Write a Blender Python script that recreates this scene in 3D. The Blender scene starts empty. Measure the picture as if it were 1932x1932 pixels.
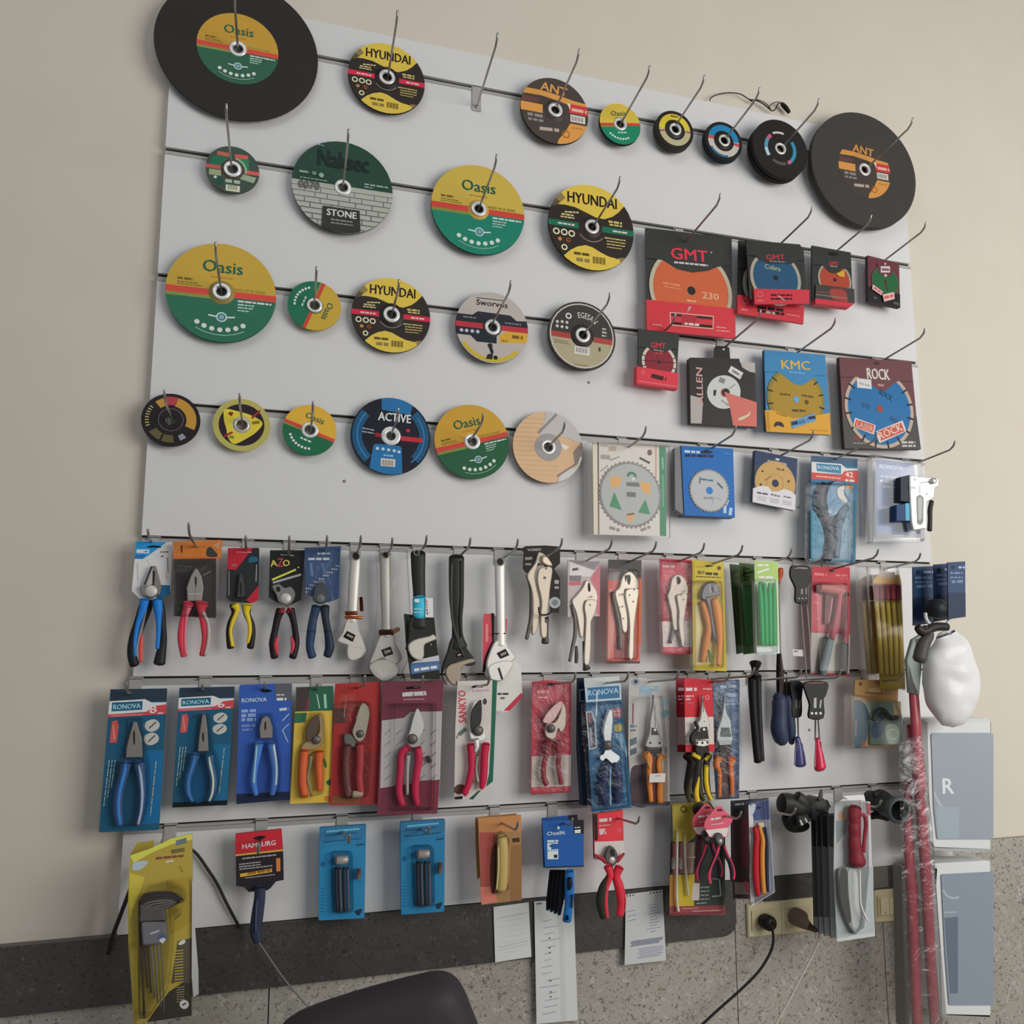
import bpy, bmesh, math, random
from mathutils import Vector, Matrix
from mathutils.geometry import tessellate_polygon
random.seed(7)
PI = math.pi
SC = bpy.context.scene
COL = SC.collection

# ---------------------------------------------------------------- camera
ZO = 1.10                                   # height of the datum (just under the board) over the floor
CAMP = Vector((0.25696, -1.98207, 0.43661 + ZO))
RX = Vector((0.95405, -0.29950, -0.00951)); RY = Vector((0.03428, 0.14062, -0.98947)); RZ = Vector((0.29768, 0.94368, 0.14442))
FPX, CXP, CYP = 1630.2, 1058.13, 1028.63
cd = bpy.data.cameras.new('camera'); cam = bpy.data.objects.new('camera', cd); COL.objects.link(cam)
m = Matrix((RX, -RY, -RZ)).transposed().to_4x4(); m.translation = CAMP; cam.matrix_world = m
cd.sensor_width = 36; cd.lens = FPX / 1932 * 36; cd.shift_x = (966 - CXP) / 1932; cd.shift_y = (CYP - 966) / 1932
cd.clip_start = 0.02; SC.camera = cam

# ---------------------------------------------------------------- light: daylight from the shop window on the right, plus an added fill
w = bpy.data.worlds.new('room_light'); SC.world = w; w.use_nodes = True
w.node_tree.nodes['Background'].inputs[0].default_value = (0.93, 0.96, 1.0, 1); w.node_tree.nodes['Background'].inputs[1].default_value = 0.17
def area(name, loc, to, sx, sy, e, c):
    l = bpy.data.lights.new(name, 'AREA'); l.shape = 'RECTANGLE'; l.size = sx; l.size_y = sy; l.energy = e; l.color = c
    o = bpy.data.objects.new(name, l); COL.objects.link(o); o.location = loc
    o.rotation_euler = (Vector(to) - Vector(loc)).to_track_quat('-Z', 'Y').to_euler()
area('window_daylight', (3.25, -3.0, 2.2), (1.5, 0, 2.1), 2.7, 2.0, 95, (1.0, 0.97, 0.93))
area('front_top_fill', (-0.3, -2.6, 4.0), (0.5, 0, 2.9), 2.4, 1.4, 15, (0.96, 0.98, 1.0))  # added soft fill from overhead in front, not a real source
SC.view_settings.view_transform = 'Standard'; SC.view_settings.look = 'None'
SC.view_settings.exposure = 0.0; SC.view_settings.gamma = 1.0; SC.view_settings.use_curve_mapping = False

def U(x, y, Y=0.0):
    """point of the plane at depth Y that stands at pixel (x, y) of the photograph"""
    d = RX * ((x - CXP) / FPX) + RY * ((y - CYP) / FPX) + RZ
    return CAMP + d * ((Y - CAMP.y) / d.y)
def PJ(P):
    q = P - CAMP; z = q.dot(RZ)
    return CXP + FPX * q.dot(RX) / z, CYP + FPX * q.dot(RY) / z

# ---------------------------------------------------------------- materials
def lin(h):
    h = h.lstrip('#'); return [((int(h[i:i + 2], 16) / 255 + 0.055) / 1.055) ** 2.4 if int(h[i:i + 2], 16) > 10 else int(h[i:i + 2], 16) / 3294.6 for i in (0, 2, 4)]
GAIN = 1.4
_G = [(300, [178, 188, 200]), (900, [172, 192, 198]), (1250, [150, 168, 188]), (1600, [132, 165, 178])]
def local_gain(x, y):
    """photo colour -> surface colour: how strongly the white board is lit around this place"""
    def row(r):
        t = min(max((x - 300) / 600, 0), 1.999); i = int(t); t -= i; return r[i] * (1 - t) + r[i + 1] * t
    y = min(max(y, 300), 1599)
    for (ya, a), (yb, b) in zip(_G, _G[1:]):
        if ya <= y < yb: v = row(a) + (row(b) - row(a)) * (y - ya) / (yb - ya); break
    return round(min(0.62 / (v / 255) ** 2.2, 1.95) * 5) / 5
MC = {}
def mat(h, rough=0.45, metal=0.0, g=None, coat=0.0, emit=None):
    g = GAIN if g is None else g
    k = (h, rough, metal, g, coat)
    if k in MC: return MC[k]
    mt = bpy.data.materials.new(('metal_' if metal else 'surface_') + h); mt.use_nodes = True
    nt = mt.node_tree; b = nt.nodes['Principled BSDF']
    c = [min(v * g, 0.86) for v in lin(h)]
    b.inputs['Base Color'].default_value = (*c, 1); b.inputs['Roughness'].default_value = rough; b.inputs['Metallic'].default_value = metal
    b.inputs['Coat Weight'].default_value = coat; b.inputs['Specular IOR Level'].default_value = .5 if metal else .22
    n = nt.nodes.new('ShaderNodeTexNoise'); n.inputs['Scale'].default_value = 90; n.inputs['Detail'].default_value = 3
    r = nt.nodes.new('ShaderNodeMapRange'); r.inputs['To Min'].default_value = max(rough - .08, .05); r.inputs['To Max'].default_value = rough + .08
    nt.links.new(n.outputs['Fac'], r.inputs['Value']); nt.links.new(r.outputs['Result'], b.inputs['Roughness'])
    MC[k] = mt; return mt
def M(h):
    """'hex', 'm:hex' bare metal, 'g:hex' glossy plastic, 'f:hex' matt, 'clear' / 'film' / 'tint:hex' see-through plastic"""
    if not isinstance(h, str): return h
    if h[:2] == 'm:': return mat(h[2:], 0.34, 0.85)
    if h[:2] == 's:': return mat(h[2:], 0.5, 0.5)
    if h[:2] == 'g:': return mat(h[2:], 0.22, 0, coat=0.3)
    if h[:2] == 'f:': return mat(h[2:], 0.85)
    if h == 'clear': return clear(0.0, 0.18)
    if h == 'film': return clear(0.015, 0.2, 22)
    if h == 'milk': return clear(0.42, 0.3, 10, dif=True)
    if h == 'haze': return clear(0.07, 0.35, 14, dif=True)
    return mat(h)
def clear(a, rough, bump=0, dif=False):
    k = ('clear', a, rough, bump, dif)
    if k in MC: return MC[k]
    mt = bpy.data.materials.new('clear_plastic'); mt.use_nodes = True; nt = mt.node_tree; nt.nodes.clear()
    o = nt.nodes.new('ShaderNodeOutputMaterial'); mx = nt.nodes.new('ShaderNodeMixShader'); t = nt.nodes.new('ShaderNodeBsdfTransparent')
    gl = nt.nodes.new('ShaderNodeBsdfGlossy'); gl.inputs['Roughness'].default_value = rough; gl.inputs[0].default_value = (.48, .48, .48, 1)
    t.inputs[0].default_value = (.97, .97, .97, 1)
    fr = nt.nodes.new('ShaderNodeFresnel'); fr.inputs[0].default_value = 1.45
    ad = nt.nodes.new('ShaderNodeMath'); ad.operation = 'ADD'; ad.inputs[1].default_value = a; ad.use_clamp = True
    fm = nt.nodes.new('ShaderNodeMath'); fm.operation = 'MULTIPLY'; fm.inputs[1].default_value = .55; nt.links.new(fr.outputs[0], fm.inputs[0]); nt.links.new(fm.outputs[0], ad.inputs[0]); nt.links.new(ad.outputs[0], mx.inputs[0]); nt.links.new(t.outputs[0], mx.inputs[1])
    if dif:
        d = nt.nodes.new('ShaderNodeBsdfDiffuse'); d.inputs[0].default_value = (.8, .8, .8, 1); m2 = nt.nodes.new('ShaderNodeMixShader'); m2.inputs[0].default_value = .3
        nt.links.new(d.outputs[0], m2.inputs[1]); nt.links.new(gl.outputs[0], m2.inputs[2]); nt.links.new(m2.outputs[0], mx.inputs[2])
    else: nt.links.new(gl.outputs[0], mx.inputs[2])
    if bump:
        n = nt.nodes.new('ShaderNodeTexNoise'); n.inputs['Scale'].default_value = bump; n.inputs['Detail'].default_value = 4; n.inputs['Distortion'].default_value = 1.5
        b = nt.nodes.new('ShaderNodeBump'); b.inputs['Strength'].default_value = .35; b.inputs['Distance'].default_value = .02
        tc = nt.nodes.new('ShaderNodeTexCoord'); nt.links.new(tc.outputs['Object'], n.inputs['Vector'])
        nt.links.new(n.outputs['Fac'], b.inputs['Height']); nt.links.new(b.outputs[0], gl.inputs['Normal'])
    nt.links.new(mx.outputs[0], o.inputs[0]); MC[k] = mt; return mt

# ---------------------------------------------------------------- frames: 2-D drawing planes standing at a depth in the place
class PX:
    """plane parallel to the wall at depth Y; coordinates as read off the photograph (x0, y0, scale: a cut-out of it)"""
    def __init__(s, Y, x0=0, y0=0, k=1.0): s.Y, s.x0, s.y0, s.k = Y, x0, y0, k
    def at(s, Y): return PX(Y, s.x0, s.y0, s.k)
    def __call__(s, x, y, d=0.0):
        p = U(s.x0 + x * s.k, s.y0 + y * s.k, s.Y); return Vector((p.x, s.Y - d, p.z))
    def u(s, x, y): return (s(x + 1, y) - s(x, y)).length
    clip = None; sgn = -1
class DF:
    """disc plane: unit circle of real radius R round (cx, cz)"""
    def __init__(s, cx, Y, cz, R, rot=0, rin=0.0, clip=True): s.c = Vector((cx, Y, cz)); s.R = R; s.a = rot; s.clip = rin if clip else None; s.Y = Y
    def __call__(s, u, v, d=0.0):
        ca, sa = math.cos(s.a), math.sin(s.a)
        return s.c + Vector((s.R * (u * ca - v * sa), -d, s.R * (u * sa + v * ca)))
    def u(s, x, y): return s.R
    sgn = 1
class QF:
    """card plane: (0,0) top left .. (1,1) bottom right of four photographed corners"""
    def __init__(s, fr, q): s.q = [fr(*p) for p in q]; s.Y = fr.Y
    def __call__(s, a, b, d=0.0):
        p = (s.q[0] * (1 - a) + s.q[1] * a) * (1 - b) + (s.q[3] * (1 - a) + s.q[2] * a) * b; return p - Vector((0, d, 0))
    def u(s, x, y): return (s.q[1] - s.q[0]).length
    clip = None; sgn = -1

# ---------------------------------------------------------------- mesh builder
def cat_rom(p, n=6, closed=False):
    if len(p) < 3: return [Vector(q) for q in p]
    P = [Vector(q) for q in p]; out = []
    for i in range(len(P) - 1):
        a, b, c, d = P[max(i - 1, 0)], P[i], P[i + 1], P[min(i + 2, len(P) - 1)]
        for k in range(n):
            t = k / n
            out.append(0.5 * ((2 * b) + (c - a) * t + (2 * a - 5 * b + 4 * c - d) * t * t + (3 * b - a - 3 * c + d) * t ** 3))
    out.append(P[-1]); return out
def smooth2(p, n=4):
    """closed smooth outline"""
    N = len(p); P = [Vector((q[0], q[1])) for q in p]; out = []
    for i in range(N):
        a, b, c, d = P[i - 1], P[i], P[(i + 1) % N], P[(i + 2) % N]
        for k in range(n):
            t = k / n
            v = 0.5 * ((2 * b) + (c - a) * t + (2 * a - 5 * b + 4 * c - d) * t * t + (3 * b - a - 3 * c + d) * t ** 3); out.append((v.x, v.y))
    return out
def rnd(p, r=0.15, n=3):
    """round the corners of an outline"""
    out = []; N = len(p)
    for i in range(N):
        a, b, c = Vector(p[i - 1]), Vector(p[i]), Vector(p[(i + 1) % N])
        la, lc = (a - b).length, (c - b).length; k = r if r > 1 else r * min(la, lc); k = min(k, la * .49, lc * .49)
        s, e = b + (a - b).normalized() * k, b + (c - b).normalized() * k
        for j in range(n + 1):
            t = j / n; v = s * (1 - t) ** 2 + b * 2 * t * (1 - t) + e * t * t; out.append((v.x, v.y))
    return out
def tri(pts): return tessellate_polygon([[Vector((p[0], p[1], 0)) for p in pts]])
def hclip(poly, nx, ny, d):
    out = []
    for i in range(len(poly)):
        a, b = poly[i - 1], poly[i]; da, db = a[0] * nx + a[1] * ny - d, b[0] * nx + b[1] * ny - d
        if (da < 0) != (db < 0): t = da / (da - db); out.append((a[0] + (b[0] - a[0]) * t, a[1] + (b[1] - a[1]) * t))
        if db <= 0: out.append(b)
    return out
TXT = {}
def glyphs(s):
    if s in TXT: return TXT[s]
    cu = bpy.data.curves.new('t', 'FONT'); cu.body = s; cu.size = 1; cu.offset = 0; cu.resolution_u = 2; cu.fill_mode = 'FRONT'
    ob = bpy.data.objects.new('t', cu); COL.objects.link(ob); dg = bpy.context.evaluated_depsgraph_get(); dg.update()
    me = ob.evaluated_get(dg).to_mesh(); v = [(q.co.x, q.co.y) for q in me.vertices]; f = [tuple(p.vertices) for p in me.polygons]
    ob.evaluated_get(dg).to_mesh_clear(); bpy.data.objects.remove(ob); bpy.data.curves.remove(cu)
    x0, x1 = min(p[0] for p in v), max(p[0] for p in v); y1 = max(p[1] for p in v); y0 = min(p[1] for p in v) if s.isupper() else 0
    TXT[s] = ([((p[0] - x0) / (x1 - x0), (p[1] - y0) / (y1 - y0)) for p in v], f); return TXT[s]
class MB:
    def __init__(s): s.v = []; s.f = []; s.m = []; s.sm = []; s.mats = []; s.lay = 0
    def mi(s, m):
        m = M(m)
        if m not in s.mats: s.mats.append(m)
        return s.mats.index(m)
    def add(s, vs, fs, m, smooth=False):
        b = len(s.v); s.v += [Vector(q) for q in vs]; k = s.mi(m)
        for f in fs: s.f.append(tuple(b + i for i in f)); s.m.append(k); s.sm.append(smooth)
        return s
    # --- solids
    def prism(s, fr, pts, th, m, bev=0.0, side=None):
        """outline at the frame's depth, going back by th, front edge bevelled"""
        front = [fr(*p) for p in pts]; n = len(front); vs = []; fs = []
        c = sum(front, Vector()) / n
        ar = sum(front[i - 1].x * front[i].z - front[i].x * front[i - 1].z for i in range(n))
        if bev:
            ins = []
            for i in range(n):
                a, b, d = front[i - 1], front[i], front[(i + 1) % n]
                e1, e2 = (b - a), (d - b); n1 = Vector((-e1.z, 0, e1.x)).normalized(); n2 = Vector((-e2.z, 0, e2.x)).normalized()
                nn = n1 + n2; nn = nn.normalized() if nn.length > 1e-6 else n1
                ins.append(b + nn * bev * (1 if ar > 0 else -1))
            loops = [ins, [p + Vector((0, bev, 0)) for p in front], [p + Vector((0, th, 0)) for p in front]]
        else: loops = [front, [p + Vector((0, th, 0)) for p in front]]
        for L in loops: vs += L
        for k in range(len(loops) - 1):
            for i in range(n): j = (i + 1) % n; fs.append((k * n + i, k * n + j, (k + 1) * n + j, (k + 1) * n + i))
        T = tessellate_polygon([[Vector((p.x, p.z, 0)) for p in loops[0]]])
        L0 = (len(loops) - 1) * n
        if side: s.add(vs, fs, side); s.add(vs, [tuple(t) for t in T] + [tuple(L0 + i for i in t) for t in T], m)
        else: s.add(vs, fs + [tuple(t) for t in T] + [tuple(L0 + i for i in t) for t in T], m)
        return s
    def box(s, a, b, m):
        x0, y0, z0 = a; x1, y1, z1 = b
        return s.add([(x0, y0, z0), (x1, y0, z0), (x1, y1, z0), (x0, y1, z0), (x0, y0, z1), (x1, y0, z1), (x1, y1, z1), (x0, y1, z1)],
                     [(0, 1, 2, 3), (4, 5, 6, 7), (0, 1, 5, 4), (1, 2, 6, 5), (2, 3, 7, 6), (3, 0, 4, 7)], m)
    def sweep(s, P, R, m, flat=1.0, n=10, up=Vector((0, 1, 0)), caps=True):
        """round or flattened bar along points P with radii R (flat = depth / width)"""
        P = [Vector(p) for p in P]; vs = []; fs = []; N = len(P)
        for i in range(N):
            t = (P[min(i + 1, N - 1)] - P[max(i - 1, 0)]).normalized(); q = up if abs(t.dot(up)) < .95 else Vector((0, 0, 1))
            a = t.cross(q).normalized(); b = a.cross(t).normalized()
            for k in range(n): w = 2 * PI * k / n; vs.append(P[i] + a * R[i] * math.cos(w) + b * R[i] * flat * math.sin(w))
        for i in range(N - 1):
            for k in range(n): j = (k + 1) % n; fs.append((i * n + k, i * n + j, (i + 1) * n + j, (i + 1) * n + k))
        if caps:
            for i, sg in ((0, -1), (N - 1, 1)):
                t = (P[i] - P[i - sg]).normalized(); c = len(vs); h = vs[i * n:(i + 1) * n]
                vs += [P[i] + (q - P[i]) * .7 + t * R[i] * .3 for q in h]; vs.append(P[i] + t * R[i] * .42)
                for k in range(n): j = (k + 1) % n; fs += [(i * n + k, i * n + j, c + j, c + k), (c + k, c + j, c + n)]
        return s.add(vs, fs, m, True)
    def limb(s, fr, pts, m, flat=0.8, d=0.0, n=10, sub=5):
        """bar whose centre line and half widths are read off the photograph: (x, y, half width)"""
        q = cat_rom([(p[0], p[1], p[2]) for p in pts], sub)
        P = [fr(a.x, a.y, d) for a in q]; R = [max(a.z * fr.u(a.x, a.y), .0003) for a in q]
        return s.sweep(P, R, m, flat, n)
    def wire(s, P, r, m, n=8, sub=6): Q = cat_rom(P, sub); return s.sweep(Q, [r] * len(Q), m, 1, n)
    def lathe(s, c, prof, m, n=32, axis='y', sm=True):
        """profile (radius, distance towards the room) turned about an axis"""
        vs = []; fs = []; c = Vector(c)
        for r, h in prof:
            for k in range(n):
                w = 2 * PI * k / n
                vs.append(c + (Vector((r * math.cos(w), -h, r * math.sin(w))) if axis == 'y' else Vector((r * math.cos(w), r * math.sin(w), h))))
        for i in range(len(prof) - 1):
            for k in range(n): j = (k + 1) % n; fs.append((i * n + k, i * n + j, (i + 1) * n + j, (i + 1) * n + k))
        return s.add(vs, fs, m, sm)
    # --- printed surface
    def flat(s, fr, pts, m, d):
        if fr.clip is None: T = tri(pts); return s.add([fr(p[0], p[1], d) for p in pts], [tuple(t) for t in T], m)
        N = 40; rin = fr.clip; vs = []; fs = []
        for t in tri(pts):
            P = [(pts[i][0], pts[i][1]) for i in t]
            for k in range(N):
                a0, a1 = 2 * PI * k / N, 2 * PI * (k + 1) / N; am = (a0 + a1) / 2; ch = math.cos(PI / N)
                q = hclip(P, math.sin(a0), -math.cos(a0), 0)
                if len(q) > 2: q = hclip(q, -math.sin(a1), math.cos(a1), 0)
                if len(q) > 2: q = hclip(q, math.cos(am), math.sin(am), ch)
                if len(q) > 2 and rin: q = hclip(q, -math.cos(am), -math.sin(am), -rin * ch)
                if len(q) > 2: b = len(vs); vs += [fr(x, y, d) for x, y in q]; fs.append(tuple(range(b, b + len(q))))
        if fs: s.add(vs, fs, m)
        return s
    def draw(s, fr, items):
        for it in items:
            k, m = it[0], it[1]; s.lay += 1; d = .00004 * s.lay + .0002; a = it[2:]; sg = fr.sgn
            if k == 'p': s.flat(fr, a[0], m, d)
            elif k == 's': s.flat(fr, smooth2(a[0]), m, d)
            elif k == 'r': x0, y0, x1, y1 = a; s.flat(fr, [(x0, y0), (x1, y0), (x1, y1), (x0, y1)], m, d)
            elif k == 'q':
                x0, y0, x1, y1, w = a; L = math.hypot(x1 - x0, y1 - y0) or 1; nx, ny = -(y1 - y0) / L * w / 2, (x1 - x0) / L * w / 2
                s.flat(fr, [(x0 + nx, y0 + ny), (x1 + nx, y1 + ny), (x1 - nx, y1 - ny), (x0 - nx, y0 - ny)], m, d)
            elif k == 'd':
                x, y, r = a[:3]; ry = a[3] if len(a) > 3 else r; n = 36 if r * fr.u(x, y) > .012 else 14
                s.flat(fr, [(x + r * math.cos(2 * PI * i / n), y + ry * math.sin(2 * PI * i / n)) for i in range(n)], m, d)
            elif k == 'o':
                x, y, r, w = a[:4]; a0, a1 = (a[4], a[5]) if len(a) > 4 else (0, 360); n = max(4, int((a1 - a0) / 12))
                A = [math.radians(a0 + (a1 - a0) * i / n) for i in range(n + 1)]
                for i in range(n): s.flat(fr, [(x + (r + e) * math.cos(t), y + (r + e) * math.sin(t)) for e, t in ((-w / 2, A[i]), (w / 2, A[i]), (w / 2, A[i + 1]), (-w / 2, A[i + 1]))], m, d)
            elif k == 't':
                t, x0, y0, x1, y1, h = a; V, F = glyphs(t); L = math.hypot(x1 - x0, y1 - y0); p0, p1 = fr(x0, y0, d), fr(x1, y1, d)
                e = p1 - p0; up = Vector((-e.z, 0, e.x)).normalized()
                if sg < 0: hh = h * ((fr(x0, y0) - fr(x0 + (y1 - y0) / L, y0 - (x1 - x0) / L)).length)
                else: hh = h * fr.R
                for sh, q in ((-.03, 0), (.03, 1e-5), (0, 2e-5)): s.add([p0 + e * v[0] + e.normalized() * hh * sh + up * hh * (v[1] + sh * .5) - Vector((0, q, 0)) for v in V], F, m)
            elif k == 'a':
                t, r, a0, a1, h = a; V, F = glyphs(t); vs = []
                for v in V:
                    w = math.radians(a0 + (a1 - a0) * v[0]); rr = r + h * v[1] * (1 if a1 < a0 else -1); vs.append(fr(rr * math.cos(w), rr * math.sin(w), d))
                s.add(vs, F, m)
            elif k == 'l':                       # a line of print too small to read
                x0, y0, x1, y1, h = a; rr = random.Random(int(x0 * 97 + y0 * 31)); t = 0; L = math.hypot(x1 - x0, y1 - y0)
                nx, ny = -(y1 - y0) / L * h / 2, (x1 - x0) / L * h / 2
                while t < 1:
                    e = min(1, t + rr.uniform(1.2, 4) * h / L); A = (x0 + (x1 - x0) * t, y0 + (y1 - y0) * t); B = (x0 + (x1 - x0) * e, y0 + (y1 - y0) * e)
                    s.flat(fr, [(A[0] + nx, A[1] + ny), (B[0] + nx, B[1] + ny), (B[0] - nx, B[1] - ny), (A[0] - nx, A[1] - ny)], m, d); t = e + .5 * h / L
            elif k == 'b':                       # barcode
                x0, y0, x1, y1 = a; n = 11
                for i in range(n): X = x0 + (x1 - x0) * i / n; s.flat(fr, [(X, y0), (X + (x1 - x0) / n * (.35 + .3 * (i % 3 == 0)), y0), (X + (x1 - x0) / n * (.35 + .3 * (i % 3 == 0)), y1), (X, y1)], m, d)
        return s
    def build(s, name, org, parent=None, origin_vec=None):
        me = bpy.data.meshes.new(name); me.from_pydata([v - org for v in s.v], [], s.f)
        for q in s.mats: me.materials.append(q)
        me.polygons.foreach_set('material_index', s.m); me.polygons.foreach_set('use_smooth', s.sm); me.validate(); me.update()
        o = bpy.data.objects.new(name, me); COL.objects.link(o)
        if parent: o.parent = parent
        else: o.location = org
        return o

# ---------------------------------------------------------------- things
THINGS = []
GROUPS = {'cutting_disc': 'cutting discs on the board', 'grinding_disc': 'thick grinding discs of the top row', 'adjustable_wrench': 'adjustable wrenches in the tool row', 'locking_pliers': 'locking pliers in the tool row', 'pruner_pack': 'packs of pruning shears', 'blade_pack': 'diamond blade packs', 'saw_blade_pack': 'toothed saw blade packs', 'snips_pack': 'packs of tin snips', 'pliers_pack': 'blue blister packs of pliers', 'carded_pliers': 'pliers on hanging cards', 'screwdriver_set': 'screwdrivers on black hangers', 'storage_case': 'grey cases at the right edge', 'red_bar': 'dusky red bars', 'hex_key_pack': 'yellow hex key packs', 'knife_set_pack': 'knife packs', 'mini_pliers': 'mini cutters on pink tags', 'bit_set_pack': 'teal bit packs', 'flashlight': 'black rubbery heads', 'power_plug': 'plugs in the double socket', 'file_set': 'golden rod packs', 'screwdriver': 'slate screwdrivers', 'long_screwdriver': 'long thin screwdrivers', 'power_cable': 'black cables'}
class Thing:
    def __init__(s, name, label, cat, org, group=None, px=None):
        group = group or GROUPS.get(name)
        """org: point at the thing's base; px: where it stands in the photograph (for its colours)"""
        global GAIN
        s.name, s.label, s.cat, s.org, s.group = name, label, cat, Vector(org), group; s.parts = []; THINGS.append(s)
        p = px or PJ(s.org); GAIN = local_gain(*p); s.g = GAIN; s.empty = None
    def part(s, name, parent=None, label=None):
        m = MB(); s.parts.append([name, m, parent, label]); return m
    def build(s):
        if s.empty: return s.empty
        live = [p for p in s.parts if p[1].f]
        if len(live) == 1 and live[0][0] == s.name:
            o = live[0][1].build(s.name, s.org); s.empty = o; s.kids = []
        else:
            o = bpy.data.objects.new(s.name, None); o.empty_display_size = .02; COL.objects.link(o); o.location = s.org; s.empty = o; mp = {}; s.kids = []
            for n, mb, par, lab in live:
                c = mb.build(n, s.org, mp.get(id(par), o) if par else o); mp[id(mb)] = c; s.kids.append((c, par is not None))
                if lab: c['label'] = lab
        o['label'] = s.label; o['category'] = s.cat
        if s.group: o['group'] = s.group
        return o
def copy_thing(root, loc, label, group=None, rot=None, scale=None):
    r = root.copy(); COL.objects.link(r); r.location = loc; r['label'] = label
    if group: r['group'] = group; root['group'] = group
    if rot: r.rotation_euler = rot
    if scale: r.scale = scale
    for ch in [o for o in COL.objects if o.parent == root]:
        c = ch.copy(); COL.objects.link(c); c.parent = r
        for g in [o for o in COL.objects if o.parent == ch]: d = g.copy(); COL.objects.link(d); d.parent = c
    return r
def structure(name, mb, org=(0, 0, 0)):
    o = mb.build(name, Vector(org)); o['kind'] = 'structure'; return o
# ================================================================ the room
def noise_mat(name, base, specks, scale=60, rough=.6, bump=.0, mid=None, joints=None):
    """procedural stone / plaster: base colour with chips"""
    mt = bpy.data.materials.new(name); mt.use_nodes = True; nt = mt.node_tree; b = nt.nodes['Principled BSDF']; b.inputs['Roughness'].default_value = rough
    tc = nt.nodes.new('ShaderNodeTexCoord'); cur = None
    n0 = nt.nodes.new('ShaderNodeTexNoise'); n0.inputs['Scale'].default_value = 5; n0.inputs['Detail'].default_value = 6; nt.links.new(tc.outputs['Object'], n0.inputs['Vector'])
    r0 = nt.nodes.new('ShaderNodeValToRGB'); r0.color_ramp.elements[0].position = .35; r0.color_ramp.elements[1].position = .65
    r0.color_ramp.elements[0].color = (*base[0], 1); r0.color_ramp.elements[1].color = (*base[1], 1)
    nt.links.new(n0.outputs['Fac'], r0.inputs['Fac']); cur = r0.outputs['Color']
    for sc, thr, c, amt in specks:
        n = nt.nodes.new('ShaderNodeTexNoise'); n.inputs['Scale'].default_value = sc; n.inputs['Detail'].default_value = 2.5; n.inputs['Roughness'].default_value = .6; n.inputs['Distortion'].default_value = .6
        mp = nt.nodes.new('ShaderNodeMapping'); mp.inputs['Location'].default_value = (sc, 0, sc * 2); nt.links.new(tc.outputs['Object'], mp.inputs['Vector']); nt.links.new(mp.outputs[0], n.inputs['Vector'])
        r = nt.nodes.new('ShaderNodeValToRGB'); r.color_ramp.elements[0].position = thr; r.color_ramp.elements[1].position = thr + .035
        r.color_ramp.elements[0].color = (0, 0, 0, 1); r.color_ramp.elements[1].color = (amt, amt, amt, 1)
        nt.links.new(n.outputs['Fac'], r.inputs['Fac'])
        mx = nt.nodes.new('ShaderNodeMix'); mx.data_type = 'RGBA'; mx.inputs[7].default_value = (*c, 1)
        nt.links.new(r.outputs['Color'], mx.inputs[0]); nt.links.new(cur, mx.inputs[6]); cur = mx.outputs[2]
    nt.links.new(cur, b.inputs['Base Color'])
    if bump:
        bp = nt.nodes.new('ShaderNodeBump'); bp.inputs['Strength'].default_value = bump; bp.inputs['Distance'].default_value = .002; nb = nt.nodes.new('ShaderNodeTexNoise'); nb.inputs['Scale'].default_value = scale
        nt.links.new(tc.outputs['Object'], nb.inputs['Vector']); nt.links.new(nb.outputs['Fac'], bp.inputs['Height']); nt.links.new(bp.outputs[0], b.inputs['Normal'])
    return mt
CREAM = noise_mat('cream_wall_paint', [(.70, .64, .545), (.72, .66, .565)], [], 40, .75, .15)
TERR = noise_mat('terrazzo_stone', [(.37, .35, .30), (.44, .42, .37)],
                 [(55, .60, (.56, .54, .49), .6), (80, .63, (.28, .20, .14), .7), (120, .60, (.13, .115, .10), .8), (190, .64, (.05, .045, .04), .85)], 50, .5)
GRAN = noise_mat('dark_granite', [(.055, .053, .05), (.085, .08, .072)], [(26, .60, (.12, .105, .09), .25), (110, .64, (.20, .18, .16), .4), (150, .60, (.025, .025, .025), .8)], 50, .35)
FLR = noise_mat('floor_terrazzo', [(.30, .28, .25), (.36, .34, .3)], [(50, .62, (.12, .11, .1), .7)], 50, .4)
WY = 0.020                                    # the wall behind the board
b = MB(); b.box((-2.2, WY, ZO - .45), (4.6, WY + .15, 4.6), CREAM); structure('wall_back', b)
b = MB()                                      # stone cladding of the lower wall, in slabs with open joints
J = [-2.2, -.86, .245, 1.318, 1.742, 2.9, 4.6]
for x0, x1 in zip(J, J[1:]):
    for z0, z1 in ((0, ZO - .62), (ZO - .617, ZO - (.03 if x0 > 1.3 else .19))): b.box((x0 + .0012, WY - .016, z0), (x1 - .0012, WY, z1), TERR)
b.box((-2.2, WY - .004, 0), (1.317, WY, ZO - .19), mat('3a3630', .9, g=1)); b.box((1.317, WY - .004, 0), (4.6, WY, ZO - .03), mat('3a3630', .9, g=1)); structure('wall_lower', b)
b = MB(); b.box((-2.2, -3.6, -.05), (4.6, WY + .15, 0), FLR); structure('floor', b)
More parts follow.
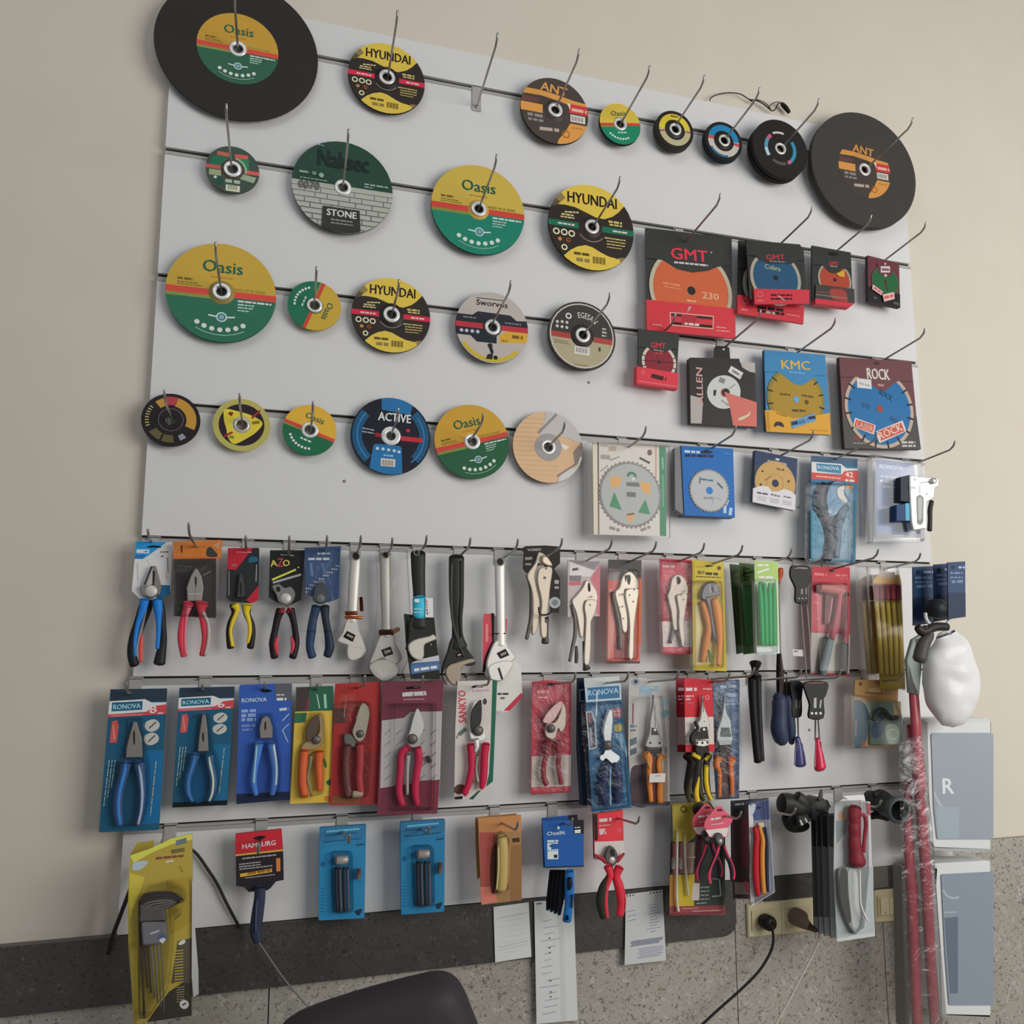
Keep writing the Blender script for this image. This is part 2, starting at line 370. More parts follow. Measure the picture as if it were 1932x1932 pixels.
# dark granite band behind and under the board; its right end has a rounded corner
def plate(name, x0, x1, z0, z1, y, th, m, r=0):
    b = MB(); pts = [(x0, z1), (x1, z1)] + ([(x1, z0 + r)] + [(x1 - r + r * math.cos(t), z0 + r - r * math.sin(t)) for t in [PI / 2 * k / 6 for k in range(1, 6)]] + [(x1 - r, z0)] if r else [(x1, z0)]) + [(x0, z0)]
    class F:
        Y = y; clip = None; sgn = 1
        def __call__(s, a, c, d=0): return Vector((a, y - d, c))
    b.prism(F(), pts, th, m, .001); structure(name, b)
plate('trim_1', -2.2, 1.318, ZO - .199, ZO - .0725, -.006, .026, GRAN, .035)
plate('trim_2', 1.40, 1.905, ZO - .128, ZO - .0725, -.004, .024, GRAN)
plate('trim_3', 1.70, 1.76, ZO - .123, ZO - .0705, -.0055, .002, mat('6c6a62', .4, g=1.2))

# ---------------------------------------------------------------- the slatted display board
XL, XR, ZT, ZB = -0.045, 1.972, 2.008 + ZO, -.071 + ZO
GR = [v + ZO for v in (1.9139, 1.6122, 1.3102, 1.0191, .7240, .4290, .1324)]
LAM = mat('ffffff', .55, g=.76); DARK = mat('3c3a37', .8, g=.6); ALU = mat('c4c2be', .6, .2, g=.8)
T = Thing('slatted_display_board', 'white slatted display board with dark horizontal grooves fixed on the cream wall', 'display board', (1, 0, ZB), px=(900, 900))
b = T.part('board_panel'); tops = [ZT] + [g - .0055 for g in GR]; bots = [g + .0055 for g in GR] + [ZB]
for zt, zb in zip(tops, bots): b.box((XL, 0.0, zb), (XR, .017, zt), LAM)
for g in GR: b.box((XL, .0085, g - .016), (XR, .0165, g + .020), DARK)
for g in GR:                                   # aluminium insert: back, lower lip and the thin lip on the front
    r = T.part('groove_rail')
    r.box((XL, .0075, g - .0055), (XR, .0083, g + .001), ALU); r.box((XL, -.0012, g - .0064), (XR, .0083, g - .0048), ALU)
    r.box((XL, -.0014, g - .0125), (XR, -.0002, g - .0048), ALU)
for x, y in ((650, 908), (1111, 722), (1506, 957), (1527, 1377)):
    b = T.part('screw'); c = U(x, y, 0); b.lathe(c, [(.0035, .0), (.0035, .0012), (.0022, .002), (.0001, .0021)], 's:8a8884', 12)

# ---------------------------------------------------------------- hooks
STEEL = mat('a9a7a3', .3, .8, g=1.0); ZINC = mat('d0cec9', .6, .15, g=.72)
NH = 0
def hook(x, y, tx, ty, what, row=None, Y=-.02, r=.0026):
    """prong hook: pixel where its bar crosses depth Y, pixel of its tip"""
    global NH
    p = U(x, y, Y); best = None
    for i in range(20, 300, 2):
        L = i / 1000
        q = PJ(Vector((p.x, Y - L, p.z + L * .05 + .008))); e = (q[0] - tx) ** 2 + (q[1] - ty) ** 2
        if best is None or e < best[0]: best = (e, L)
    L = min(max(best[1], .045), .215)
    g = min(GR, key=lambda v: abs(v - .033 - p.z) + (0 if v > p.z - .004 else 1))
    T = Thing('display_hook', 'thin steel display hook ' + what, 'hook', (p.x, 0, g), 'prong hooks set in the board')
    b = T.part('back_plate'); z0 = min(p.z - .012, g - .032)
    b.box((p.x - .0115, -.0032, z0), (p.x + .0115, -.0018, g + .0008), ZINC); b.box((p.x - .0115, -.0032, g - .0004), (p.x + .013, .0065, g + .0008), ZINC)
    b.box((p.x - .013, .0055, g - .0004), (p.x + .013, .0066, g + .0052), ZINC)
    k = min(.022, L * .3); sl = .045; za = p.z + Y * 0 - (-.0 - Y) * 0
    P = [Vector((p.x, -.0025, p.z - .002)), Vector((p.x, Y, p.z)), Vector((p.x, Y - L + k, p.z + (L - k) * sl)), Vector((p.x, Y - L + k * .35, p.z + L * sl + k * .28)), Vector((p.x, Y - L, p.z + L * sl + k * .8))]
    b = T.part('prong'); b.sweep(P, [r] * 5, STEEL, 1, 8); b.lathe((p.x, -.003, p.z - .002), [(.0, .003), (.0048, .003), (.0048, 0)], ZINC, 12)
    NH += 1; return T
# ================================================================ grinding and cutting discs
def disc(name, label, cx, cz, R, Y, th, edge, design, rot=0, ring='e9e4dc', rin=.0112, group=None, hub=None, base=None, dome=None, rr=.0195):
    cz += ZO
    T = Thing(name, label, 'grinding disc', (cx, Y + th / 2, cz - R), group, px=PJ(Vector((cx, Y, cz))))
    b = T.part('disc_body'); c = Vector((cx, Y, cz))
    b.lathe(c, [(rin, 0), (R - .0012, 0), (R, -.0008), (R, -th + .0008), (R - .001, -th), (rin, -th), (rin, 0)], edge, 64, sm=False)
    f = DF(cx, Y, cz, R, rot, rin / R)
    if base: b.draw(f, [('p', base, [(-1.1, -1.1), (1.1, -1.1), (1.1, 1.1), (-1.1, 1.1)])])
    b.draw(f, design)
    if hub:                                       # raised middle of a depressed-centre wheel
        h = T.part('raised_centre'); h.lathe(c, [(hub[0], 0), (hub[0] * .8, hub[1] * .55), (hub[0] * .62, hub[1]), (rin + .001, hub[1]), (rin, hub[1] - .002)], hub[2], 40)
        c = c - Vector((0, hub[1], 0))
    if ring:
        g = T.part('metal_ring'); g.lathe(c, [(rr, 0), (rr - .0006, .0019), (rr - .003, .0024), (rin + .002, .0024), (rin, .0014), (rin, -.004)], mat(ring, .3, .35), 36)
    return T
def icons(h, n, r, a0, a1, s):
    return [('d', h, r * math.cos(math.radians(a0 + (a1 - a0) * i / (n - 1))), r * math.sin(math.radians(a0 + (a1 - a0) * i / (n - 1))), s) for i in range(n)]
def oasis(big=True, gr='2a7a5c', ye='c9a637'):
    d = [('r', gr, -1.1, -1.1, 1.1, -.05), ('r', ye, -1.1, -.05, 1.1, 1.1), ('p', '7b8b45', [(-1, -.15), (0, -.15), (.1, -.05), (-1, -.05)]), ('r', 'c8483c', -1.1, -.085, 1.1, .045),
         ('t', '1f5a45', 'Oasis', -.36, .40, .36, .40, .24), ('l', 'b06a35', -.2, .3, .2, .3, .025)]
    if big:
        d += [('l', '6f5a20', -.8, .2, -.52, .2, .045), ('l', '7d6a2c', -.8, .13, -.42, .13, .025), ('l', '7d6a2c', -.8, .085, -.35, .085, .02), ('l', '9a8434', .2, .09, .8, .09, .05),
              ('l', 'cfe0d6', .3, -.14, .92, -.14, .035), ('l', 'a9c8b8', .3, -.21, .6, -.21, .03), ('l', 'a9c8b8', .3, -.27, .58, -.27, .025), ('l', 'a9c8b8', .3, -.33, .52, -.33, .025),
              ('o', 'a8c6c8', .02, -.5, .085, .03), ('q', 'c8dad6', -.22, -.48, -.07, -.5, .03), ('q', 'c8dad6', .11, -.5, .26, -.48, .03), ('d', '7aa0b0', .02, -.5, .05)]
        d += icons('cfe0d2', 7, .76, 237, 303, .048) + [('o', 'a9c8b8', 0, 0, .87, .012, 240, 300)]
    else: d += [('l', 'b9d4c6', -.2, -.42, .22, -.42, .07)] + icons('dfeadf', 8, .74, 218, 290, .05)
    return d
def hyundai(stripe='d0304a', edge='2e2722'):
    y = 'd9bd4c'
    d = [('p', '322b27', [(-1.1, -1.1), (1.1, -1.1), (1.1, 1.1), (-1.1, 1.1)]),
         ('p', y, [(-1.1, .44), (-.9, .42), (-.62, .44), (-.38, .42), (-.12, .33), (.1, .25), (.3, .24), (.5, .33), (.64, .45), (.78, .62), (1, 1.1), (-1.1, 1.1)]),
         ('p', '8d7b4a', [(-1.0, .40), (-.78, .42), (-.6, .6), (-.72, .74), (-1, .7)]), ('p', '5d5238', [(-1, .36), (-.8, .4), (-.72, .5), (-.9, .6)]),
         ('p', y, [(-.66, -.76), (-.5, -.6), (-.34, -.5), (-.15, -.44), (.02, -.47), (.2, -.56), (.38, -.63), (.6, -.66), (.95, -.62), (1, -1.1), (-1, -1.1)]),
         ('p', '8d7b4a', [(.62, -.63), (1, -.58), (1, -.9), (.72, -.84)]),
         ('r', stripe, -1.1, -.075, -.3, .06), ('r', stripe, .25, -.075, 1.1, .06), ('l', 'f0c8c0', -.78, -.01, -.4, -.01, .04), ('l', 'f0c8c0', .5, -.01, .85, -.01, .04),
         ('t', '231c18', 'HYUNDAI', -.55, .52, .6, .52, .25), ('o', '8c8378', 0, 0, .34, .02, 215, 320),
         ('l', 'd9c98f', -.62, .27, -.3, .3, .035), ('l', 'd9c98f', -.7, .21, -.42, .21, .035), ('l', 'd9c98f', -.72, .15, -.4, .15, .03), ('l', 'c9b970', .4, .2, .72, .2, .05), ('l', 'c9b970', .42, .13, .72, .13, .04),
         ('l', 'c9b970', .3, -.2, .8, -.2, .03), ('l', 'c9b970', .35, -.27, .8, -.27, .025), ('l', 'c9b970', .35, -.34, .78, -.34, .025), ('l', 'c9b970', .35, -.41, .7, -.41, .02),
         ('b', '5d4c28', .02, -.84, .32, -.68), ('l', '5a4a2a', -.42, -.66, -.06, -.66, .06), ('l', '8a7a4a', -.36, -.8, -.06, -.8, .08)]
    for u, v in ((-.82, -.21), (-.64, -.21), (-.47, -.22)): d += [('o', 'efe0b8', u, v, .062, .03)]
    d += [('d', 'c9824a', -.74, -.38, .045), ('o', 'c05a3a', -.55, -.38, .04, .02), ('o', 'e6d9a8', -.64, -.56, .055, .03)]
    return d
def antcut():
    o = 'd99a4e'
    return [('p', '4c443e', [(-1.1, -1.1), (1.1, -1.1), (1.1, 1.1), (-1.1, 1.1)]), ('t', o, 'ANT', -.42, .58, .36, .50, .26),
            ('p', o, [(-.95, .38), (-.4, .40), (.1, .33), (.6, .22), (1, .2), (1, .38), (.55, .42), (.1, .5), (-.4, .56), (-1, .56)]),
            ('p', '6a4a42', [(-1, .14), (-.5, .16), (-.4, .3), (-1, .32)]), ('r', o, -1.1, -.14, -.36, .12), ('l', '8f8a84', -.8, -.24, -.36, -.24, .09), ('l', '8f8a84', -.78, -.38, -.34, -.38, .07),
            ('l', 'b5a79c', -.45, -.62, .12, -.58, .1), ('r', 'cc4146', .42, .02, 1.1, .3), ('p', 'e6dccb', [(.36, .3), (.46, .3), (.46, .12)]), ('l', 'f0b8a8', .5, .14, .95, .14, .09), ('r', 'd8d2c8', .46, -.24, .9, -.02), ('b', '6d675e', .5, -.2, .86, -.06),
            ('p', o, [(.04, -1.1), (.1, -.86), (.3, -.6), (.42, -.36), (.46, -.3), (1.1, -.3), (1.1, -1.1)]), ('o', 'a8602c', .32, -.66, .1, .035), ('l', 'b3702f', .5, -.42, .85, -.42, .03)]
oas_big = [('d', '2d6a4c', 0, 0, .5)]
def inner(items, k):
    """the same print drawn smaller: paper label on a large wheel"""
    out = []
    for it in items:
        n = [it[0], it[1]]
        if it[0] in 'ps': n.append([(x * k, y * k) for x, y in it[2]])
        elif it[0] == 't': n += [it[2]] + [v * k for v in it[3:]]
        elif it[0] == 'a': n += [it[2], it[3] * k, it[4], it[5], it[6] * k]
        elif it[0] == 'o' and len(it) > 6: n += [it[2] * k, it[3] * k, it[4] * k, it[5] * k, it[6], it[7]]
        else: n += [v * k for v in it[2:]]
        out.append(tuple(n))
    return out
def bigdisc(name, label, cx, cz, R, Y, th, lab, items, rl, edge='33312f'):
    T = disc(name, label, cx, cz, R, Y, th, mat(edge, .8, g=1.1), [], ring='e9e4dc')
    l = T.part('paper_label'); l.draw(DF(cx, Y - .0002, cz + ZO, rl, 0, .0112 / rl), items); return T
bigdisc('cutting_disc', 'largest black cutting disc with yellow and green paper centre at the top left', .099, 1.8787, .1795, -.02, .004, None, oasis(True, '2d5c45', 'b78f35'), .0895)
disc('cutting_disc', 'yellow and black disc with red stripe in the top row beside the largest wheel', .4411, 1.8764, .0927, -.02, .006, 'f:2a2521', hyundai(), hub=(.031, .005, '2c2624'))
disc('cutting_disc', 'smaller charcoal and orange disc in the top row right of the empty hook', .8677, 1.8683, .0915, -.03, .007, 'f:2a2521', antcut(), hub=(.030, .005, '433d38'))
disc('cutting_disc', 'small yellow and green disc in the top row, first of the four small ones', 1.0487, 1.8669, .0577, -.03, .010, 'f:1f2a26', oasis(False, '1f8463', 'd2b64a'), rot=.18, rr=.0185)
def ringdisc(top, low, extra=[]):
    d = [('p', '2a2724', [(-1.1, -1.1), (1.1, -1.1), (1.1, 1.1), (-1.1, 1.1)])]
    for i in range(36):
        a = i * 10 + 5; h = top if (10 < a < 185) else low; d.append(('o', h, 0, 0, .68, .3, a - 5, a + 5.3))
    return d + extra
disc('grinding_disc', 'small thick black grinding disc with a yellow and cream ring in the top row', 1.2036, 1.8754, .0555, -.036, .020, 'f:3a3830', ringdisc('d6c23e', 'b5ae8c', [('o', 'b04a3a', 0, 0, .68, .3, 356, 362), ('o', 'b04a3a', 0, 0, .68, .3, 190, 196), ('l', '6a601c', -.2, .7, .2, .7, .08)]), hub=(.024, .004, '34322b'), rr=.0175)
disc('grinding_disc', 'small thick black grinding disc with a sky blue and white ring in the top row', 1.3499, 1.8702, .057, -.036, .018, 'f:1d2b36', ringdisc('2a8cc0', 'cdc8c0', [('o', 'd05a5a', 0, 0, .68, .3, 170, 184), ('o', 'd05a5a', 0, 0, .68, .3, 352, 366), ('o', '3a6f92', 0, 0, .8, .12, 215, 290)]), rot=-.1, hub=(.024, .004, '2a2726'), rr=.0175)
T = disc('grinding_disc', 'front black wheel with a thin broken blue and pink ring, top row', 1.5155, 1.8671, .0869, -.055, .014, 'f:2b2928',
     [('o', '3c96b4', 0, 0, .52, .12, -45, 35), ('o', 'c46a86', 0, 0, .52, .12, -62, -45), ('o', '5aa0c0', 0, 0, .52, .12, 150, 185), ('o', 'b9d4e0', 0, 0, .52, .12, 185, 215), ('o', 'c46a86', 0, 0, .52, .12, 128, 150), ('o', 'd6d0ca', 0, 0, .55, .07, 75, 118), ('o', '5c5a58', 0, 0, .52, .1, 235, 290)], rr=.0175)
disc('grinding_disc', 'plain black wheel half hidden behind the black one with the blue and pink ring', 1.5155, 1.8671, .0869, -.037, .014, 'f:262423', [], rr=.0175)
bigdisc('cutting_disc', 'large black cutting disc with a charcoal and orange centre at the top right', 1.8019, 1.8642, .1775, -.04, .018, None, antcut(), .0885, '42403c')
# second row
disc('cutting_disc', 'small green disc with two red bands and a barcode under the largest wheel', .1002, 1.5747, .0573, -.02, .004, 'f:3a4238',
     [('p', '3b4a42', [(-1.1, -1.1), (1.1, -1.1), (1.1, 1.1), (-1.1, 1.1)]), ('p', '1f6a4e', [(-.85, .1), (-.3, .1), (-.2, .48), (-.75, .5)]), ('p', '2f7a50', [(.2, .05), (.6, .05), (.6, .5), (.2, .55)]),
      ('l', 'b0604e', -.6, .62, -.04, .6, .17), ('l', 'c2564a', .06, .6, .56, .62, .17), ('r', 'b9574c', -1.1, -.06, -.42, .1), ('r', 'c95a50', .46, -.1, 1.1, .06), ('r', '8f9a78', -.86, -.34, -.42, -.1), ('p', '8fa086', [(.35, -.12), (.9, -.2), (.8, -.45), (.3, -.35)]),
      ('o', '8fa890', 0, 0, .5, .07, -10, 80), ('l', '9ab09a', -.25, -.5, .3, -.5, .14), ('r', 'c9ccb0', -.22, -.92, .3, -.66), ('b', '5a6050', -.14, -.86, .22, -.62), ('d', '1d4a3c', -.5, -.55, .18), ('d', 'c0ccb8', -.62, -.42, .06)], hub=(.026, .0035, '4a4238'))
st = [('p', 'aeb0a6', [(-1.1, -1.1), (1.1, -1.1), (1.1, 1.1), (-1.1, 1.1)]), ('r', '27463a', -1.1, .03, 1.1, 1.1)]
for i in range(7):
    v = -.08 - .115 * i; st.append(('q', '5f625c', -1, v, 1, v, .014))
    for j in range(7): u = -1.1 + .34 * j + (.17 if i % 2 else 0) + .05 * math.sin(i * 5 + j * 3); st.append(('q', '6a6d66', u, v, u, v - .115, .014))
st += [('q', '5f625c', -1, -.885, 1, -.885, .014), ('t', '1c2b2a', 'Naksec', -.5, .40, .5, .40, .36), ('l', '7f988a', -.75, .85, -.4, .83, .03), ('l', '8aa295', -.86, .2, -.66, .2, .05), ('d', '6a8a7a', -.57, .2, .045), ('d', '9ab0a4', -.43, .18, .05),
       ('l', '7f988a', -.84, .07, -.3, .07, .03), ('l', '8aa295', .42, .13, .9, .13, .04), ('l', '8aa295', .42, .07, .6, .07, .03), ('t', '5f645e', '0070', -.86, -.15, -.46, -.15, .17),
       ('p', '343331', [(-.38, -.47), (.34, -.47), (.38, -1.1), (-.4, -1.1)]), ('t', 'd8d8d4', 'STONE', -.3, -.66, .28, -.66, .14), ('l', '8e8e8a', -.22, -.74, .22, -.74, .03), ('l', '8e8e8a', -.22, -.81, .22, -.81, .025)]
disc('cutting_disc', 'large disc, green above and white brick pattern below, with a black box at its foot', .3446, 1.573, .116, -.02, .004, 'f:33352f', st)
disc('cutting_disc', 'large yellow and green disc in the second row between the brick-printed and the green-striped one', .6697, 1.5661, .1171, -.025, .006, 'f:2c3a34', oasis(True, '1f7f68', 'c8ad4c'), hub=(.027, .004, 'c29a44'))
disc('cutting_disc', 'large yellow and black disc with a green stripe, right end of second row', .9637, 1.5618, .116, -.03, .006, 'f:2e2722', hyundai('1f6e52'), hub=(.029, .004, '332c28'))
# third row
disc('cutting_disc', 'large yellow and green disc at the left end of the third row', .09, 1.2781, .115, -.02, .007, 'f:2a5a48', oasis(True, '2a6650', 'b9993a'), hub=(.028, .006, '8a7a40'))
disc('cutting_disc', 'small green and yellow disc turned sideways in the third row', .2891, 1.2716, .0591, -.02, .004, 'f:8c8a40', oasis(False, '1f6e50', 'c6a53c'), rot=-1.92, rr=.0175, hub=(.02, .0025, '4a7a50'))
disc('cutting_disc', 'yellow and black disc with a red stripe in the middle of the third row', .4633, 1.2696, .0915, -.02, .006, 'f:3a3024', hyundai(), hub=(.03, .0045, '2c2624'))
disc('cutting_disc', 'grey disc with navy band, red stripe and yellow rim in the third row', .705, 1.2646, .0901, -.025, .005, 'f:4c4844',
     [('p', 'b7afa8', [(-1.1, -1.1), (1.1, -1.1), (1.1, 1.1), (-1.1, 1.1)]), ('p', '2c2d36', [(-1.1, .3), (-.55, .3), (-.4, .42), (.5, .40), (.68, .26), (1.1, .3), (1.1, .05), (-1.1, .05)]),
      ('r', 'b83844', -1.1, -.06, 1.1, .09), ('p', '232b34', [(-1.1, -.06), (.12, -.06), (.12, -.44), (-.42, -.44), (-.6, -.28), (-1.1, -.28)]), ('p', 'd2a43c', [(.2, -.42), (.2, -.2), (.4, -.06), (1.1, -.06), (1.1, -.35), (.6, -.36)]),
      ('t', '1f1c1e', 'Sworvos', -.44, .6, .42, .6, .16), ('q', '1f1c1e', -.44, .8, .3, .8, .02), ('l', '7a8088', -.8, .22, -.45, .22, .04), ('l', '7a8088', .35, .17, .8, .17, .04), ('d', 'b4bac0', -.84, -.16, .05), ('d', 'b4bac0', -.7, -.16, .05), ('d', 'b4bac0', -.55, -.16, .05), ('d', 'b4bac0', -.4, -.16, .05),
      ('l', '7a5a1c', .55, -.2, .85, -.2, .09), ('l', '9a7a2c', .26, -.34, .42, -.34, .06), ('o', 'c6ae2e', 0, 0, .92, .1, 212, 318), ('d', '2c2c30', -.06, -.52, .07), ('p', '26262a', [(-.1, -.56), (0, -.56), (.04, -.7), (-.02, -.78)]), ('p', '26262a', [(-.18, -.9), (-.12, -.76), (.02, -.74), (.0, -.9)]), ('d', '1f1c1e', .09, -.84, .06)], hub=(.024, .003, '3a3a3e'))
disc('cutting_disc', 'black and khaki disc with white lettering at the right end of the third row', .9339, 1.2672, .0894, -.03, .007, 'f:33302c',
     [('p', '3f3b38', [(-1.1, -1.1), (1.1, -1.1), (1.1, 1.1), (-1.1, 1.1)]), ('r', 'aaa184', -1.1, -1.1, 1.1, -.1), ('r', 'a8463e', -.95, -.14, -.3, .02), ('r', 'a8463e', .35, -.14, .95, .02), ('o', 'c8c2b8', 0, 0, .93, .035), ('o', '3a3633', 0, 0, .985, .07), ('a', 'd8d4ce', 'EGESAN', .52, 104, 48, .17), ('o', 'd8d4ce', -.42, .52, .07, .04),
      ('d', 'c9c4bc', -.74, .3, .045), ('d', 'c9c4bc', -.6, .32, .045), ('d', 'c9c4bc', -.46, .32, .045), ('d', 'c9c4bc', -.74, .17, .045), ('d', 'c9c4bc', -.6, .17, .045), ('d', 'c9c4bc', -.46, .17, .045), ('l', 'b8b2a8', .58, .3, .72, .3, .05), ('l', 'b8b2a8', .58, .2, .72, .2, .05), ('l', 'b8b2a8', .58, .1, .72, .1, .05),
      ('r', 'cdc9c2', -.22, -.56, .24, -.32), ('b', '77736c', -.16, -.5, .18, -.36), ('l', '8a8268', -.8, -.24, -.4, -.24, .03), ('l', '8a8268', -.8, -.3, -.36, -.3, .03), ('r', '4a463c', .5, -.38, .56, -.26), ('l', '8a8268', -.2, -.86, .2, -.86, .03)], rot=-.05, hub=(.031, .006, '35312e'))
# fourth row
disc('cutting_disc', 'small black disc with mustard and red patches, left end of the fourth row', .0015, .9782, .0583, -.02, .004, 'f:1c191a',
     [('p', '241f22', [(-1.1, -1.1), (1.1, -1.1), (1.1, 1.1), (-1.1, 1.1)])] + [('o', 'b58838', 0, 0, .7, .34, a, a + 10.5) for a in range(-22, 70, 10)] + [('o', 'a84048', 0, 0, .72, .32, a, a + 10.5) for a in range(76, 100, 10)] +
     [('o', 'b58838', 0, 0, .7, .3, a, a + 9) for a in range(104, 130, 9)] + [('o', '5c5638', 0, 0, .72, .28, a, a + 10) for a in range(215, 245, 10)] + [('o', '5c5638', 0, 0, .72, .28, a, a + 10) for a in range(250, 275, 10)] +
     [('o', '8c8aa0', 0, 0, .74, .2, a, a + 8) for a in range(295, 310, 8)] + [('a', 'b8a870', 'IIIIIIII', .74, 200, 145, .13), ('o', '5a5a66', 0, 0, .42, .03)], ring=None, rin=.0112)
disc('cutting_disc', 'small olive yellow disc with a curved yellow triangle on black, fourth row', .1442, .9782, .0592, -.02, .004, 'f:a59c50',
     [('p', 'aaa45a', [(-1.1, -1.1), (1.1, -1.1), (1.1, 1.1), (-1.1, 1.1)]), ('d', '2b2026', 0, 0, .8), ('o', 'aaa45a', 0, 0, .88, .16), ('s', 'd2bd3e', [(-.6, .55), (-.1, .5), (.35, .38), (.72, .14), (.55, -.2), (.2, -.5), (-.22, -.74), (-.45, -.52), (-.52, -.2), (-.62, .15)]),
      ('q', '8e2f2a', .34, .28, .62, .6, .08), ('q', '8e2f2a', -.6, -.48, -.3, -.3, .08), ('p', '7a2a20', [(-.5, .38), (-.36, .3), (-.3, .44), (-.42, .48)]), ('l', '7a6a20', .36, .1, .62, .16, .12), ('l', '8a7a28', -.42, -.48, -.2, -.5, .12), ('d', 'a39c94', 0, 0, .32)], ring='c2bcb2', rr=.0165)
disc('cutting_disc', 'small yellow and green disc tilted to the right in the fourth row', .2878, .9777, .0582, -.02, .004, 'f:3a6a44', oasis(False, '1f6444', 'cda23a'), rot=-.36, rr=.0185)
disc('cutting_disc', 'blue and black disc with a blue tab and a red stripe in the fourth row', .4676, .9772, .0908, -.02, .006, 'f:1d2c3c',
     [('p', '20222c', [(-1.1, -1.1), (1.1, -1.1), (1.1, 1.1), (-1.1, 1.1)])] + [('o', '23567e', 0, 0, .84, .24, a, a + 10.4) for a in list(range(-42, 40, 10)) + list(range(140, 222, 10))] + [('o', '3a86b4', 0, 0, .84, .03, -50, 40), ('o', '3a86b4', 0, 0, .84, .03, 140, 228)] +
     [('p', '2a6fa4', [(-.3, 1.1), (-.26, .66), (.46, .6), (.56, 1.1)]), ('t', 'd8dcde', 'ACTIVE', -.34, .38, .48, .38, .22), ('r', 'c0303e', .25, -.1, .8, .02), ('r', 'a02c38', -.4, -.06, -.22, .04), ('p', '2a72a8', rnd([(-.42, -.24), (.28, -.24), (.34, -1.1), (-.52, -1.1)], .12)),
      ('d', 'c8d8e0', -.32, -.36, .04), ('d', 'c8d8e0', -.18, -.36, .04), ('d', 'c8d8e0', -.04, -.37, .04), ('d', 'c8d8e0', .1, -.38, .04), ('d', 'c8d8e0', .22, -.4, .04), ('r', 'cfc8c0', -.22, -.8, .14, -.6), ('b', '6a5a50', -.18, -.78, .1, -.64), ('l', 'a8c4d0', -.16, -.52, .1, -.52, .04), ('l', '9aa8b0', -.72, .13, -.42, .1, .035), ('l', '9aa8b0', -.72, .04, -.42, .02, .035), ('d', 'c0303e', .42, .18, .05)], rot=-.03, rr=.0225, rin=.0105)
disc('cutting_disc', 'mid-sized mustard and dark green disc tilted to the left in the fourth row', .658, .9777, .0901, -.02, .004, 'f:4a5030', oasis(True, '275c3c', 'c79a38'), rot=.3, rr=.0195)
disc('cutting_disc', 'wood-coloured disc with grey swirls, at the right end of the fourth row', .8461, .9773, .0891, -.02, .005, 'f:6a5a4c',
     [('p', 'd6b28c', [(-1.1, -1.1), (1.1, -1.1), (1.1, 1.1), (-1.1, 1.1)])] + [('q', 'c39c76', -1, -.8 + .13 * i, .1 + .2 * math.sin(i), -.78 + .13 * i, .012) for i in range(13)] +
     [('s', 'bdb9b6', [(.0, 1.1), (-.1, .75), (-.25, .35), (.1, .35), (.5, .3), (.95, .2), (1.1, .6), (.7, 1.1)]), ('q', '8f8680', -.28, .38, .25, .95, .07), ('d', '9c9896', .0, .0, .38), ('p', '8a7f78', [(.72, -.1), (1, .25), (1, -.4), (.76, -.42)]), ('s', 'cfccc8', [(.95, -.2), (.8, -.5), (.5, -.62), (.28, -.9), (.5, -1.1), (1.1, -.8)]), ('q', '8a7f78', .8, -.42, .25, -.8, .05), ('p', 'e6e0d8', [(.36, .12), (.6, .06), (.5, -.06), (.4, 0)])], rr=.0185)
HK = [(449, 92, 446, -8, 'through the largest black wheel'), (732, 144, 751, 26, 'through the yellow and black disc of the top row'), (902, 193, 940, 68, 'hanging empty with its white plate in view, top row'), (1048, 206, 1093, 98, 'through the smaller charcoal and orange disc'),
 (1172, 232, 1230, 132, 'through the small yellow and green disc of the top row'), (1270, 244, 1333, 150, 'through the small disc with a yellow ring'), (1365, 267, 1436, 172, 'through the small disc with a sky blue ring'), (1468, 287, 1550, 195, 'through the two black wheels'), (1632, 320, 1727, 232, 'through the large black disc at the top right'),
 (437, 318, 428, 203, 'through the small green disc under the largest wheel'), (647, 352, 660, 251, 'through the brick-printed disc'), (904, 392, 939, 299, 'through the large yellow and green disc of the second row'), (1119, 428, 1174, 341, 'through the disc with the green stripe'),
 (417, 546, 408, 464, 'through the large yellow and green disc of the third row'), (593, 573, 597, 511, 'through the small sideways disc'), (740, 590, 752, 534, 'through the yellow and black disc of the third row'), (928, 612, 971, 540, 'through the grey and navy disc'), (1100, 632, 1155, 562, 'through the khaki and black disc'),
 (325, 793, 308, 745, 'through the black and mustard disc'), (457, 795, 457, 750, 'through the olive yellow disc'), (587, 808, 589, 765, 'through the tilted small yellow and green disc'), (738, 820, 753, 778, 'through the blue and black disc'), (888, 830, 921, 793, 'through the mustard and dark green disc'), (1036, 841, 1075, 812, 'through the wood-coloured disc')]
for h in HK: hook(*h)
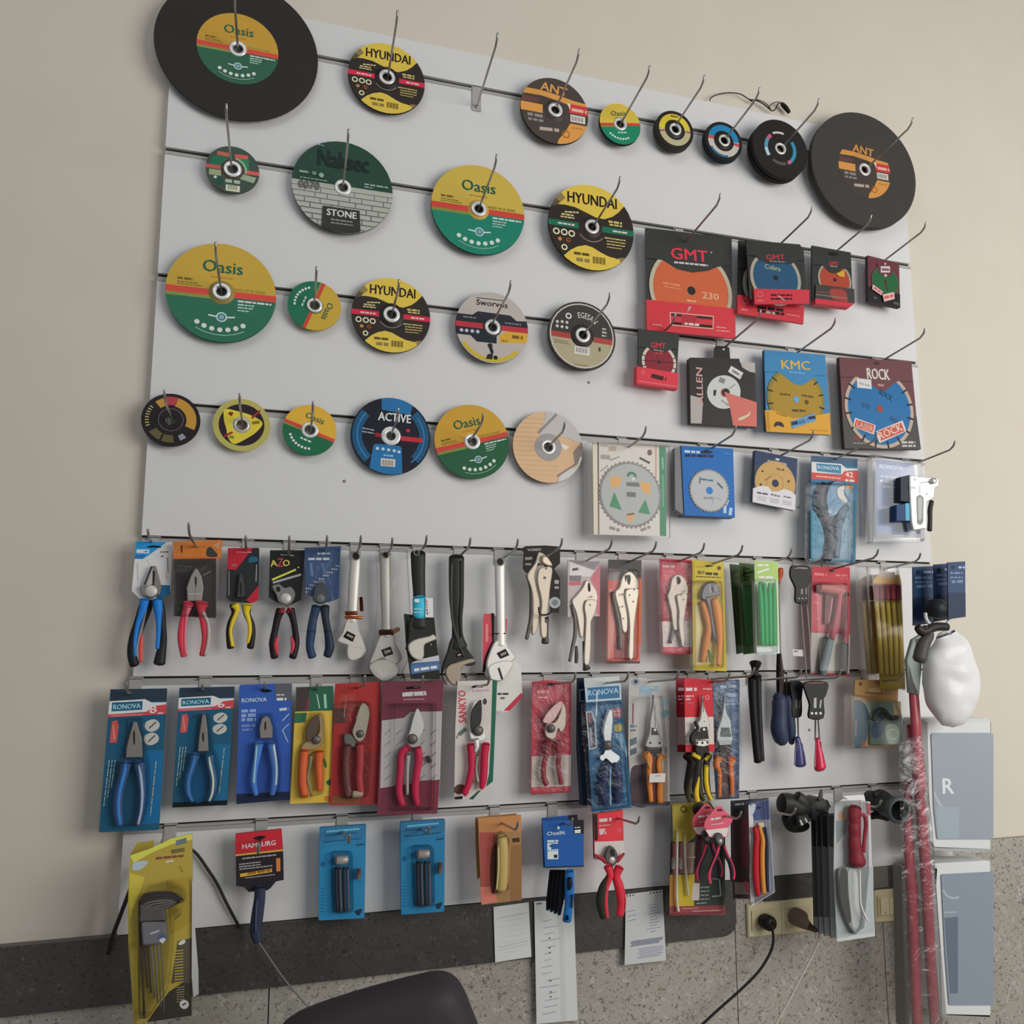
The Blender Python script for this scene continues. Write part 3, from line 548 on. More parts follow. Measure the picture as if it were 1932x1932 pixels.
# ================================================================ cards, blades and blister packs of the right-hand rows
def zoom(x0, y0, k): return lambda Y: PX(Y, x0, y0, k)
def item(name, label, cat, fr, x, y, group=None):
    p = fr(x, y); return Thing(name, label, cat, p, group, px=(fr.x0 + x * fr.k, fr.y0 + y * fr.k))
def card(T, fr, pts, m, items=(), th=.0015, side=None, part='card', r=0, parent=None, bev=0, label=None):
    b = T.part(part, parent, label); b.prism(fr, rnd(pts, r) if r else pts, th, m, bev, side); b.draw(fr, items); return b
def blister(T, fr, pts, th, kind='clear', r=.12, bev=.004, part='blister', parent=None):
    b = T.part(part, parent); b.prism(fr, rnd(pts, r) if r else pts, th, kind, bev); return b
def blade(T, fr, cx, cy, rpx, m, rim, items=(), d=.002, hole='2a2a2a', seg=0, part='blade', rw=.12, teeth=0, hr=.1):
    """saw / diamond blade lying on a card: a real disc with rim, slots and arbor hole"""
    c = fr(cx, cy); R = rpx * fr.u(cx, cy); b = T.part(part); f = DF(c.x, fr.Y - d, c.z, R, clip=True)
    if teeth:
        P = []
        for i in range(teeth):
            a = 2 * PI * i / teeth; P += [(math.cos(a) * .93, math.sin(a) * .93), (math.cos(a + .2 * PI / teeth) * 1.0, math.sin(a + .2 * PI / teeth) * 1.0), (math.cos(a + 1.1 * PI / teeth) * .96, math.sin(a + 1.1 * PI / teeth) * .96)]
        g = DF(c.x, fr.Y - d, c.z, R, clip=False); g.sgn = 1; b.prism(g, P, d * .8, rim)
        b.draw(f, [('d', m, 0, 0, .9)])
    else:
        b.lathe(Vector((c.x, fr.Y - d, c.z)), [(.0001, 0), (R, 0), (R, -d * .9)], rim, 48, sm=False); b.draw(f, [('p', m, [(math.cos(2 * PI * i / 40) * (1 - rw), math.sin(2 * PI * i / 40) * (1 - rw)) for i in range(40)])])
    if seg:
        for i in range(seg): a = 2 * PI * (i + .5) / seg; b.draw(f, [('q', '26231f', .82 * math.cos(a), .82 * math.sin(a), math.cos(a), math.sin(a), .045)])
    b.draw(f, [('p', hole, [(math.cos(2 * PI * i / 20) * hr, math.sin(2 * PI * i / 20) * hr) for i in range(20)])] + list(items)); return b
zA = zoom(1170, 400, 320 / 1932); zB = zoom(1390, 420, 400 / 1932); zC = zoom(1080, 600, 430 / 1932); zD = zoom(1400, 640, 440 / 1932); zE = zoom(1500, 830, 300 / 1932)
BK = '383937'; RD = 'c93a42'
# big diamond blade card
f = zA(-.034); T = item('blade_pack', 'largest black and red blade card with a big orange diamond blade in the upper right', 'saw blade pack', f, 800, 1400)
card(T, f, [(285, 178), (1272, 292), (1272, 1130), (300, 1040)], BK, [('s', '1d1d1d', [(735, 285), (780, 270), (820, 300), (775, 320)])], side='262726')
blade(T, f.at(-.0345), 808, 900, 466, 'c4623d', 'b5ae98', [('l', 'd98a60', -.68, .1, -.25, .08, .04), ('l', 'd98a60', -.66, .02, -.26, 0, .025), ('t', 'e0a080', 'GMT', -.3, .5, .3, .5, .16), ('t', 'd8a888', '230', .26, -.14, .66, -.14, .15), ('l', 'e0a484', -.12, -.24, .1, -.24, .04)], rw=.09)
card(T, f.at(-.0372), [(286, 179), (1271, 292), (1272, 600), (1110, 625), (1000, 670), (820, 690), (650, 650), (480, 545), (292, 520)], BK, [('t', 'd83a48', 'GMT', 585, 530, 1000, 572, 125), ('l', 'c8c4c0', 615, 572, 1000, 610, 20), ('d', 'c8c4c0', 1040, 462, 8)], th=.003, part='print_panel')
f = f.at(-.040); b = card(T, f, [(300, 995), (1312, 1100), (1316, 1442), (305, 1342)], RD, [('p', 'd8c8b8', [(565, 1140), (1065, 1185), (1062, 1335), (570, 1290)]), ('p', RD, [(573, 1147), (1058, 1192), (1055, 1327), (577, 1283)]), ('p', '3a2c2c', [(582, 1153), (1052, 1198), (1052, 1228), (582, 1183)]), ('p', '1f1a20', [(582, 1250), (1050, 1292), (1050, 1320), (582, 1278)]), ('p', 'a83440', [(700, 1165), (870, 1180), (870, 1300), (700, 1285)]), ('l', 'd8c8c0', 735, 1272, 900, 1288, 26), ('l', 'e09a98', 370, 1280, 470, 1292, 12), ('l', 'e09a98', 1095, 1310, 1210, 1322, 12), ('l', 'e09a98', 1095, 1350, 1250, 1362, 12), ('p', 'b89a94', [(780, 1075), (815, 1085), (760, 1150)])], th=.007, part='sleeve')
HK2 = [(1288, 463, 1369, 372, 'in the large black and red card with the orange blade')]
# two blue-blade cards, one behind the other
def gmt(f, P, lab, cx, cy, r, bm, sleeve, lobe, text, sub, cards, group=None, th=.007, seg=0, rim='a9a595', rw=.12):
    T = item('blade_pack', lab, 'saw blade pack', f, cx, sleeve[0][1], group); card(T, f, cards, BK, th=.006, side='2a2a2a')
    blade(T, f, cx, cy, r, bm, rim, P, seg=seg, rw=rw)
    el = lambda a, b, y: (a[0] + (b[0] - a[0]) * (y - a[1]) / (b[1] - a[1]), y)
    cr = cards[1:3] if len(cards) == 5 else cards[1:2]; k = len(cr); lobe = [cards[0]] + cr + [el(cards[k], cards[k + 1], lobe[2][1] + 4)] + lobe[2:] + [el(cards[0], cards[-1], lobe[-1][1] - 4)]
    card(T, f.at(f.Y - .003), lobe, BK, [('t', 'cf3845', 'GMT', *text), ('l', '9c8a86', *sub)], th=.003, part='print_panel')
    card(T, f.at(f.Y - .006), sleeve, 'd23c48', [], th=th, part='sleeve'); return T
f = zB(-.045)
T = gmt(f, [], 'black and red card with a blue diamond blade, hanging lower and behind its twin', 300, 590, 240, '2b5473', [(10, 655), (615, 760), (608, 922), (8, 825)], [(110, 250), (500, 300), (500, 420), (330, 470), (130, 420)], (230, 400, 380, 418, 40), (240, 430, 380, 445, 8), [(20, 160), (560, 220), (560, 780), (15, 700)])
T.parts[-1][1].draw(f.at(-.0512), [('l', '1d1418', 185, 770, 430, 800, 26), ('l', '1d1418', 190, 800, 430, 835, 24), ('l', 'c8a8a0', 265, 815, 350, 828, 20), ('o', 'e07a80', 80, 715, 26, 6), ('l', 'e8a0a0', 40, 790, 100, 797, 10), ('l', 'e8a0a0', 455, 835, 570, 855, 8)])
f = zB(-.075)
T = gmt(f, [('t', 'a9b08a', 'Cobra', -.42, .3, .2, .27, .17), ('d', '5a80a0', .56, -.44, .05)], 'black and red card with a blue diamond blade, hanging in front of its twin', 352, 508, 228, '2a5678', [(155, 602), (662, 612), (660, 740), (165, 742)], [(130, 170), (560, 215), (560, 340), (500, 375), (400, 375), (300, 375), (215, 345), (160, 300)], (272, 338, 440, 338, 46), (300, 352, 445, 360, 9), [(85, 158), (575, 198), (610, 250), (640, 700), (120, 700)])
T.parts[-1][1].draw(f.at(-.0812), [('l', '241a1e', 312, 660, 505, 662, 16), ('l', '241a1e', 312, 695, 505, 695, 16), ('l', 'c8a8a0', 375, 665, 440, 710, 12), ('o', 'e07a80', 212, 655, 22, 6), ('l', 'e8a0a0', 185, 712, 240, 713, 7)]); T.parts[0][1].draw(f.at(-.0752), [('s', '161616', [(310, 225), (350, 215), (410, 235), (350, 245)])])
HK2 += [(1466, 466, 1536, 399, 'in the two cards with blue blades')]
# small orange blade card
f = zB(-.052); T = gmt(f, [], 'black card with a small orange blade and orange flash, right of the blue blades', 890, 525, 150, 'b04a36', [(715, 690), (1075, 735), (1030, 772), (720, 735)], [(720, 300), (1020, 345), (960, 420), (930, 455), (870, 462), (830, 440), (780, 385)], (842, 385, 925, 398, 36), (850, 396, 915, 404, 10), [(686, 208), (1040, 272), (1060, 740), (690, 700)], th=.02, seg=0, rim='a39a86')
T.parts[2][1].draw(f.at(-.056), [('p', '45423f', [(720, 560), (1070, 605), (1075, 735), (715, 690)]), ('s', 'a8443c', [(850, 610), (980, 620), (1010, 715), (960, 715), (870, 690)]), ('q', '7a3a34', 860, 600, 1020, 610, 8), ('l', '7d4a46', 730, 628, 830, 640, 14), ('l', '8a8886', 722, 655, 1000, 690, 8), ('p', 'd8a63c', [(905, 465), (980, 430), (982, 500), (930, 490)]), ('s', '1a1a1a', [(830, 280), (880, 270), (930, 290), (880, 300)])])
HK2 += [(1573, 478, 1650, 418, 'in the card with the small orange blade')]
# small green blade card
f = zB(-.040); T = item('blade_pack', 'small maroon card with a green blade and two slanted stickers near the right edge', 'saw blade pack', f, 1340, 780)
card(T, f, [(1193, 298), (1480, 372), (1488, 775), (1200, 715)], '6d3a42', [('p', '242324', [(1195, 580), (1488, 655), (1490, 780), (1200, 715)]), ('l', '6c6a6c', 1250, 680, 1275, 690, 14), ('l', '5c5c5e', 1430, 730, 1480, 745, 22)], th=.012, side='2c2426')
blade(T, f, 1350, 540, 122, '27663f', '5f5a48', [('q', '5a3228', -.05, .05, .12, -.6, .12)], rw=.08, hole='4a2c2c')
card(T, f.at(-.0425), [(1280, 370), (1430, 400), (1420, 470), (1355, 500), (1290, 450)], '6d3a42', [('r', 'd8cfcf', 1312, 398, 1396, 455), ('l', '8a5a60', 1320, 426, 1390, 430, 22), ('d', 'e6a8b0', 1356, 482, 14), ('d', 'd8d0d0', 1352, 376, 9)], th=.0026, part='print_panel')
card(T, f.at(-.045), [(1240, 562), (1335, 630), (1318, 662), (1235, 605)], 'e0b6b2', [('l', 'c8606a', 1252, 592, 1322, 642, 16)], th=.002, part='sticker'); card(T, f.at(-.046), [(1330, 655), (1432, 632), (1440, 695), (1345, 720)], 'e6b8b4', [('l', 'd0606a', 1345, 685, 1425, 665, 22)], th=.002, part='sticker')
HK2 += [(1673, 488, 1754, 433, 'in the small maroon card with the green blade')]
# row below: small dark red blade
f = zC(-.040); T = gmt(f, [('q', '3a1a1c', -1, .0, 1, .04, .03), ('l', 'b0484a', -.25, .5, .2, .5, .12)], 'small black card with a dark red blade and a pink-red sleeve, under the largest card', 732, 375, 145, '822a34', [(545, 408), (900, 470), (892, 602), (545, 555)], [(620, 180), (860, 210), (840, 262), (790, 290), (700, 290), (640, 250)], (665, 250, 790, 262, 46), (690, 270, 770, 282, 10), [(560, 88), (905, 140), (880, 560), (560, 480)], th=.02, rim='c8beb2', rw=.16, seg=10)
T.parts[-1][1].draw(f.at(-.0462), [('o', 'e890a0', 600, 462, 15, 4), ('l', '3c1c22', 670, 488, 795, 520, 34), ('q', 'e88a9a', 560, 535, 880, 580, 5)]); T.parts[0][1].draw(f.at(-.0402), [('d', 'd0ccc8', 700, 160, 10), ('d', 'd0ccc8', 745, 178, 15, 9)])
HK2 += [(1250, 629, 1283, 606, 'in the small card with the dark red blade')]
# black, grey and coral square with a white disc
f = zC(-.035); T = item('disc_pack', 'black square box with a white disc and a coral wedge, hung by a black tab', 'disc pack', f, 1280, 900)
card(T, f, [(990, 335), (1415, 345), (1420, 375), (1545, 385), (1560, 925), (1000, 895)], '343332', [('p', 'bdb8b2', [(1422, 372), (1545, 378), (1550, 465), (1500, 455), (1440, 420)]), ('p', 'b9b3ae', [(1000, 655), (1095, 680), (1105, 720), (1095, 895), (1003, 892)]), ('d', 'd2d4d0', 1283, 628, 142, 142), ('p', '2a2a2a', [(1195, 610), (1222, 610), (1212, 660), (1195, 660)]), ('d', '2f2e2d', 1300, 632, 34, 36), ('o', 'b06a5c', 1295, 632, 34, 10, 40, 250), ('p', 'd9776a', [(1285, 625), (1562, 715), (1562, 922), (1362, 912), (1330, 740)]), ('p', 'e0dcd8', [(1345, 405), (1448, 465), (1420, 522), (1318, 455)]), ('l', '8c8a88', 1355, 445, 1425, 490, 22),
     ('t', 'd8a8a0', 'ALLEN', 1108, 738, 1098, 425, 52), ('s', 'd8d8b0', [(1410, 850), (1480, 820), (1505, 790), (1495, 830), (1420, 868)]), ('l', '8a8a84', 1245, 520, 1290, 540, 40), ('l', 'a9a9a4', 1330, 600, 1380, 560, 12), ('l', 'a0a09c', 1265, 700, 1330, 745, 16)], th=.016, side='3c3836', r=.03)
b = T.part('hang_tab'); b.prism(f.at(-.031), rnd([(1205, 235), (1330, 240), (1340, 380), (1195, 380)], .2), .002, '2e2d2c'); b.draw(f.at(-.031), [('d', 'c8c6c2', 1282, 266, 9)])
HK2 += [(1366, 656, 1441, 598, 'in the black square box with the white disc')]
# light blue and yellow pack
f = zD(-.042); T = item('blade_pack', 'sky blue and yellow card with a golden blade, centre of the right-hand blade cards', 'saw blade pack', f, 460, 780)
card(T, f, [(185, 88), (688, 130), (725, 615), (735, 790), (200, 760)], '4189bb', [('t', 'e2b34a', 'KMC', 330, 245, 565, 256, 72), ('l', '78b4d8', 390, 270, 520, 284, 10), ('p', '12202c', [(400, 140), (440, 115), (485, 132), (475, 152)])], th=.012, side='3a4a60')
blade(T, f, 445, 500, 236, 'ad8c2c', '8f8038', [('l', '6a5420', -.55, .12, -.2, .12, .06), ('l', '6a5420', .2, .15, .6, .12, .06), ('l', '5a4818', -.16, -.36, .3, -.34, .07), ('d', '5f4a18', .36, -.06, .07)], seg=14, hole='6aa8d6', rw=.1)
card(T, f.at(-.0445), [(186, 89), (687, 130), (694, 300), (605, 300), (560, 345), (500, 380), (440, 375), (380, 330), (305, 272), (187, 268)], '4189bb', [('t', 'e2b34a', 'KMC', 330, 245, 565, 256, 72), ('l', '78b4d8', 390, 270, 520, 284, 10)], th=.0026, part='print_panel')
card(T, f.at(-.0475), [(190, 590), (250, 585), (420, 655), (560, 640), (728, 610), (735, 792), (205, 765)], 'e0a634', [('s', '2c2838', [(262, 725), (275, 690), (305, 682), (335, 695), (348, 728), (320, 722), (300, 715), (280, 722)]), ('l', '8a6a1c', 285, 612, 370, 640, 8), ('l', 'b08020', 560, 752, 715, 760, 6), ('q', 'c89028', 210, 600, 225, 760, 20)], th=.004, part='sleeve')
card(T, f.at(-.049), [(405, 680), (600, 612), (618, 672), (420, 740)], '6da2cc', [('q', '1c2a48', 412, 700, 462, 690, 30), ('q', '1c2a48', 550, 655, 608, 645, 26), ('l', '4c78a8', 470, 692, 548, 668, 34)], th=.001, part='sticker')
HK2 += [(1500, 668, 1583, 614, 'in the sky blue and yellow card')]
# ROCK pack
f = zD(-.042); T = item('blade_pack', 'large maroon and grey card with a bright blue toothed blade and two red stickers', 'saw blade pack', f, 1160, 910)
card(T, f, [(805, 148), (1403, 185), (1445, 640), (1482, 912), (850, 905)], '6f4548', [('t', 'dcd4d0', 'ROCK', 1040, 328, 1225, 340, 88), ('l', 'b88a88', 1125, 378, 1180, 385, 18), ('p', '4c4b49', [(832, 650), (1446, 640), (1482, 912), (850, 905)]), ('s', '7c3a3c', [(918, 832), (935, 795), (968, 780), (1005, 795), (1022, 832), (970, 838)]), ('l', '9a9894', 920, 862, 1025, 862, 8), ('l', 'c8c4c0', 1320, 855, 1435, 855, 18), ('l', 'c8c4c0', 1325, 884, 1438, 884, 16)], th=.014, side='3a2a2c')
blade(T, f, 1136, 578, 282, '1f70aa', 'c0ac98', [('t', '14466e', 'ROCK', 0, .38, .36, .22, .14), ('l', '2a5a8a', -.5, .05, -.3, .05, .1), ('l', '2a5a8a', .3, -.2, .5, -.3, .1), ('r', 'd8d8d8', -.62, .48, -.2, .72), ('l', 'b0b0b0', -.56, .6, -.26, .56, .05), ('d', '17598e', -.34, .02, .05)], seg=16, hole='a04a38', rw=.09, hr=.09)
card(T, f.at(-.0445), [(806, 149), (1402, 185), (1412, 350), (1296, 345), (1250, 375), (1175, 435), (1120, 412), (1040, 360), (960, 312), (815, 312)], '6f4548', [('t', 'dcd4d0', 'ROCK', 1040, 328, 1225, 340, 88), ('l', 'b88a88', 1125, 378, 1180, 385, 18), ('d', '4a2a2c', 1115, 200, 25, 16)], th=.0026, part='print_panel')
for q, tx in (([(935, 650), (1108, 712), (1092, 790), (918, 725)], ('t', 'dcb0a0', 'LASER', 948, 722, 1082, 768, 44)), ([(1105, 765), (1330, 672), (1362, 762), (1138, 862)], ('t', 'e6c8c0', 'ROCK', 1145, 832, 1335, 752, 62))):
    m = [sum(p[0] for p in q) / 4, sum(p[1] for p in q) / 4]; card(T, f.at(-.046), q, 'e0d4cc', [('p', 'cc5c48', [(m[0] + (p[0] - m[0]) * .88, m[1] + (p[1] - m[1]) * .8) for p in q]), tx], th=.0012, part='sticker', r=.1)
HK2 += [(1665, 680, 1750, 633, 'in the large maroon card with the blue blade')]
# saw blade in clear clamshell, green side strip
f = zC(-.045); T = item('saw_blade_pack', 'clear clamshell with a steel toothed saw blade and a green side strip', 'saw blade pack', f, 480, 1860)
card(T, f, [(170, 1045), (795, 1090), (795, 1850), (180, 1835)], 'd6cfc6', [('p', 'e0d2b8', [(172, 1048), (205, 1050), (210, 1832), (182, 1830)]), ('p', '5c5850', [(212, 1052), (224, 1053), (228, 1833), (218, 1833)]), ('p', '3f8560', [(735, 1090), (792, 1094), (795, 1850), (742, 1845)]), ('q', '8fc8a8', 762, 1180, 768, 1280, 10), ('q', '7ab898', 765, 1330, 770, 1600, 8), ('p', 'c98a70', [(704, 1085), (712, 1085), (712, 1400), (704, 1400)]), ('l', 'b0aaa4', 240, 1080, 300, 1085, 14), ('l', 'b9a890', 310, 1105, 385, 1110, 40), ('l', 'a09a98', 240, 1175, 320, 1182, 36), ('q', '3a3634', 570, 1185, 655, 1230, 16), ('l', '8c8680', 320, 1205, 400, 1175, 10), ('d', '7a5a48', 655, 1140, 20, 26), ('l', '8c8882', 315, 1775, 400, 1800, 24), ('l', '8c8882', 580, 1800, 660, 1770, 24), ('l', 'a8a29c', 240, 1300, 300, 1250, 12)], side='9c968e')
blade(T, f, 490, 1497, 272, 'aeb0ae', '8a8480', [('p', 'e0a560', [(-.62, .5), (-.27, .5), (-.35, .2), (-.6, .14)]), ('p', 'e0a560', [(.3, .4), (.64, .36), (.6, .02), (.36, .12)]), ('p', 'e0a560', [(-.18, -.6), (.12, -.64), (-.02, -.86)]), ('p', '3f8a62', [(-.5, .05), (-.28, -.48), (-.66, -.38)]), ('p', '3f8a62', [(.46, -.12), (.6, -.56), (.22, -.52)]), ('o', '2f7a52', .05, .52, .12, .07, 0, 180), ('l', '6f6f6c', -.12, .3, .28, .3, .12), ('l', '6a6a68', -.12, .0, .16, 0, .14), ('q', '7a4a30', -.12, -.6, .1, -.56, .05), ('d', 'd8dad8', .1, .46, .05)], teeth=44, hole='4c4844', hr=.06)
blister(T, f.at(-.058), [(110, 1040), (835, 1075), (840, 1875), (120, 1870)], .014, 'clear', .05, .006)
HK2 += [(1180, 849, 1228, 822, 'in the clear clamshell with the toothed blade')]
# blue pack with white saw blade
f = zC(-.050); T = item('saw_blade_pack', 'bright blue card with a silver toothed blade right of the clear clamshell', 'saw blade pack', f, 1150, 1680)
card(T, f, [(922, 1082), (1362, 1108), (1378, 1690), (950, 1672)], '1a66b0', [('l', 'c0d4e8', 950, 1130, 1080, 1138, 20), ('l', '1c2438', 955, 1165, 1195, 1172, 22), ('s', '14242e', [(1085, 1140), (1140, 1118), (1190, 1140), (1140, 1150)]), ('l', 'a8c8e8', 1292, 1655, 1292, 1590, 26), ('l', 'a8c8e8', 1335, 1672, 1345, 1600, 26), ('q', 'd0d8d0', 1295, 1610, 1325, 1545, 8), ('l', '4a8ac8', 1280, 1148, 1340, 1152, 10)], th=.03, side='16386a')
blade(T, f, 1158, 1465, 172, 'b3b5b8', 'a09684', [('l', '4a6a80', -.4, .5, .2, .46, .08), ('q', '3a4858', -.46, .3, -.44, .6, .05), ('q', '3a5a70', .4, .38, .66, .14, .08), ('l', '8a8f94', -.3, -.35, .2, -.32, .1), ('o', '8a98a4', .35, -.5, .2, .03, 20, 200)], teeth=40, hole='2a78c4', hr=.17)
b = T.part('carton_side'); b.prism(f.at(-.047), [(868, 1100), (925, 1092), (950, 1672), (870, 1620)], .02, '77787c')
HK2 += [(1334, 851, 1393, 816, 'in the bright blue card with the silver blade')]
# small gold disc on navy/white card
f = zD(-.040); T = item('blade_pack', 'small navy and white card with a golden drilled disc', 'saw blade pack', f, 260, 1400)
card(T, f, [(110, 920), (460, 990), (438, 1415), (90, 1345)], '2d3c5c', [('t', 'c8ccd4', 'SUNRIVER', 210, 1020, 370, 1052, 22), ('l', 'd8dce0', 278, 992, 312, 1000, 14)], th=.014, side='3a4458')
blade(T, f, 272, 1195, 168, 'c09a5c', 'a8906a', [('d', '4a3018', -.6, .5, .05), ('d', '4a3018', .42, .62, .05), ('d', '4a3018', -.72, -.1, .06), ('d', '4a3018', .66, .12, .06), ('o', 'b08a4c', 0, 0, .4, .03), ('l', '6a5030', .1, .66, .34, .6, .07), ('l', '7a6038', -.5, .1, -.2, .3, .05)], hole='232c48', hr=.17, rw=.04)
card(T, f.at(-.0425), [(92, 1235), (150, 1215), (215, 1220), (250, 1262), (300, 1262), (345, 1240), (400, 1255), (445, 1290), (438, 1418), (88, 1348)], 'd2cfd4', [('l', '4c4a58', 125, 1270, 212, 1285, 14), ('l', '6c6a74', 240, 1285, 312, 1302, 14), ('l', '6c6a74', 345, 1302, 405, 1315, 12)] + [('l', 'a09ea8', x, 1300 + 14 * i + (x - 125) * .17, x + 75, 1312 + 14 * i + (x - 125) * .17, 5) for x in (128, 230, 335) for i in range(3)], th=.0026, part='print_panel')
HK2 += [(1470, 861, 1540, 828, 'in the small navy and white card')]
# pipe cutter card
f = zE(-.040); T = item('pipe_cutter_pack', 'blue blister pack with grey pipe shears, big white 42 on red, right side', 'pipe cutter', f, 460, 1500)
card(T, f, [(200, 190), (760, 230), (735, 1500), (175, 1470)], '2a7390', [('p', '3f5a76', [(200, 190), (760, 230), (755, 330), (200, 265)]), ('p', 'd4d0ce', [(200, 265), (560, 292), (620, 345), (762, 348), (760, 372), (640, 372), (575, 420), (200, 395)]), ('p', '3d7d9c', rnd([(258, 285), (560, 308), (558, 412), (262, 378)], .1)), ('t', 'c4d4da', 'RONOVA', 275, 350, 535, 372, 42), ('p', 'c84a46', [(198, 392), (560, 432), (600, 378), (762, 378), (762, 525), (560, 500), (198, 475)]), ('t', 'e8d8d0', '42', 612, 450, 705, 455, 62), ('l', 'e8c8c0', 610, 490, 720, 498, 26), ('l', 'e6b0a0', 255, 440, 560, 470, 16), ('p', '3a6f98', [(205, 480), (330, 500), (300, 700), (215, 760)]), ('p', 'c28a34', [(615, 548), (705, 548), (705, 600), (615, 590)]), ('p', '3a7ca4', [(600, 610), (755, 612), (750, 740), (640, 740)])])
b = T.part('blade_head'); b.prism(f.at(-.055), smooth2([(470, 500), (560, 505), (600, 540), (530, 580), (515, 640), (550, 720), (620, 765), (560, 830), (480, 930), (420, 900), (385, 780), (395, 620)]), .012, 's:4f6a82', .002); b.draw(f.at(-.055), [('d', '8fa4b4', 425, 868, 28), ('d', '8fa4b4', 490, 885, 22), ('d', '9ab0bc', 415, 925, 20)])
b = T.part('steel_jaw'); b.prism(f.at(-.053), smooth2([(560, 545), (600, 560), (590, 640), (640, 740), (600, 760), (540, 710), (512, 640), (520, 580)]), .006, 'c9c6be', .001)
b = T.part('handle'); b.limb(f.at(-.052), [(360, 540, 45), (310, 700, 50), (330, 860, 55), (400, 1000, 52), (440, 1180, 48), (440, 1340, 50), (400, 1450, 40)], '343a48', .5)
b = T.part('handle'); b.limb(f.at(-.050), [(620, 800, 40), (560, 920, 55), (530, 1080, 42), (520, 1260, 40), (500, 1420, 36)], '4c6478', .5)
b = T.part('label_sticker'); b.prism(f.at(-.0505), rnd([(190, 830), (260, 900), (330, 1050), (360, 1200), (320, 1420), (190, 1440)], .2), .001, '2f7c98')
blister(T, f.at(-.064), [(185, 500), (745, 530), (735, 1500), (175, 1475)], .022, 'film', .1, .008)
HK2 += [(1568, 870, 1662, 836, 'in the blister pack with the pipe shears')]
# staple gun pack
f = zE(-.060); T = item('staple_gun_pack', 'clear clamshell with a chrome staple gun sticking out in front of a blue card', 'staple gun', f, 1300, 1200)
card(T, f, [(985, 235), (1440, 285), (1530, 1190), (990, 1180)], '4d6c9c', [('p', '3c5f9a', [(985, 235), (1440, 285), (1440, 340), (985, 310)]), ('t', 'b8c8dc', 'RONOVA', 1030, 345, 1310, 368, 48), ('l', 'a0b4cc', 1040, 440, 1250, 460, 24), ('d', 'c8d4e0', 1045, 498, 16), ('l', 'b0c0d4', 1095, 510, 1195, 520, 22), ('l', 'b0c0d4', 1070, 565, 1250, 580, 24), ('p', '5d6474', [(990, 1130), (1525, 1150), (1530, 1190), (990, 1180)]), ('l', '9aa8bc', 1190, 1162, 1420, 1172, 10), ('l', '8a9cb8', 1140, 690, 1220, 680, 8)])
b = T.part('gun_body'); g = f.at(-.105)
b.prism(g, rnd([(1395, 425), (1600, 450), (1700, 455), (1750, 470), (1748, 560), (1700, 590), (1690, 700), (1600, 760), (1600, 1080), (1440, 1100), (1415, 1000), (1400, 700)], .15), .022, 'm:dcdad4', .003)
b.draw(g, [('p', '8c8d8a', rnd([(1470, 690), (1520, 660), (1565, 700), (1560, 1000), (1530, 1040), (1480, 1020)], .3)), ('p', 'b4b6b2', rnd([(1490, 710), (1525, 690), (1545, 720), (1540, 960), (1500, 980)], .3)), ('q', 'a4a6a2', 1510, 520, 1640, 510, 14), ('d', '4c4c4a', 1600, 655, 10), ('d', 'c8c8c4', 1455, 480, 18), ('q', '9a9c98', 1520, 540, 1515, 660, 8), ('p', 'c0d0d0', [(1400, 560), (1470, 570), (1465, 600), (1400, 590)])])
b = T.part('magazine'); b.prism(f.at(-.10), [(1395, 425), (1400, 760), (1280, 745), (1280, 450)], .02, '262e36', .002)
b = T.part('rear_block'); b.prism(f.at(-.10), [(1395, 760), (1395, 985), (1230, 985), (1230, 790)], .02, '22416a', .002); b.draw(f.at(-.10), [('p', '58a8cc', [(1340, 770), (1392, 770), (1392, 980), (1345, 980)])])
b = T.part('lever'); b.limb(f.at(-.107), [(1660, 745, 24), (1640, 850, 26), (1640, 960, 24), (1635, 1100, 26)], '2f2c28', .8); b = T.part('spring_knob'); b.lathe(f.at(-.11)(1680, 500), [(.001, .006), (.007, .006), (.0085, .002), (.0085, -.01)], 'm:e0e0dc', 20)
blister(T, f.at(-.085), [(945, 160), (1560, 260), (1600, 1230), (920, 1260)], .024, 'clear', .04, .008)
blister(T, f.at(-.066), [(860, 240), (950, 200), (960, 1240), (900, 1260)], .03, 'haze', .04, .004, part='back_shell')
HK2 += [(1722, 877, 1806, 847, 'in the clamshell with the staple gun')]
for h in HK2: hook(*h)
# ================================================================ row of pliers and wrenches
zF = zoom(195, 1000, 300 / 1932); zG = zoom(490, 1000, 300 / 1932); zH = zoom(740, 1010, 340 / 1932); zI = zoom(1040, 1030, 280 / 1932); zJ = zoom(1290, 1040, 280 / 1932); zK = zoom(1500, 1030, 310 / 1932)
def jaws(T, f, pts, m, th=.008, slot=None, piv=None, pm='s:a39f9a', part='jaws', bev=.0018, parent=None, sm=True):
    b = T.part(part, parent); b.prism(f, smooth2(pts) if sm else pts, th, m, bev)
    if slot: b.draw(f, [('s', '211e1d', slot)])
    if piv:
        c = f(piv[0], piv[1]); r = piv[2] * f.u(piv[0], piv[1]); q = T.part('pivot', b); q.lathe(c, [(.0001, .0022), (r * .75, .0018), (r, .0004), (r, -.002)], pm, 24)
    return b
def grip(T, f, pts, m, inl=(), flat=.75, part='handle'):
    b = T.part(part); b.limb(f, pts, m, flat)
    for p, mm in inl:
        q = T.part('grip_inlay', b); w = max(v[2] for v in pts) * f.u(*pts[0][:2]) * flat; q.limb(f.at(f.Y - w * .55), p, mm, .8)
    return b
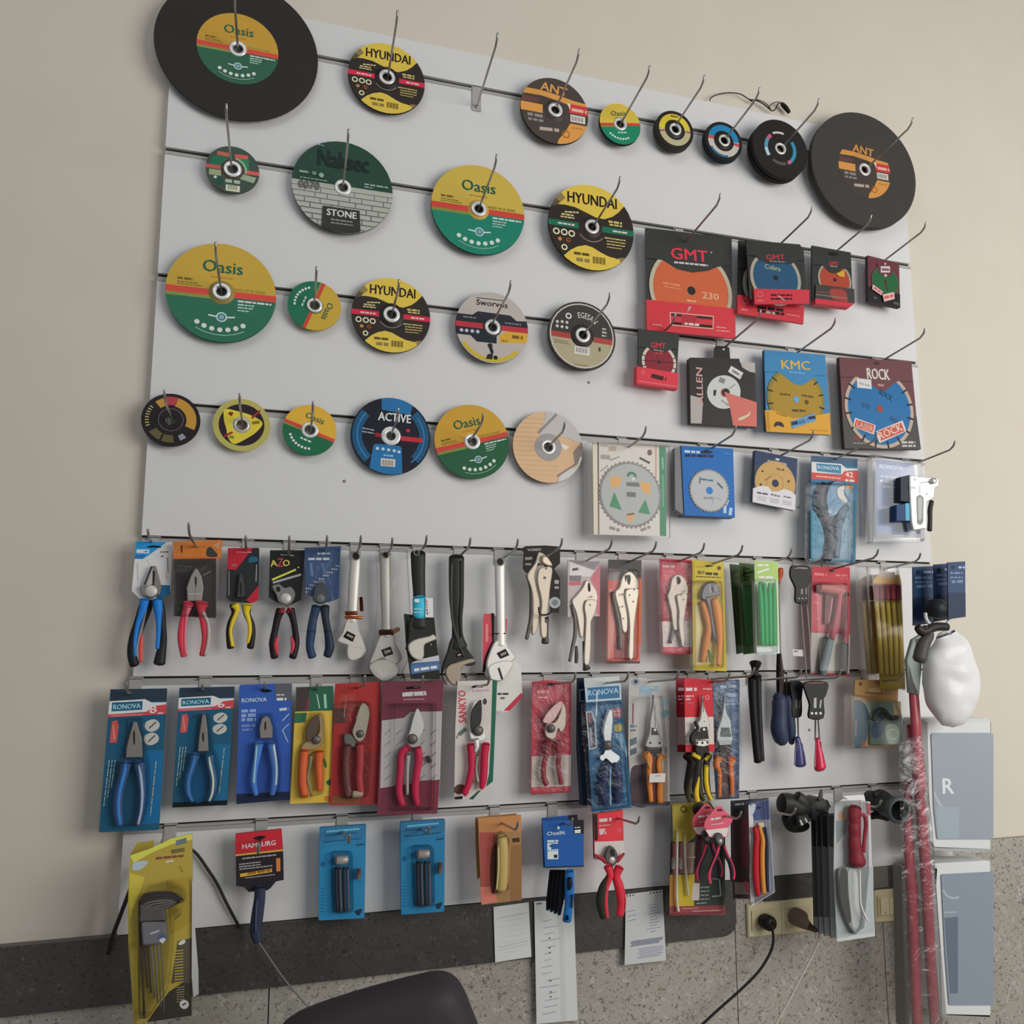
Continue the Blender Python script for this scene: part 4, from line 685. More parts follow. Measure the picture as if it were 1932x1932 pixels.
# blue/black pliers on white card
f = zF(-.030); T = item('carded_pliers', 'blue and black pliers on a white and blue card, leftmost of the upper plier row', 'pliers', f, 560, 1680)
card(T, f, [(400, 135), (842, 150), (815, 775), (690, 838), (440, 830), (345, 740), (378, 370)], 'c4c1bc', [('p', '1f7ab4', [(400, 136), (770, 148), (560, 300), (480, 352), (376, 348)]), ('p', '265d8c', [(384, 300), (520, 300), (480, 352), (376, 348)]), ('p', 'd0d4d6', [(402, 236), (560, 236), (556, 285), (402, 278)]), ('p', '1f7ab4', rnd([(470, 268), (530, 248), (545, 270)], .2)), ('p', '1b5a80', [(700, 668), (808, 672), (812, 775), (690, 838), (640, 830)]), ('p', '1a1c1c', [(520, 205), (600, 185), (705, 195), (700, 215), (540, 215)]), ('l', '55524e', 695, 268, 790, 265, 16), ('l', '55524e', 700, 320, 735, 318, 16), ('l', '66635f', 780, 340, 785, 520, 14), ('l', '9a6a68', 762, 520, 772, 600, 10), ('l', '8d8a86', 415, 400, 420, 620, 8), ('p', 'dcd8ce', [(525, 360), (600, 350), (590, 440), (560, 420)])], th=.003, side='14181c')
jaws(T, f.at(-.042), [(600, 432), (635, 438), (665, 540), (700, 690), (685, 780), (580, 828), (480, 800), (442, 710), (450, 680), (495, 668), (545, 540)], 's:6d6a67', slot=[(598, 510), (625, 505), (622, 600), (610, 690), (588, 680)], piv=(578, 742, 80), sm=False)
b = T.parts[-2][1]; b.draw(f.at(-.042), [('q', '1c1b1b', 590, 440, 500, 660, 16), ('p', '8e8b88', [(600, 450), (595, 660), (520, 680)])])
grip(T, f.at(-.040), [(500, 855, 55), (465, 960, 50), (420, 1120, 50), (365, 1320, 58), (345, 1500, 58), (380, 1640, 62)], '16181a', [([(500, 850, 60), (480, 960, 48), (425, 1120, 32), (385, 1330, 28), (385, 1530, 20)], '1a62a8'), ([(478, 1260, 14), (455, 1400, 28), (455, 1600, 22)], 'c8423e')])
grip(T, f.at(-.040), [(655, 850, 60), (700, 960, 50), (715, 1120, 46), (730, 1320, 44), (700, 1500, 64), (680, 1620, 76)], '1c1e20', [([(655, 850, 58), (665, 950, 58), (672, 1100, 36), (668, 1280, 28), (655, 1440, 26)], '1a62a8')])
b = T.part('spring_gap'); b.prism(f.at(-.036), [(555, 850), (610, 850), (590, 960), (500, 1180), (470, 1270)], .004, '151415')
# red handled pliers in clear blister
f = zF(-.050); T = item('carded_pliers', 'red and grey pliers in a clear blister under an orange header', 'pliers', f, 1110, 1560)
card(T, f, [(850, 140), (1440, 120), (1430, 340), (850, 350)], 'c9682f', [('p', 'b85a2c', [(850, 330), (1430, 325), (1430, 345), (850, 352)]), ('q', '5c2a18', 950, 185, 952, 275, 22), ('l', 'a84a28', 1070, 205, 1235, 205, 12), ('d', '2a5a20', 1140, 206, 18, 10), ('s', '34342f', [(1260, 230), (1300, 205), (1350, 250), (1390, 310), (1330, 330), (1255, 310)]), ('p', 'd08060', [(1330, 180), (1420, 150), (1400, 240)])], th=.002, r=.06)
card(T, f.at(-.049), [(855, 352), (1370, 345), (1370, 1070), (860, 1045)], '3a3836', [('l', '6a6866', 890, 430, 1080, 450, 8), ('l', '5a5856', 890, 490, 1060, 480, 6), ('q', '8a8784', 1210, 550, 1310, 500, 8), ('q', '75726f', 1180, 500, 1260, 430, 5), ('p', '2c282a', [(890, 520), (1020, 520), (1010, 860), (890, 860)])], part='backing_card')
jaws(T, f.at(-.062), [(1110, 470), (1140, 470), (1190, 560), (1215, 690), (1195, 860), (1020, 865), (1010, 700), (1060, 560)], 's:8e8a84', slot=[(1115, 570), (1130, 570), (1135, 620), (1122, 700), (1112, 620)], sm=False)
T.parts[-1][1].draw(f.at(-.062), [('q', 'b0aca6', 1030, 775, 1195, 775, 8), ('q', '5f5c58', 1122, 700, 1118, 850, 4)])
grip(T, f.at(-.060), [(1035, 895, 75), (1010, 960, 45), (965, 1130, 45), (950, 1320, 50), (980, 1530, 42)], 'be3442', [([(1040, 935, 40), (1010, 1060, 18), (990, 1300, 14), (1000, 1500, 18)], 'd65a68')])
grip(T, f.at(-.060), [(1200, 895, 90), (1190, 980, 50), (1225, 1130, 50), (1240, 1320, 44), (1205, 1520, 42)], 'a83440', [([(1210, 1000, 24), (1270, 1130, 18), (1280, 1320, 22), (1240, 1520, 22)], '8e8a84')])
b = T.part('spring_gap'); b.prism(f.at(-.056), [(1090, 860), (1135, 860), (1130, 1010), (1085, 1010)], .004, '241c18')
blister(T, f.at(-.066), [(840, 130), (1450, 112), (1415, 1095), (840, 1050)], .003, 'clear', .06, .001, part='clamshell_back'); blister(T, f.at(-.074), [(885, 365), (1395, 355), (1380, 1060), (880, 1040)], .018, 'clear', .12, .006)
# yellow black pliers
f = zF(-.030); T = item('carded_pliers', 'small yellow and black pliers on a red and black card', 'pliers', f, 1670, 1460)
card(T, f, [(1515, 220), (1895, 215), (1885, 850), (1790, 890), (1540, 865), (1495, 820)], '242628', [('p', '9c2230', [(1512, 222), (1820, 216), (1640, 450), (1610, 485), (1508, 480)]), ('p', '9c2230', [(1885, 680), (1885, 850), (1790, 890), (1740, 850)]), ('p', '22566e', [(1760, 350), (1800, 320), (1870, 330), (1880, 380), (1770, 400)]), ('l', 'b06a68', 1620, 268, 1800, 270, 16), ('l', '8a5050', 1560, 430, 1620, 425, 30), ('l', '8c8a88', 1528, 500, 1525, 800, 9), ('l', '8c8a88', 1862, 420, 1855, 630, 12)], th=.003, r=.05)
jaws(T, f.at(-.040), [(1650, 530), (1690, 530), (1715, 680), (1720, 810), (1620, 820), (1635, 670)], 's:3a3b3c', slot=[(1660, 650), (1680, 650), (1678, 780), (1662, 780)], sm=False)
grip(T, f.at(-.040), [(1590, 910, 62), (1600, 1010, 44), (1550, 1130, 44), (1530, 1250, 42), (1545, 1430, 44)], '1d1a18', [([(1600, 910, 58), (1625, 980, 32), (1570, 1120, 26), (1545, 1240, 22), (1570, 1410, 24)], 'd8a228')])
grip(T, f.at(-.040), [(1745, 920, 66), (1745, 1020, 44), (1800, 1150, 40), (1810, 1280, 40), (1785, 1430, 44)], '1d1a18', [([(1750, 915, 62), (1740, 1000, 36), (1775, 1130, 26), (1780, 1250, 24), (1755, 1370, 16)], 'd8a228')])
# AZO cutters
f = zG(-.035); T = item('carded_pliers', 'black and red pliers on a black card with a yellow slash', 'pliers', f, 290, 1600)
card(T, f, [(125, 245), (555, 245), (500, 850), (330, 930), (200, 870), (110, 820)], '1d1e1e', [('t', 'b8a850', 'A', 135, 445, 215, 435, 75), ('t', 'a03a3c', 'Z', 215, 445, 285, 445, 100), ('t', 'b8a850', 'O', 290, 445, 370, 430, 75), ('q', 'b8b840', 150, 605, 440, 480, 22), ('q', '8a8c8c', 160, 640, 505, 540, 26), ('p', '4a4c4a', [(130, 690), (240, 645), (280, 700), (220, 760), (150, 740)]), ('l', '7c7a78', 255, 300, 420, 312, 14), ('d', 'c8c050', 470, 455, 10)], th=.003)
jaws(T, f.at(-.045), [(150, 680), (240, 660), (300, 700), (380, 690), (430, 770), (400, 870), (320, 920), (230, 870), (200, 790)], 's:6a6c6a', slot=[(200, 700), (240, 690), (250, 740), (210, 750)], piv=(315, 830, 70))
grip(T, f.at(-.044), [(255, 975, 60), (220, 1060, 46), (185, 1220, 42), (160, 1380, 48), (180, 1550, 46)], '1c1517', [([(265, 970, 50), (290, 1000, 20)], '8c3440'), ([(215, 1290, 14), (195, 1400, 30), (215, 1510, 16)], 'a83444')])
grip(T, f.at(-.044), [(370, 975, 60), (400, 1060, 42), (430, 1220, 38), (440, 1380, 44), (400, 1550, 46)], '1c1517', [([(370, 968, 46), (340, 1000, 18)], '8c3440'), ([(385, 1290, 10), (405, 1400, 26), (385, 1500, 12)], 'a83444')])
# navy pliers in a bag
f = zG(-.045); T = item('carded_pliers', 'dark navy pliers in a clear bag on a blue card with a chequered band', 'pliers', f, 740, 1570)
card(T, f, [(545, 215), (985, 195), (965, 830), (830, 880), (560, 780)], '34496c', [('l', '9ab0c0', 700, 285, 855, 285, 20), ('l', 'b0bcc8', 590, 352, 855, 350, 28), ('q', '5a6f90', 620, 400, 640, 560, 30), ('q', '4c6284', 760, 400, 800, 560, 40)] +
     [('r', 'c4c8cc', 560 + 26 * i, 745 - 19.5 * i - 22 * j, 574 + 26 * i, 760 - 19.5 * i - 22 * j) for i in range(16) for j in range(3) if (i + j) % 2 == 0] + [('q', '56606e', 700, 640, 800, 660, 90)], th=.002)
jaws(T, f.at(-.056), [(700, 650), (780, 650), (820, 740), (830, 850), (740, 900), (650, 850), (660, 740)], 's:3c4248', piv=(740, 830, 55), pm='5a605f')
grip(T, f.at(-.055), [(690, 930, 60), (650, 1080, 52), (625, 1250, 56), (610, 1420, 50), (640, 1540, 52)], '24344c', [([(640, 1250, 16), (625, 1400, 14)], '34506c')])
grip(T, f.at(-.055), [(790, 930, 62), (800, 1080, 46), (830, 1250, 48), (850, 1420, 58), (820, 1530, 50)], '1f2836')
blister(T, f.at(-.066), [(520, 215), (1005, 190), (960, 1240), (500, 1240)], .016, 'film', .05, .004, part='plastic_bag')
# adjustable wrenches
def wrench(T, f, bar, body, hole, worm, moving, m, bm=None, th=.008, label=None):
    b = T.part('shank'); b.limb(f, bar, m, .42, n=12); h = T.part('fixed_jaw'); h.prism(f.at(f.Y - .004), smooth2(body, 3), th, m, .0025)
    if hole: h2 = f.at(f.Y - .0045); b.draw(f.at(f.Y - max(v[2] for v in bar) * f.u(*bar[0][:2]) * .42), [('d', '1f1c1a', *hole), ('o', 's:7a7672', hole[0], hole[1], hole[2] * 1.1, hole[2] * .3)])
    if worm:
        h.draw(f.at(f.Y - .004), [('p', '17110f', worm)]); cx = sum(p[0] for p in worm) / 4; cy = sum(p[1] for p in worm) / 4
        w = T.part('worm_screw', h); q = [Vector(worm[0]) * .5 + Vector(worm[3]) * .5, Vector(worm[1]) * .5 + Vector(worm[2]) * .5]; c = (q[0] + q[1]) / 2; P = [c + (v - c) * .62 for v in q]
        wd = (Vector(worm[0]) - Vector(worm[3])).length * .26; N = 13
        w.sweep([f.at(f.Y - .0055)(*(P[0] * (1 - i / (N - 1)) + P[1] * (i / (N - 1)))) for i in range(N)], [wd * f.u(*q[0]) * (1 if i % 2 else .72) for i in range(N)], 's:8c857c', 1, 10)
    if moving: j = T.part('movable_jaw'); j.prism(f.at(f.Y - .006), smooth2(moving, 3), th * .9, bm or m, .002)
f = zG(-.032); T = item('adjustable_wrench', 'shorter chrome adjustable wrench with copper bands, left of the bagged one', 'wrench', f, 1150, 1590)
wrench(T, f, [(1165, 270, 60), (1160, 400, 66), (1140, 700, 66), (1128, 960, 62), (1125, 1120, 64)], [(1060, 1080), (1180, 1080), (1200, 1200), (1285, 1420), (1280, 1500), (1200, 1560), (1120, 1440), (1060, 1400), (940, 1350), (1000, 1250)], (1168, 318, 44), [(1060, 1225), (1165, 1275), (1130, 1360), (1012, 1300)], [(1070, 1400), (1160, 1420), (1270, 1440), (1240, 1540), (1130, 1590), (1065, 1540)], 's:b4b1aa')
b = T.part('copper_band'); b.limb(f.at(-.036), [(1045, 1010, 26), (1180, 1010, 26)], 'm:6a3a24', 1.0); b.limb(f.at(-.036), [(1040, 1060, 20), (1240, 1065, 20)], 'm:a85c38', 1.0); b = T.part('copper_band'); b.limb(f.at(-.036), [(1230, 820, 20), (1240, 980, 24)], 'm:5a3220', .6)
f = zG(-.045); T = item('adjustable_wrench', 'long chrome adjustable wrench wrapped in crinkled clear plastic', 'wrench', f, 1520, 1840)
wrench(T, f, [(1530, 290, 66), (1525, 450, 66), (1530, 800, 64), (1540, 1100, 58), (1540, 1300, 66)], [(1470, 1270), (1620, 1270), (1650, 1380), (1735, 1550), (1640, 1640), (1560, 1600), (1480, 1560), (1330, 1630), (1380, 1480)], (1530, 305, 36), [(1475, 1455), (1590, 1415), (1625, 1505), (1510, 1545)], [(1330, 1640), (1480, 1570), (1620, 1600), (1700, 1700), (1620, 1800), (1500, 1840), (1380, 1760)], 's:a5a29b')
b = T.part('copper_band'); b.limb(f.at(-.049), [(1460, 1245, 36), (1620, 1240, 36)], 'm:4a281c', .9); b.limb(f.at(-.052), [(1620, 1240, 30), (1690, 1200, 30)], 'm:d08a64', .9)
blister(T, f.at(-.066), [(1420, 230), (1800, 210), (1840, 1000), (1850, 1500), (1720, 1780), (1500, 1860), (1320, 1700), (1400, 1300), (1450, 800)], .028, 'film', .1, .008, part='plastic_bag')
f = zH(-.085); T = item('adjustable_wrench', 'black adjustable wrench with a sky blue label and a navy and white tag', 'wrench', f, 300, 1530)
wrench(T, f, [(278, 190, 80), (280, 400, 74), (290, 640, 66), (290, 860, 72), (290, 980, 90)], [(200, 880), (410, 880), (430, 1060), (470, 1110), (380, 1140), (260, 1130), (150, 1230), (170, 1100)], (262, 185, 26), None, [(170, 1190), (240, 1120), (400, 1080), (440, 1060), (475, 1110), (400, 1145), (345, 1180), (340, 1290), (300, 1340), (210, 1300)], '262624', 's:b0aca2')
b = T.part('sky_blue_label'); b.limb(f.at(-.088), [(290, 672, 72), (300, 770, 80), (300, 868, 76)], '3aa8cc', .55); b.draw(f.at(-.102), [('l', 'bfe0ea', 240, 700, 290, 700, 36), ('l', 'a0d0e0', 235, 790, 320, 790, 10), ('l', 'a0d0e0', 235, 825, 320, 825, 10)])
b = T.part('white_label'); b.prism(f.at(-.098), [(360, 672), (435, 672), (440, 880), (355, 880)], .002, 'ccd2d0'); b.draw(f.at(-.098), [('l', 'b0584c', 370, 700, 372, 780, 12), ('l', '5a5654', 370, 790, 378, 850, 14)])
b = T.part('hang_tag'); b.prism(f.at(-.081), [(125, 840), (450, 880), (515, 1540), (200, 1540), (150, 1200)], .002, '22221f'); b.draw(f.at(-.081), [('p', 'a8acb0', [(270, 1335), (500, 1285), (505, 1345), (200, 1375)]), ('p', '46628c', [(198, 1385), (505, 1345), (512, 1440), (205, 1490)]), ('l', 'c0ccd8', 235, 1445, 480, 1410, 30), ('l', '6a6a66', 180, 890, 190, 980, 14), ('l', '6a6a66', 380, 930, 400, 960, 16), ('l', '7c7a76', 410, 1160, 425, 1180, 14)])
f = zH(-.040); T = item('adjustable_wrench', 'large black-handled adjustable wrench with bare steel jaws, second from the black-tagged one', 'wrench', f, 700, 1600)
wrench(T, f, [(690, 235, 82), (688, 400, 82), (690, 700, 78), (695, 900, 58), (700, 1080, 62), (720, 1200, 90)], [(640, 1100), (750, 1080), (790, 1190), (900, 1360), (820, 1400), (740, 1380), (650, 1370), (560, 1440), (545, 1540), (590, 1600), (545, 1560), (530, 1430), (590, 1260)], None, [(680, 1262), (742, 1248), (755, 1300), (690, 1320)], [(570, 1480), (600, 1400), (700, 1360), (850, 1320), (890, 1355), (780, 1390), (740, 1440), (740, 1540), (690, 1610), (620, 1580)], '2a2b29', 's:8c8070')
b = T.part('grip_ridge'); b.limb(f.at(-.046), [(640, 280, 16), (632, 600, 15), (645, 900, 14), (700, 1120, 12), (770, 1300, 10)], '3c3d3a', 1); b.limb(f.at(-.046), [(730, 280, 12), (735, 600, 12), (725, 900, 12), (740, 1090, 10)], '1d1e1c', 1)
f = zH(-.048); T = item('adjustable_wrench', 'longest silver adjustable wrench, in front of a red and white tag', 'wrench', f, 1150, 1560)
wrench(T, f, [(1155, 275, 56), (1155, 450, 55), (1160, 750, 52), (1165, 1050, 50), (1165, 1180, 56)], [(1110, 1130), (1215, 1130), (1250, 1200), (1320, 1300), (1270, 1360), (1180, 1360), (1090, 1390), (1050, 1520), (1010, 1400), (1040, 1270)], (1157, 285, 38), [(1118, 1265), (1215, 1215), (1255, 1285), (1160, 1325)], [(1030, 1420), (1090, 1370), (1230, 1340), (1300, 1380), (1230, 1500), (1180, 1560), (1070, 1550), (1040, 1500)], 's:b9b7b2')
T.parts[-1][1].draw(f.at(-.054), [('q', '2c2a28', 1140, 1420, 1180, 1545, 24)]); b = T.part('cable_tie'); b.limb(f.at(-.051), [(1090, 1055, 7), (1215, 1052, 7)], '2a2826', .8)
b = T.part('hang_tag'); b.prism(f.at(-.040), [(985, 840), (1230, 880), (1225, 1060), (1215, 1230), (1380, 1410), (1395, 1690), (1240, 1890), (1100, 1890), (1060, 1560), (960, 1450), (970, 900)], .0015, 'c4c0ba')
b.draw(f.at(-.040), [('p', 'b44450', [(985, 840), (1095, 840), (1090, 1140), (1000, 1330), (965, 1460), (972, 900)]), ('p', '1c1416', [(1060, 830), (1095, 840), (1090, 1140), (1010, 1330), (995, 1480), (960, 1460), (1000, 1290), (1070, 1140)]), ('q', 'c88084', 1015, 950, 1015, 1140, 22), ('p', 'b44450', [(1215, 880), (1232, 900), (1222, 1060), (1210, 1030)]), ('p', 'ac3040', [(1385, 1685), (1385, 1745), (1260, 1880), (1195, 1880)]), ('l', '3c3a38', 1130, 1700, 1245, 1700, 22), ('l', '5a5856', 1160, 1745, 1205, 1745, 22), ('q', '9a9a96', 1110, 1885, 1180, 1885, 4)])
# locking pliers
def vise(T, f, m, up, lo, lever, screw, slot=None, th=.010, dots=()):
    b = T.part('upper_jaw_and_handle'); b.prism(f.at(f.Y - .006), smooth2(up, 3), th, m, .002)
    if slot: b.draw(f.at(f.Y - .006), [('s', '241f1e', slot)])
    b.draw(f.at(f.Y - .006), [('d', '6f6862', x, y, r) for x, y, r in dots])
    c = T.part('lower_jaw'); c.prism(f, smooth2(lo, 3), th, m, .002); d = T.part('release_lever'); d.limb(f.at(f.Y + .004), lever, 's:5c5650', .6)
    e = T.part('adjusting_screw'); e.limb(f.at(f.Y + .002), screw, 's:4a4542', 1)
f = zH(-.060); T = item('locking_pliers', 'locking pliers tied to a black diamond-shaped tag, leftmost of the locking pliers', 'locking pliers', f, 1620, 1150)
vise(T, f, 's:b5a999', [(1590, 350), (1715, 345), (1700, 520), (1680, 700), (1665, 860), (1660, 1080), (1600, 1080), (1590, 880), (1600, 700), (1560, 520), (1560, 420)], [(1590, 180), (1660, 230), (1620, 320), (1570, 300), (1550, 360), (1530, 440), (1560, 600), (1590, 760), (1560, 1000), (1500, 1050), (1510, 700), (1480, 540), (1448, 425), (1530, 300), (1560, 200)],
     [(1440, 430, 12), (1490, 560, 26), (1500, 700, 30), (1490, 900, 28), (1440, 1110, 20)], [(1640, 880, 40), (1640, 1060, 34), (1640, 1150, 42)], dots=[(1635, 455, 16), (1650, 355, 12)])
b = T.part('nose'); b.prism(f.at(-.07), smooth2([(1620, 215), (1660, 225), (1720, 320), (1660, 320), (1610, 280)], 3), .008, 's:c4b6a4', .002); b = T.part('wire_tie'); b.wire([f.at(-.078)(*p) for p in ((1570, 770), (1580, 840), (1640, 855), (1700, 830))], .0018, '1f1b1a')
b = T.part('hang_tag'); b.prism(f.at(-.056), [(1375, 150), (1430, 115), (1640, 108), (1800, 120), (1800, 300), (1735, 360), (1800, 460), (1800, 590), (1790, 830), (1690, 830), (1690, 380), (1600, 300), (1440, 410), (1400, 360), (1410, 180)], .0015, '1f1d1c')
b.draw(f.at(-.056), [('t', 'b8b0a8', 'VOREX', 1450, 170, 1600, 165, 26), ('l', '8c8682', 1425, 250, 1500, 245, 30), ('l', '8c8682', 1425, 310, 1490, 310, 20), ('l', '9c9894', 1740, 500, 1785, 500, 40), ('l', '9c9894', 1740, 560, 1785, 560, 24), ('d', '9aa0a0', 1742, 722, 60), ('d', '6c7476', 1745, 722, 34)])
f = zI(-.055); T = item('locking_pliers', 'bare locking pliers with a black screw end on a short white and pink card', 'locking pliers', f, 460, 1600)
card(T, f, [(215, 180), (640, 205), (628, 915), (215, 925)], 'b4a8a6', [('p', '8a8284', [(215, 182), (640, 206), (560, 310), (240, 200)]), ('p', 'd0cac6', [(240, 205), (565, 325), (505, 400), (240, 395)]), ('p', 'c0707c', [(638, 225), (632, 900), (590, 890), (600, 600), (510, 430)]), ('p', '7c7476', [(235, 385), (395, 385), (380, 460), (235, 455)]), ('p', 'bc6470', [(230, 465), (385, 460), (385, 510), (230, 515)]), ('l', '5c5456', 275, 310, 370, 295, 34)], th=.003, side='8a8484')
vise(T, f.at(-.062), 's:b8aea2', [(470, 700), (600, 720), (560, 900), (520, 1000), (520, 1200), (500, 1520), (430, 1520), (440, 1200), (450, 950), (430, 800)], [(490, 455), (580, 560), (610, 680), (560, 800), (470, 720), (430, 740), (440, 880), (430, 1150), (380, 1180), (350, 1000), (320, 860), (270, 720), (330, 640), (410, 540), (450, 455)],
     [(270, 770, 18), (310, 950, 26), (310, 1150, 26), (280, 1300, 24), (240, 1500, 20)], [(440, 1250, 34), (445, 1500, 34), (450, 1560, 38), (460, 1600, 54)], slot=None, dots=[(525, 660, 12), (505, 770, 12)])
T.parts[-3][1].draw(f.at(-.062), [('s', '1c1818', [(480, 490), (500, 485), (512, 560), (500, 600), (478, 570)])]); b = T.part('release_lever'); b.limb(f.at(-.058), [(325, 1310, 18), (330, 1420, 26), (325, 1520, 22)], '4c4442', .7)
f = zI(-.045); T = item('locking_pliers', 'locking pliers in a blister pack with an orange-red card and grey head', 'locking pliers', f, 930, 1540)
card(T, f, [(745, 175), (1175, 185), (1155, 1530), (725, 1530)], 'c8635a', [('p', '4c4846', [(745, 175), (1175, 185), (1172, 420), (745, 430)]), ('p', '847a7a', [(750, 300), (900, 300), (860, 450), (748, 450)]), ('l', 'b06a5c', 800, 330, 870, 330, 18), ('l', 'a8a2a0', 890, 310, 990, 320, 14), ('p', 'c45a34', [(1120, 430), (1172, 430), (1165, 1300), (1100, 1300)]), ('p', 'd88a80', [(750, 560), (800, 560), (830, 1000), (760, 1470), (735, 1470)]), ('p', '504a48', [(727, 1500), (1155, 1500), (1155, 1532), (725, 1532)]), ('p', '8a2c28', [(815, 1300), (860, 1150), (940, 1350), (930, 1470), (810, 1470)])], th=.002, side='4c4040', r=.04)
vise(T, f.at(-.056), 's:beb4a6', [(1000, 560), (1140, 560), (1130, 700), (1100, 900), (1080, 1100), (1070, 1450), (1010, 1450), (1020, 1100), (1010, 900), (975, 720), (965, 620)], [(1010, 330), (1080, 370), (1140, 480), (1110, 580), (970, 560), (960, 640), (990, 800), (1000, 1000), (985, 1120), (930, 1100), (900, 900), (830, 620), (890, 540), (930, 400)],
     [(800, 600, 16), (850, 850, 26), (890, 1050, 28), (905, 1340, 28)], [(1020, 1200, 26), (1020, 1440, 22)], dots=[(1080, 568, 12), (925, 630, 14), (1020, 640, 12), (928, 790, 12), (1068, 725, 12), (940, 945, 12)])
T.parts[-3][1].draw(f.at(-.056), [('s', '3a3230', [(955, 390), (985, 380), (1025, 380), (1035, 440), (1015, 510), (990, 470), (985, 420), (970, 470)])]); blister(T, f.at(-.072), [(775, 300), (1165, 300), (1145, 1490), (745, 1490)], .026, 'clear', .15, .006)
f = zI(-.055); T = item('locking_pliers', 'locking pliers in a bag on a crimson and white card, beside the yellow pack', 'locking pliers', f, 1640, 1400)
card(T, f, [(1412, 165), (1840, 185), (1855, 1405), (1455, 1405)], 'b83448', [('l', 'e0a0a8', 1450, 265, 1610, 270, 26), ('l', 'cc6874', 1455, 335, 1610, 335, 10), ('l', 'd8788a', 1680, 230, 1800, 240, 22), ('p', '9c2838', [(1440, 470), (1520, 470), (1570, 980), (1440, 980)]), ('p', 'c9b9b4', [(1440, 985), (1850, 970), (1852, 1315), (1455, 1315)])], th=.002)
vise(T, f.at(-.064), 's:9c9288', [(1640, 640), (1770, 620), (1760, 800), (1730, 1000), (1745, 1280), (1700, 1300), (1660, 1050), (1660, 850), (1640, 720)], [(1640, 370), (1720, 400), (1780, 520), (1770, 640), (1640, 640), (1640, 720), (1670, 900), (1650, 1080), (1590, 1080), (1560, 850), (1515, 660), (1545, 560), (1570, 430)],
     [(1530, 680, 18), (1580, 850, 26), (1590, 1060, 26), (1545, 1260, 22)], [(1690, 1100, 30), (1720, 1290, 28)], dots=[(1735, 590, 12), (1720, 700, 12), (1690, 640, 10)])
T.parts[-3][1].draw(f.at(-.064), [('s', '3a2a2c', [(1630, 410), (1660, 400), (1690, 460), (1660, 500), (1635, 480)])]); blister(T, f.at(-.078), [(1420, 180), (1845, 200), (1850, 1395), (1460, 1395)], .02, 'film', .05, .004, part='plastic_bag')
# yellow pack with orange pump pliers
f = zJ(-.070); T = item('water_pump_pliers', 'orange-handled pump pliers on a bright yellow card', 'pliers', f, 330, 1560)
card(T, f, [(108, 110), (520, 150), (560, 1565), (120, 1545)], 'cab43c', [('p', 'b8a034', [(112, 130), (140, 130), (160, 1540), (122, 1540)]), ('s', '1c1810', [(270, 195), (310, 180), (395, 190), (310, 205)]), ('t', '3a3010', 'BEST', 185, 298, 275, 300, 42), ('l', '3a3010', 285, 290, 445, 298, 34), ('l', '5c4c18', 160, 330, 480, 342, 14), ('d', '5a4a20', 460, 220, 26), ('l', 'a89440', 150, 200, 260, 205, 10), ('p', 'd8c890', [(150, 700), (210, 700), (220, 1480), (160, 1480)])], th=.002)
jaws(T, f.at(-.084), [(235, 600), (250, 500), (300, 420), (380, 390), (450, 440), (475, 560), (400, 590), (340, 600), (330, 640), (290, 640)], 's:5a585c', slot=[(360, 470), (380, 460), (390, 520), (372, 535)])
T.parts[-1][1].draw(f.at(-.084), [('q', 'a8a6a8', 330, 430, 355, 540, 14), ('q', 'a09ea0', 410, 440, 425, 520, 12)])
b = T.part('sliding_bar'); b.limb(f.at(-.082), [(300, 600, 30), (340, 720, 32), (370, 900, 30), (400, 1080, 28), (440, 1200, 18)], 's:6c6a6c', .5)
grip(T, f.at(-.086), [(400, 620, 42), (430, 760, 60), (455, 950, 52), (470, 1200, 36), (450, 1480, 28)], 'd98a42', [([(410, 640, 14), (470, 800, 14), (490, 1000, 12)], 'e8a868')])
grip(T, f.at(-.078), [(240, 660, 30), (285, 820, 44), (320, 1000, 40), (290, 1200, 46), (245, 1430, 32)], 'c87a38', [([(280, 760, 12), (320, 920, 12)], 'dca060')])
b = T.part('green_label'); b.limb(f.at(-.082), [(320, 1290, 16), (345, 1370, 22), (345, 1440, 14)], '4f6a3c', .5); blister(T, f.at(-.098), [(160, 370), (520, 380), (550, 1520), (140, 1510)], .026, 'clear', .1, .008)
# three green screwdriver / handle packs
def greenpack(f, x0, x1, x2, x3, y0, y1, lab, c1, c2, hm, wh, grp='green handle packs'):
    T = item('handle_pack', lab, 'handle pack', f, (x2 + x3) / 2, y1, grp)
    card(T, f, [(x0, y0), (x1, y0 + 15), (x3, y1 - 20), (x2, y1)], c1, [('p', c2, [(x0 + 8, y0 + 8), (x1 - 6, y0 + 22), (x1 - 2, y0 + 250), (x0 + 12, y0 + 245)]), ('l', wh, x0 + 40, y0 + 60, x1 - 120, y0 + 62, 26), ('q', wh, x0 + 40, y0 + 160, x0 + 190, y0 + 110, 22), ('l', wh, x0 + 60, y0 + 215, x1 - 60, y0 + 222, 26)], th=.002)
    for i in range(4):
        t = (i + .5) / 4; xa = x0 + 40 + (x1 - x0 - 60) * t; xb = x2 + 50 + (x3 - x2 - 90) * t
        b = T.part('green_handle'); b.limb(f.at(f.Y - .010), [(xa, y0 + 300, 16), (xa + (xb - xa) * .2, y0 + 400, 26), (xa + (xb - xa) * .35, y0 + 480, 30), (xa + (xb - xa) * .7, y0 + 800, 30), (xb, y1 - 130, 28)], hm if i % 2 else hm, .7)
    blister(T, f.at(f.Y - .020), [(x0 + 10, y0 + 240), (x1 - 5, y0 + 245), (x3 - 10, y1 - 30), (x2 + 10, y1 - 10)], .018, 'clear', .06, .005); return T
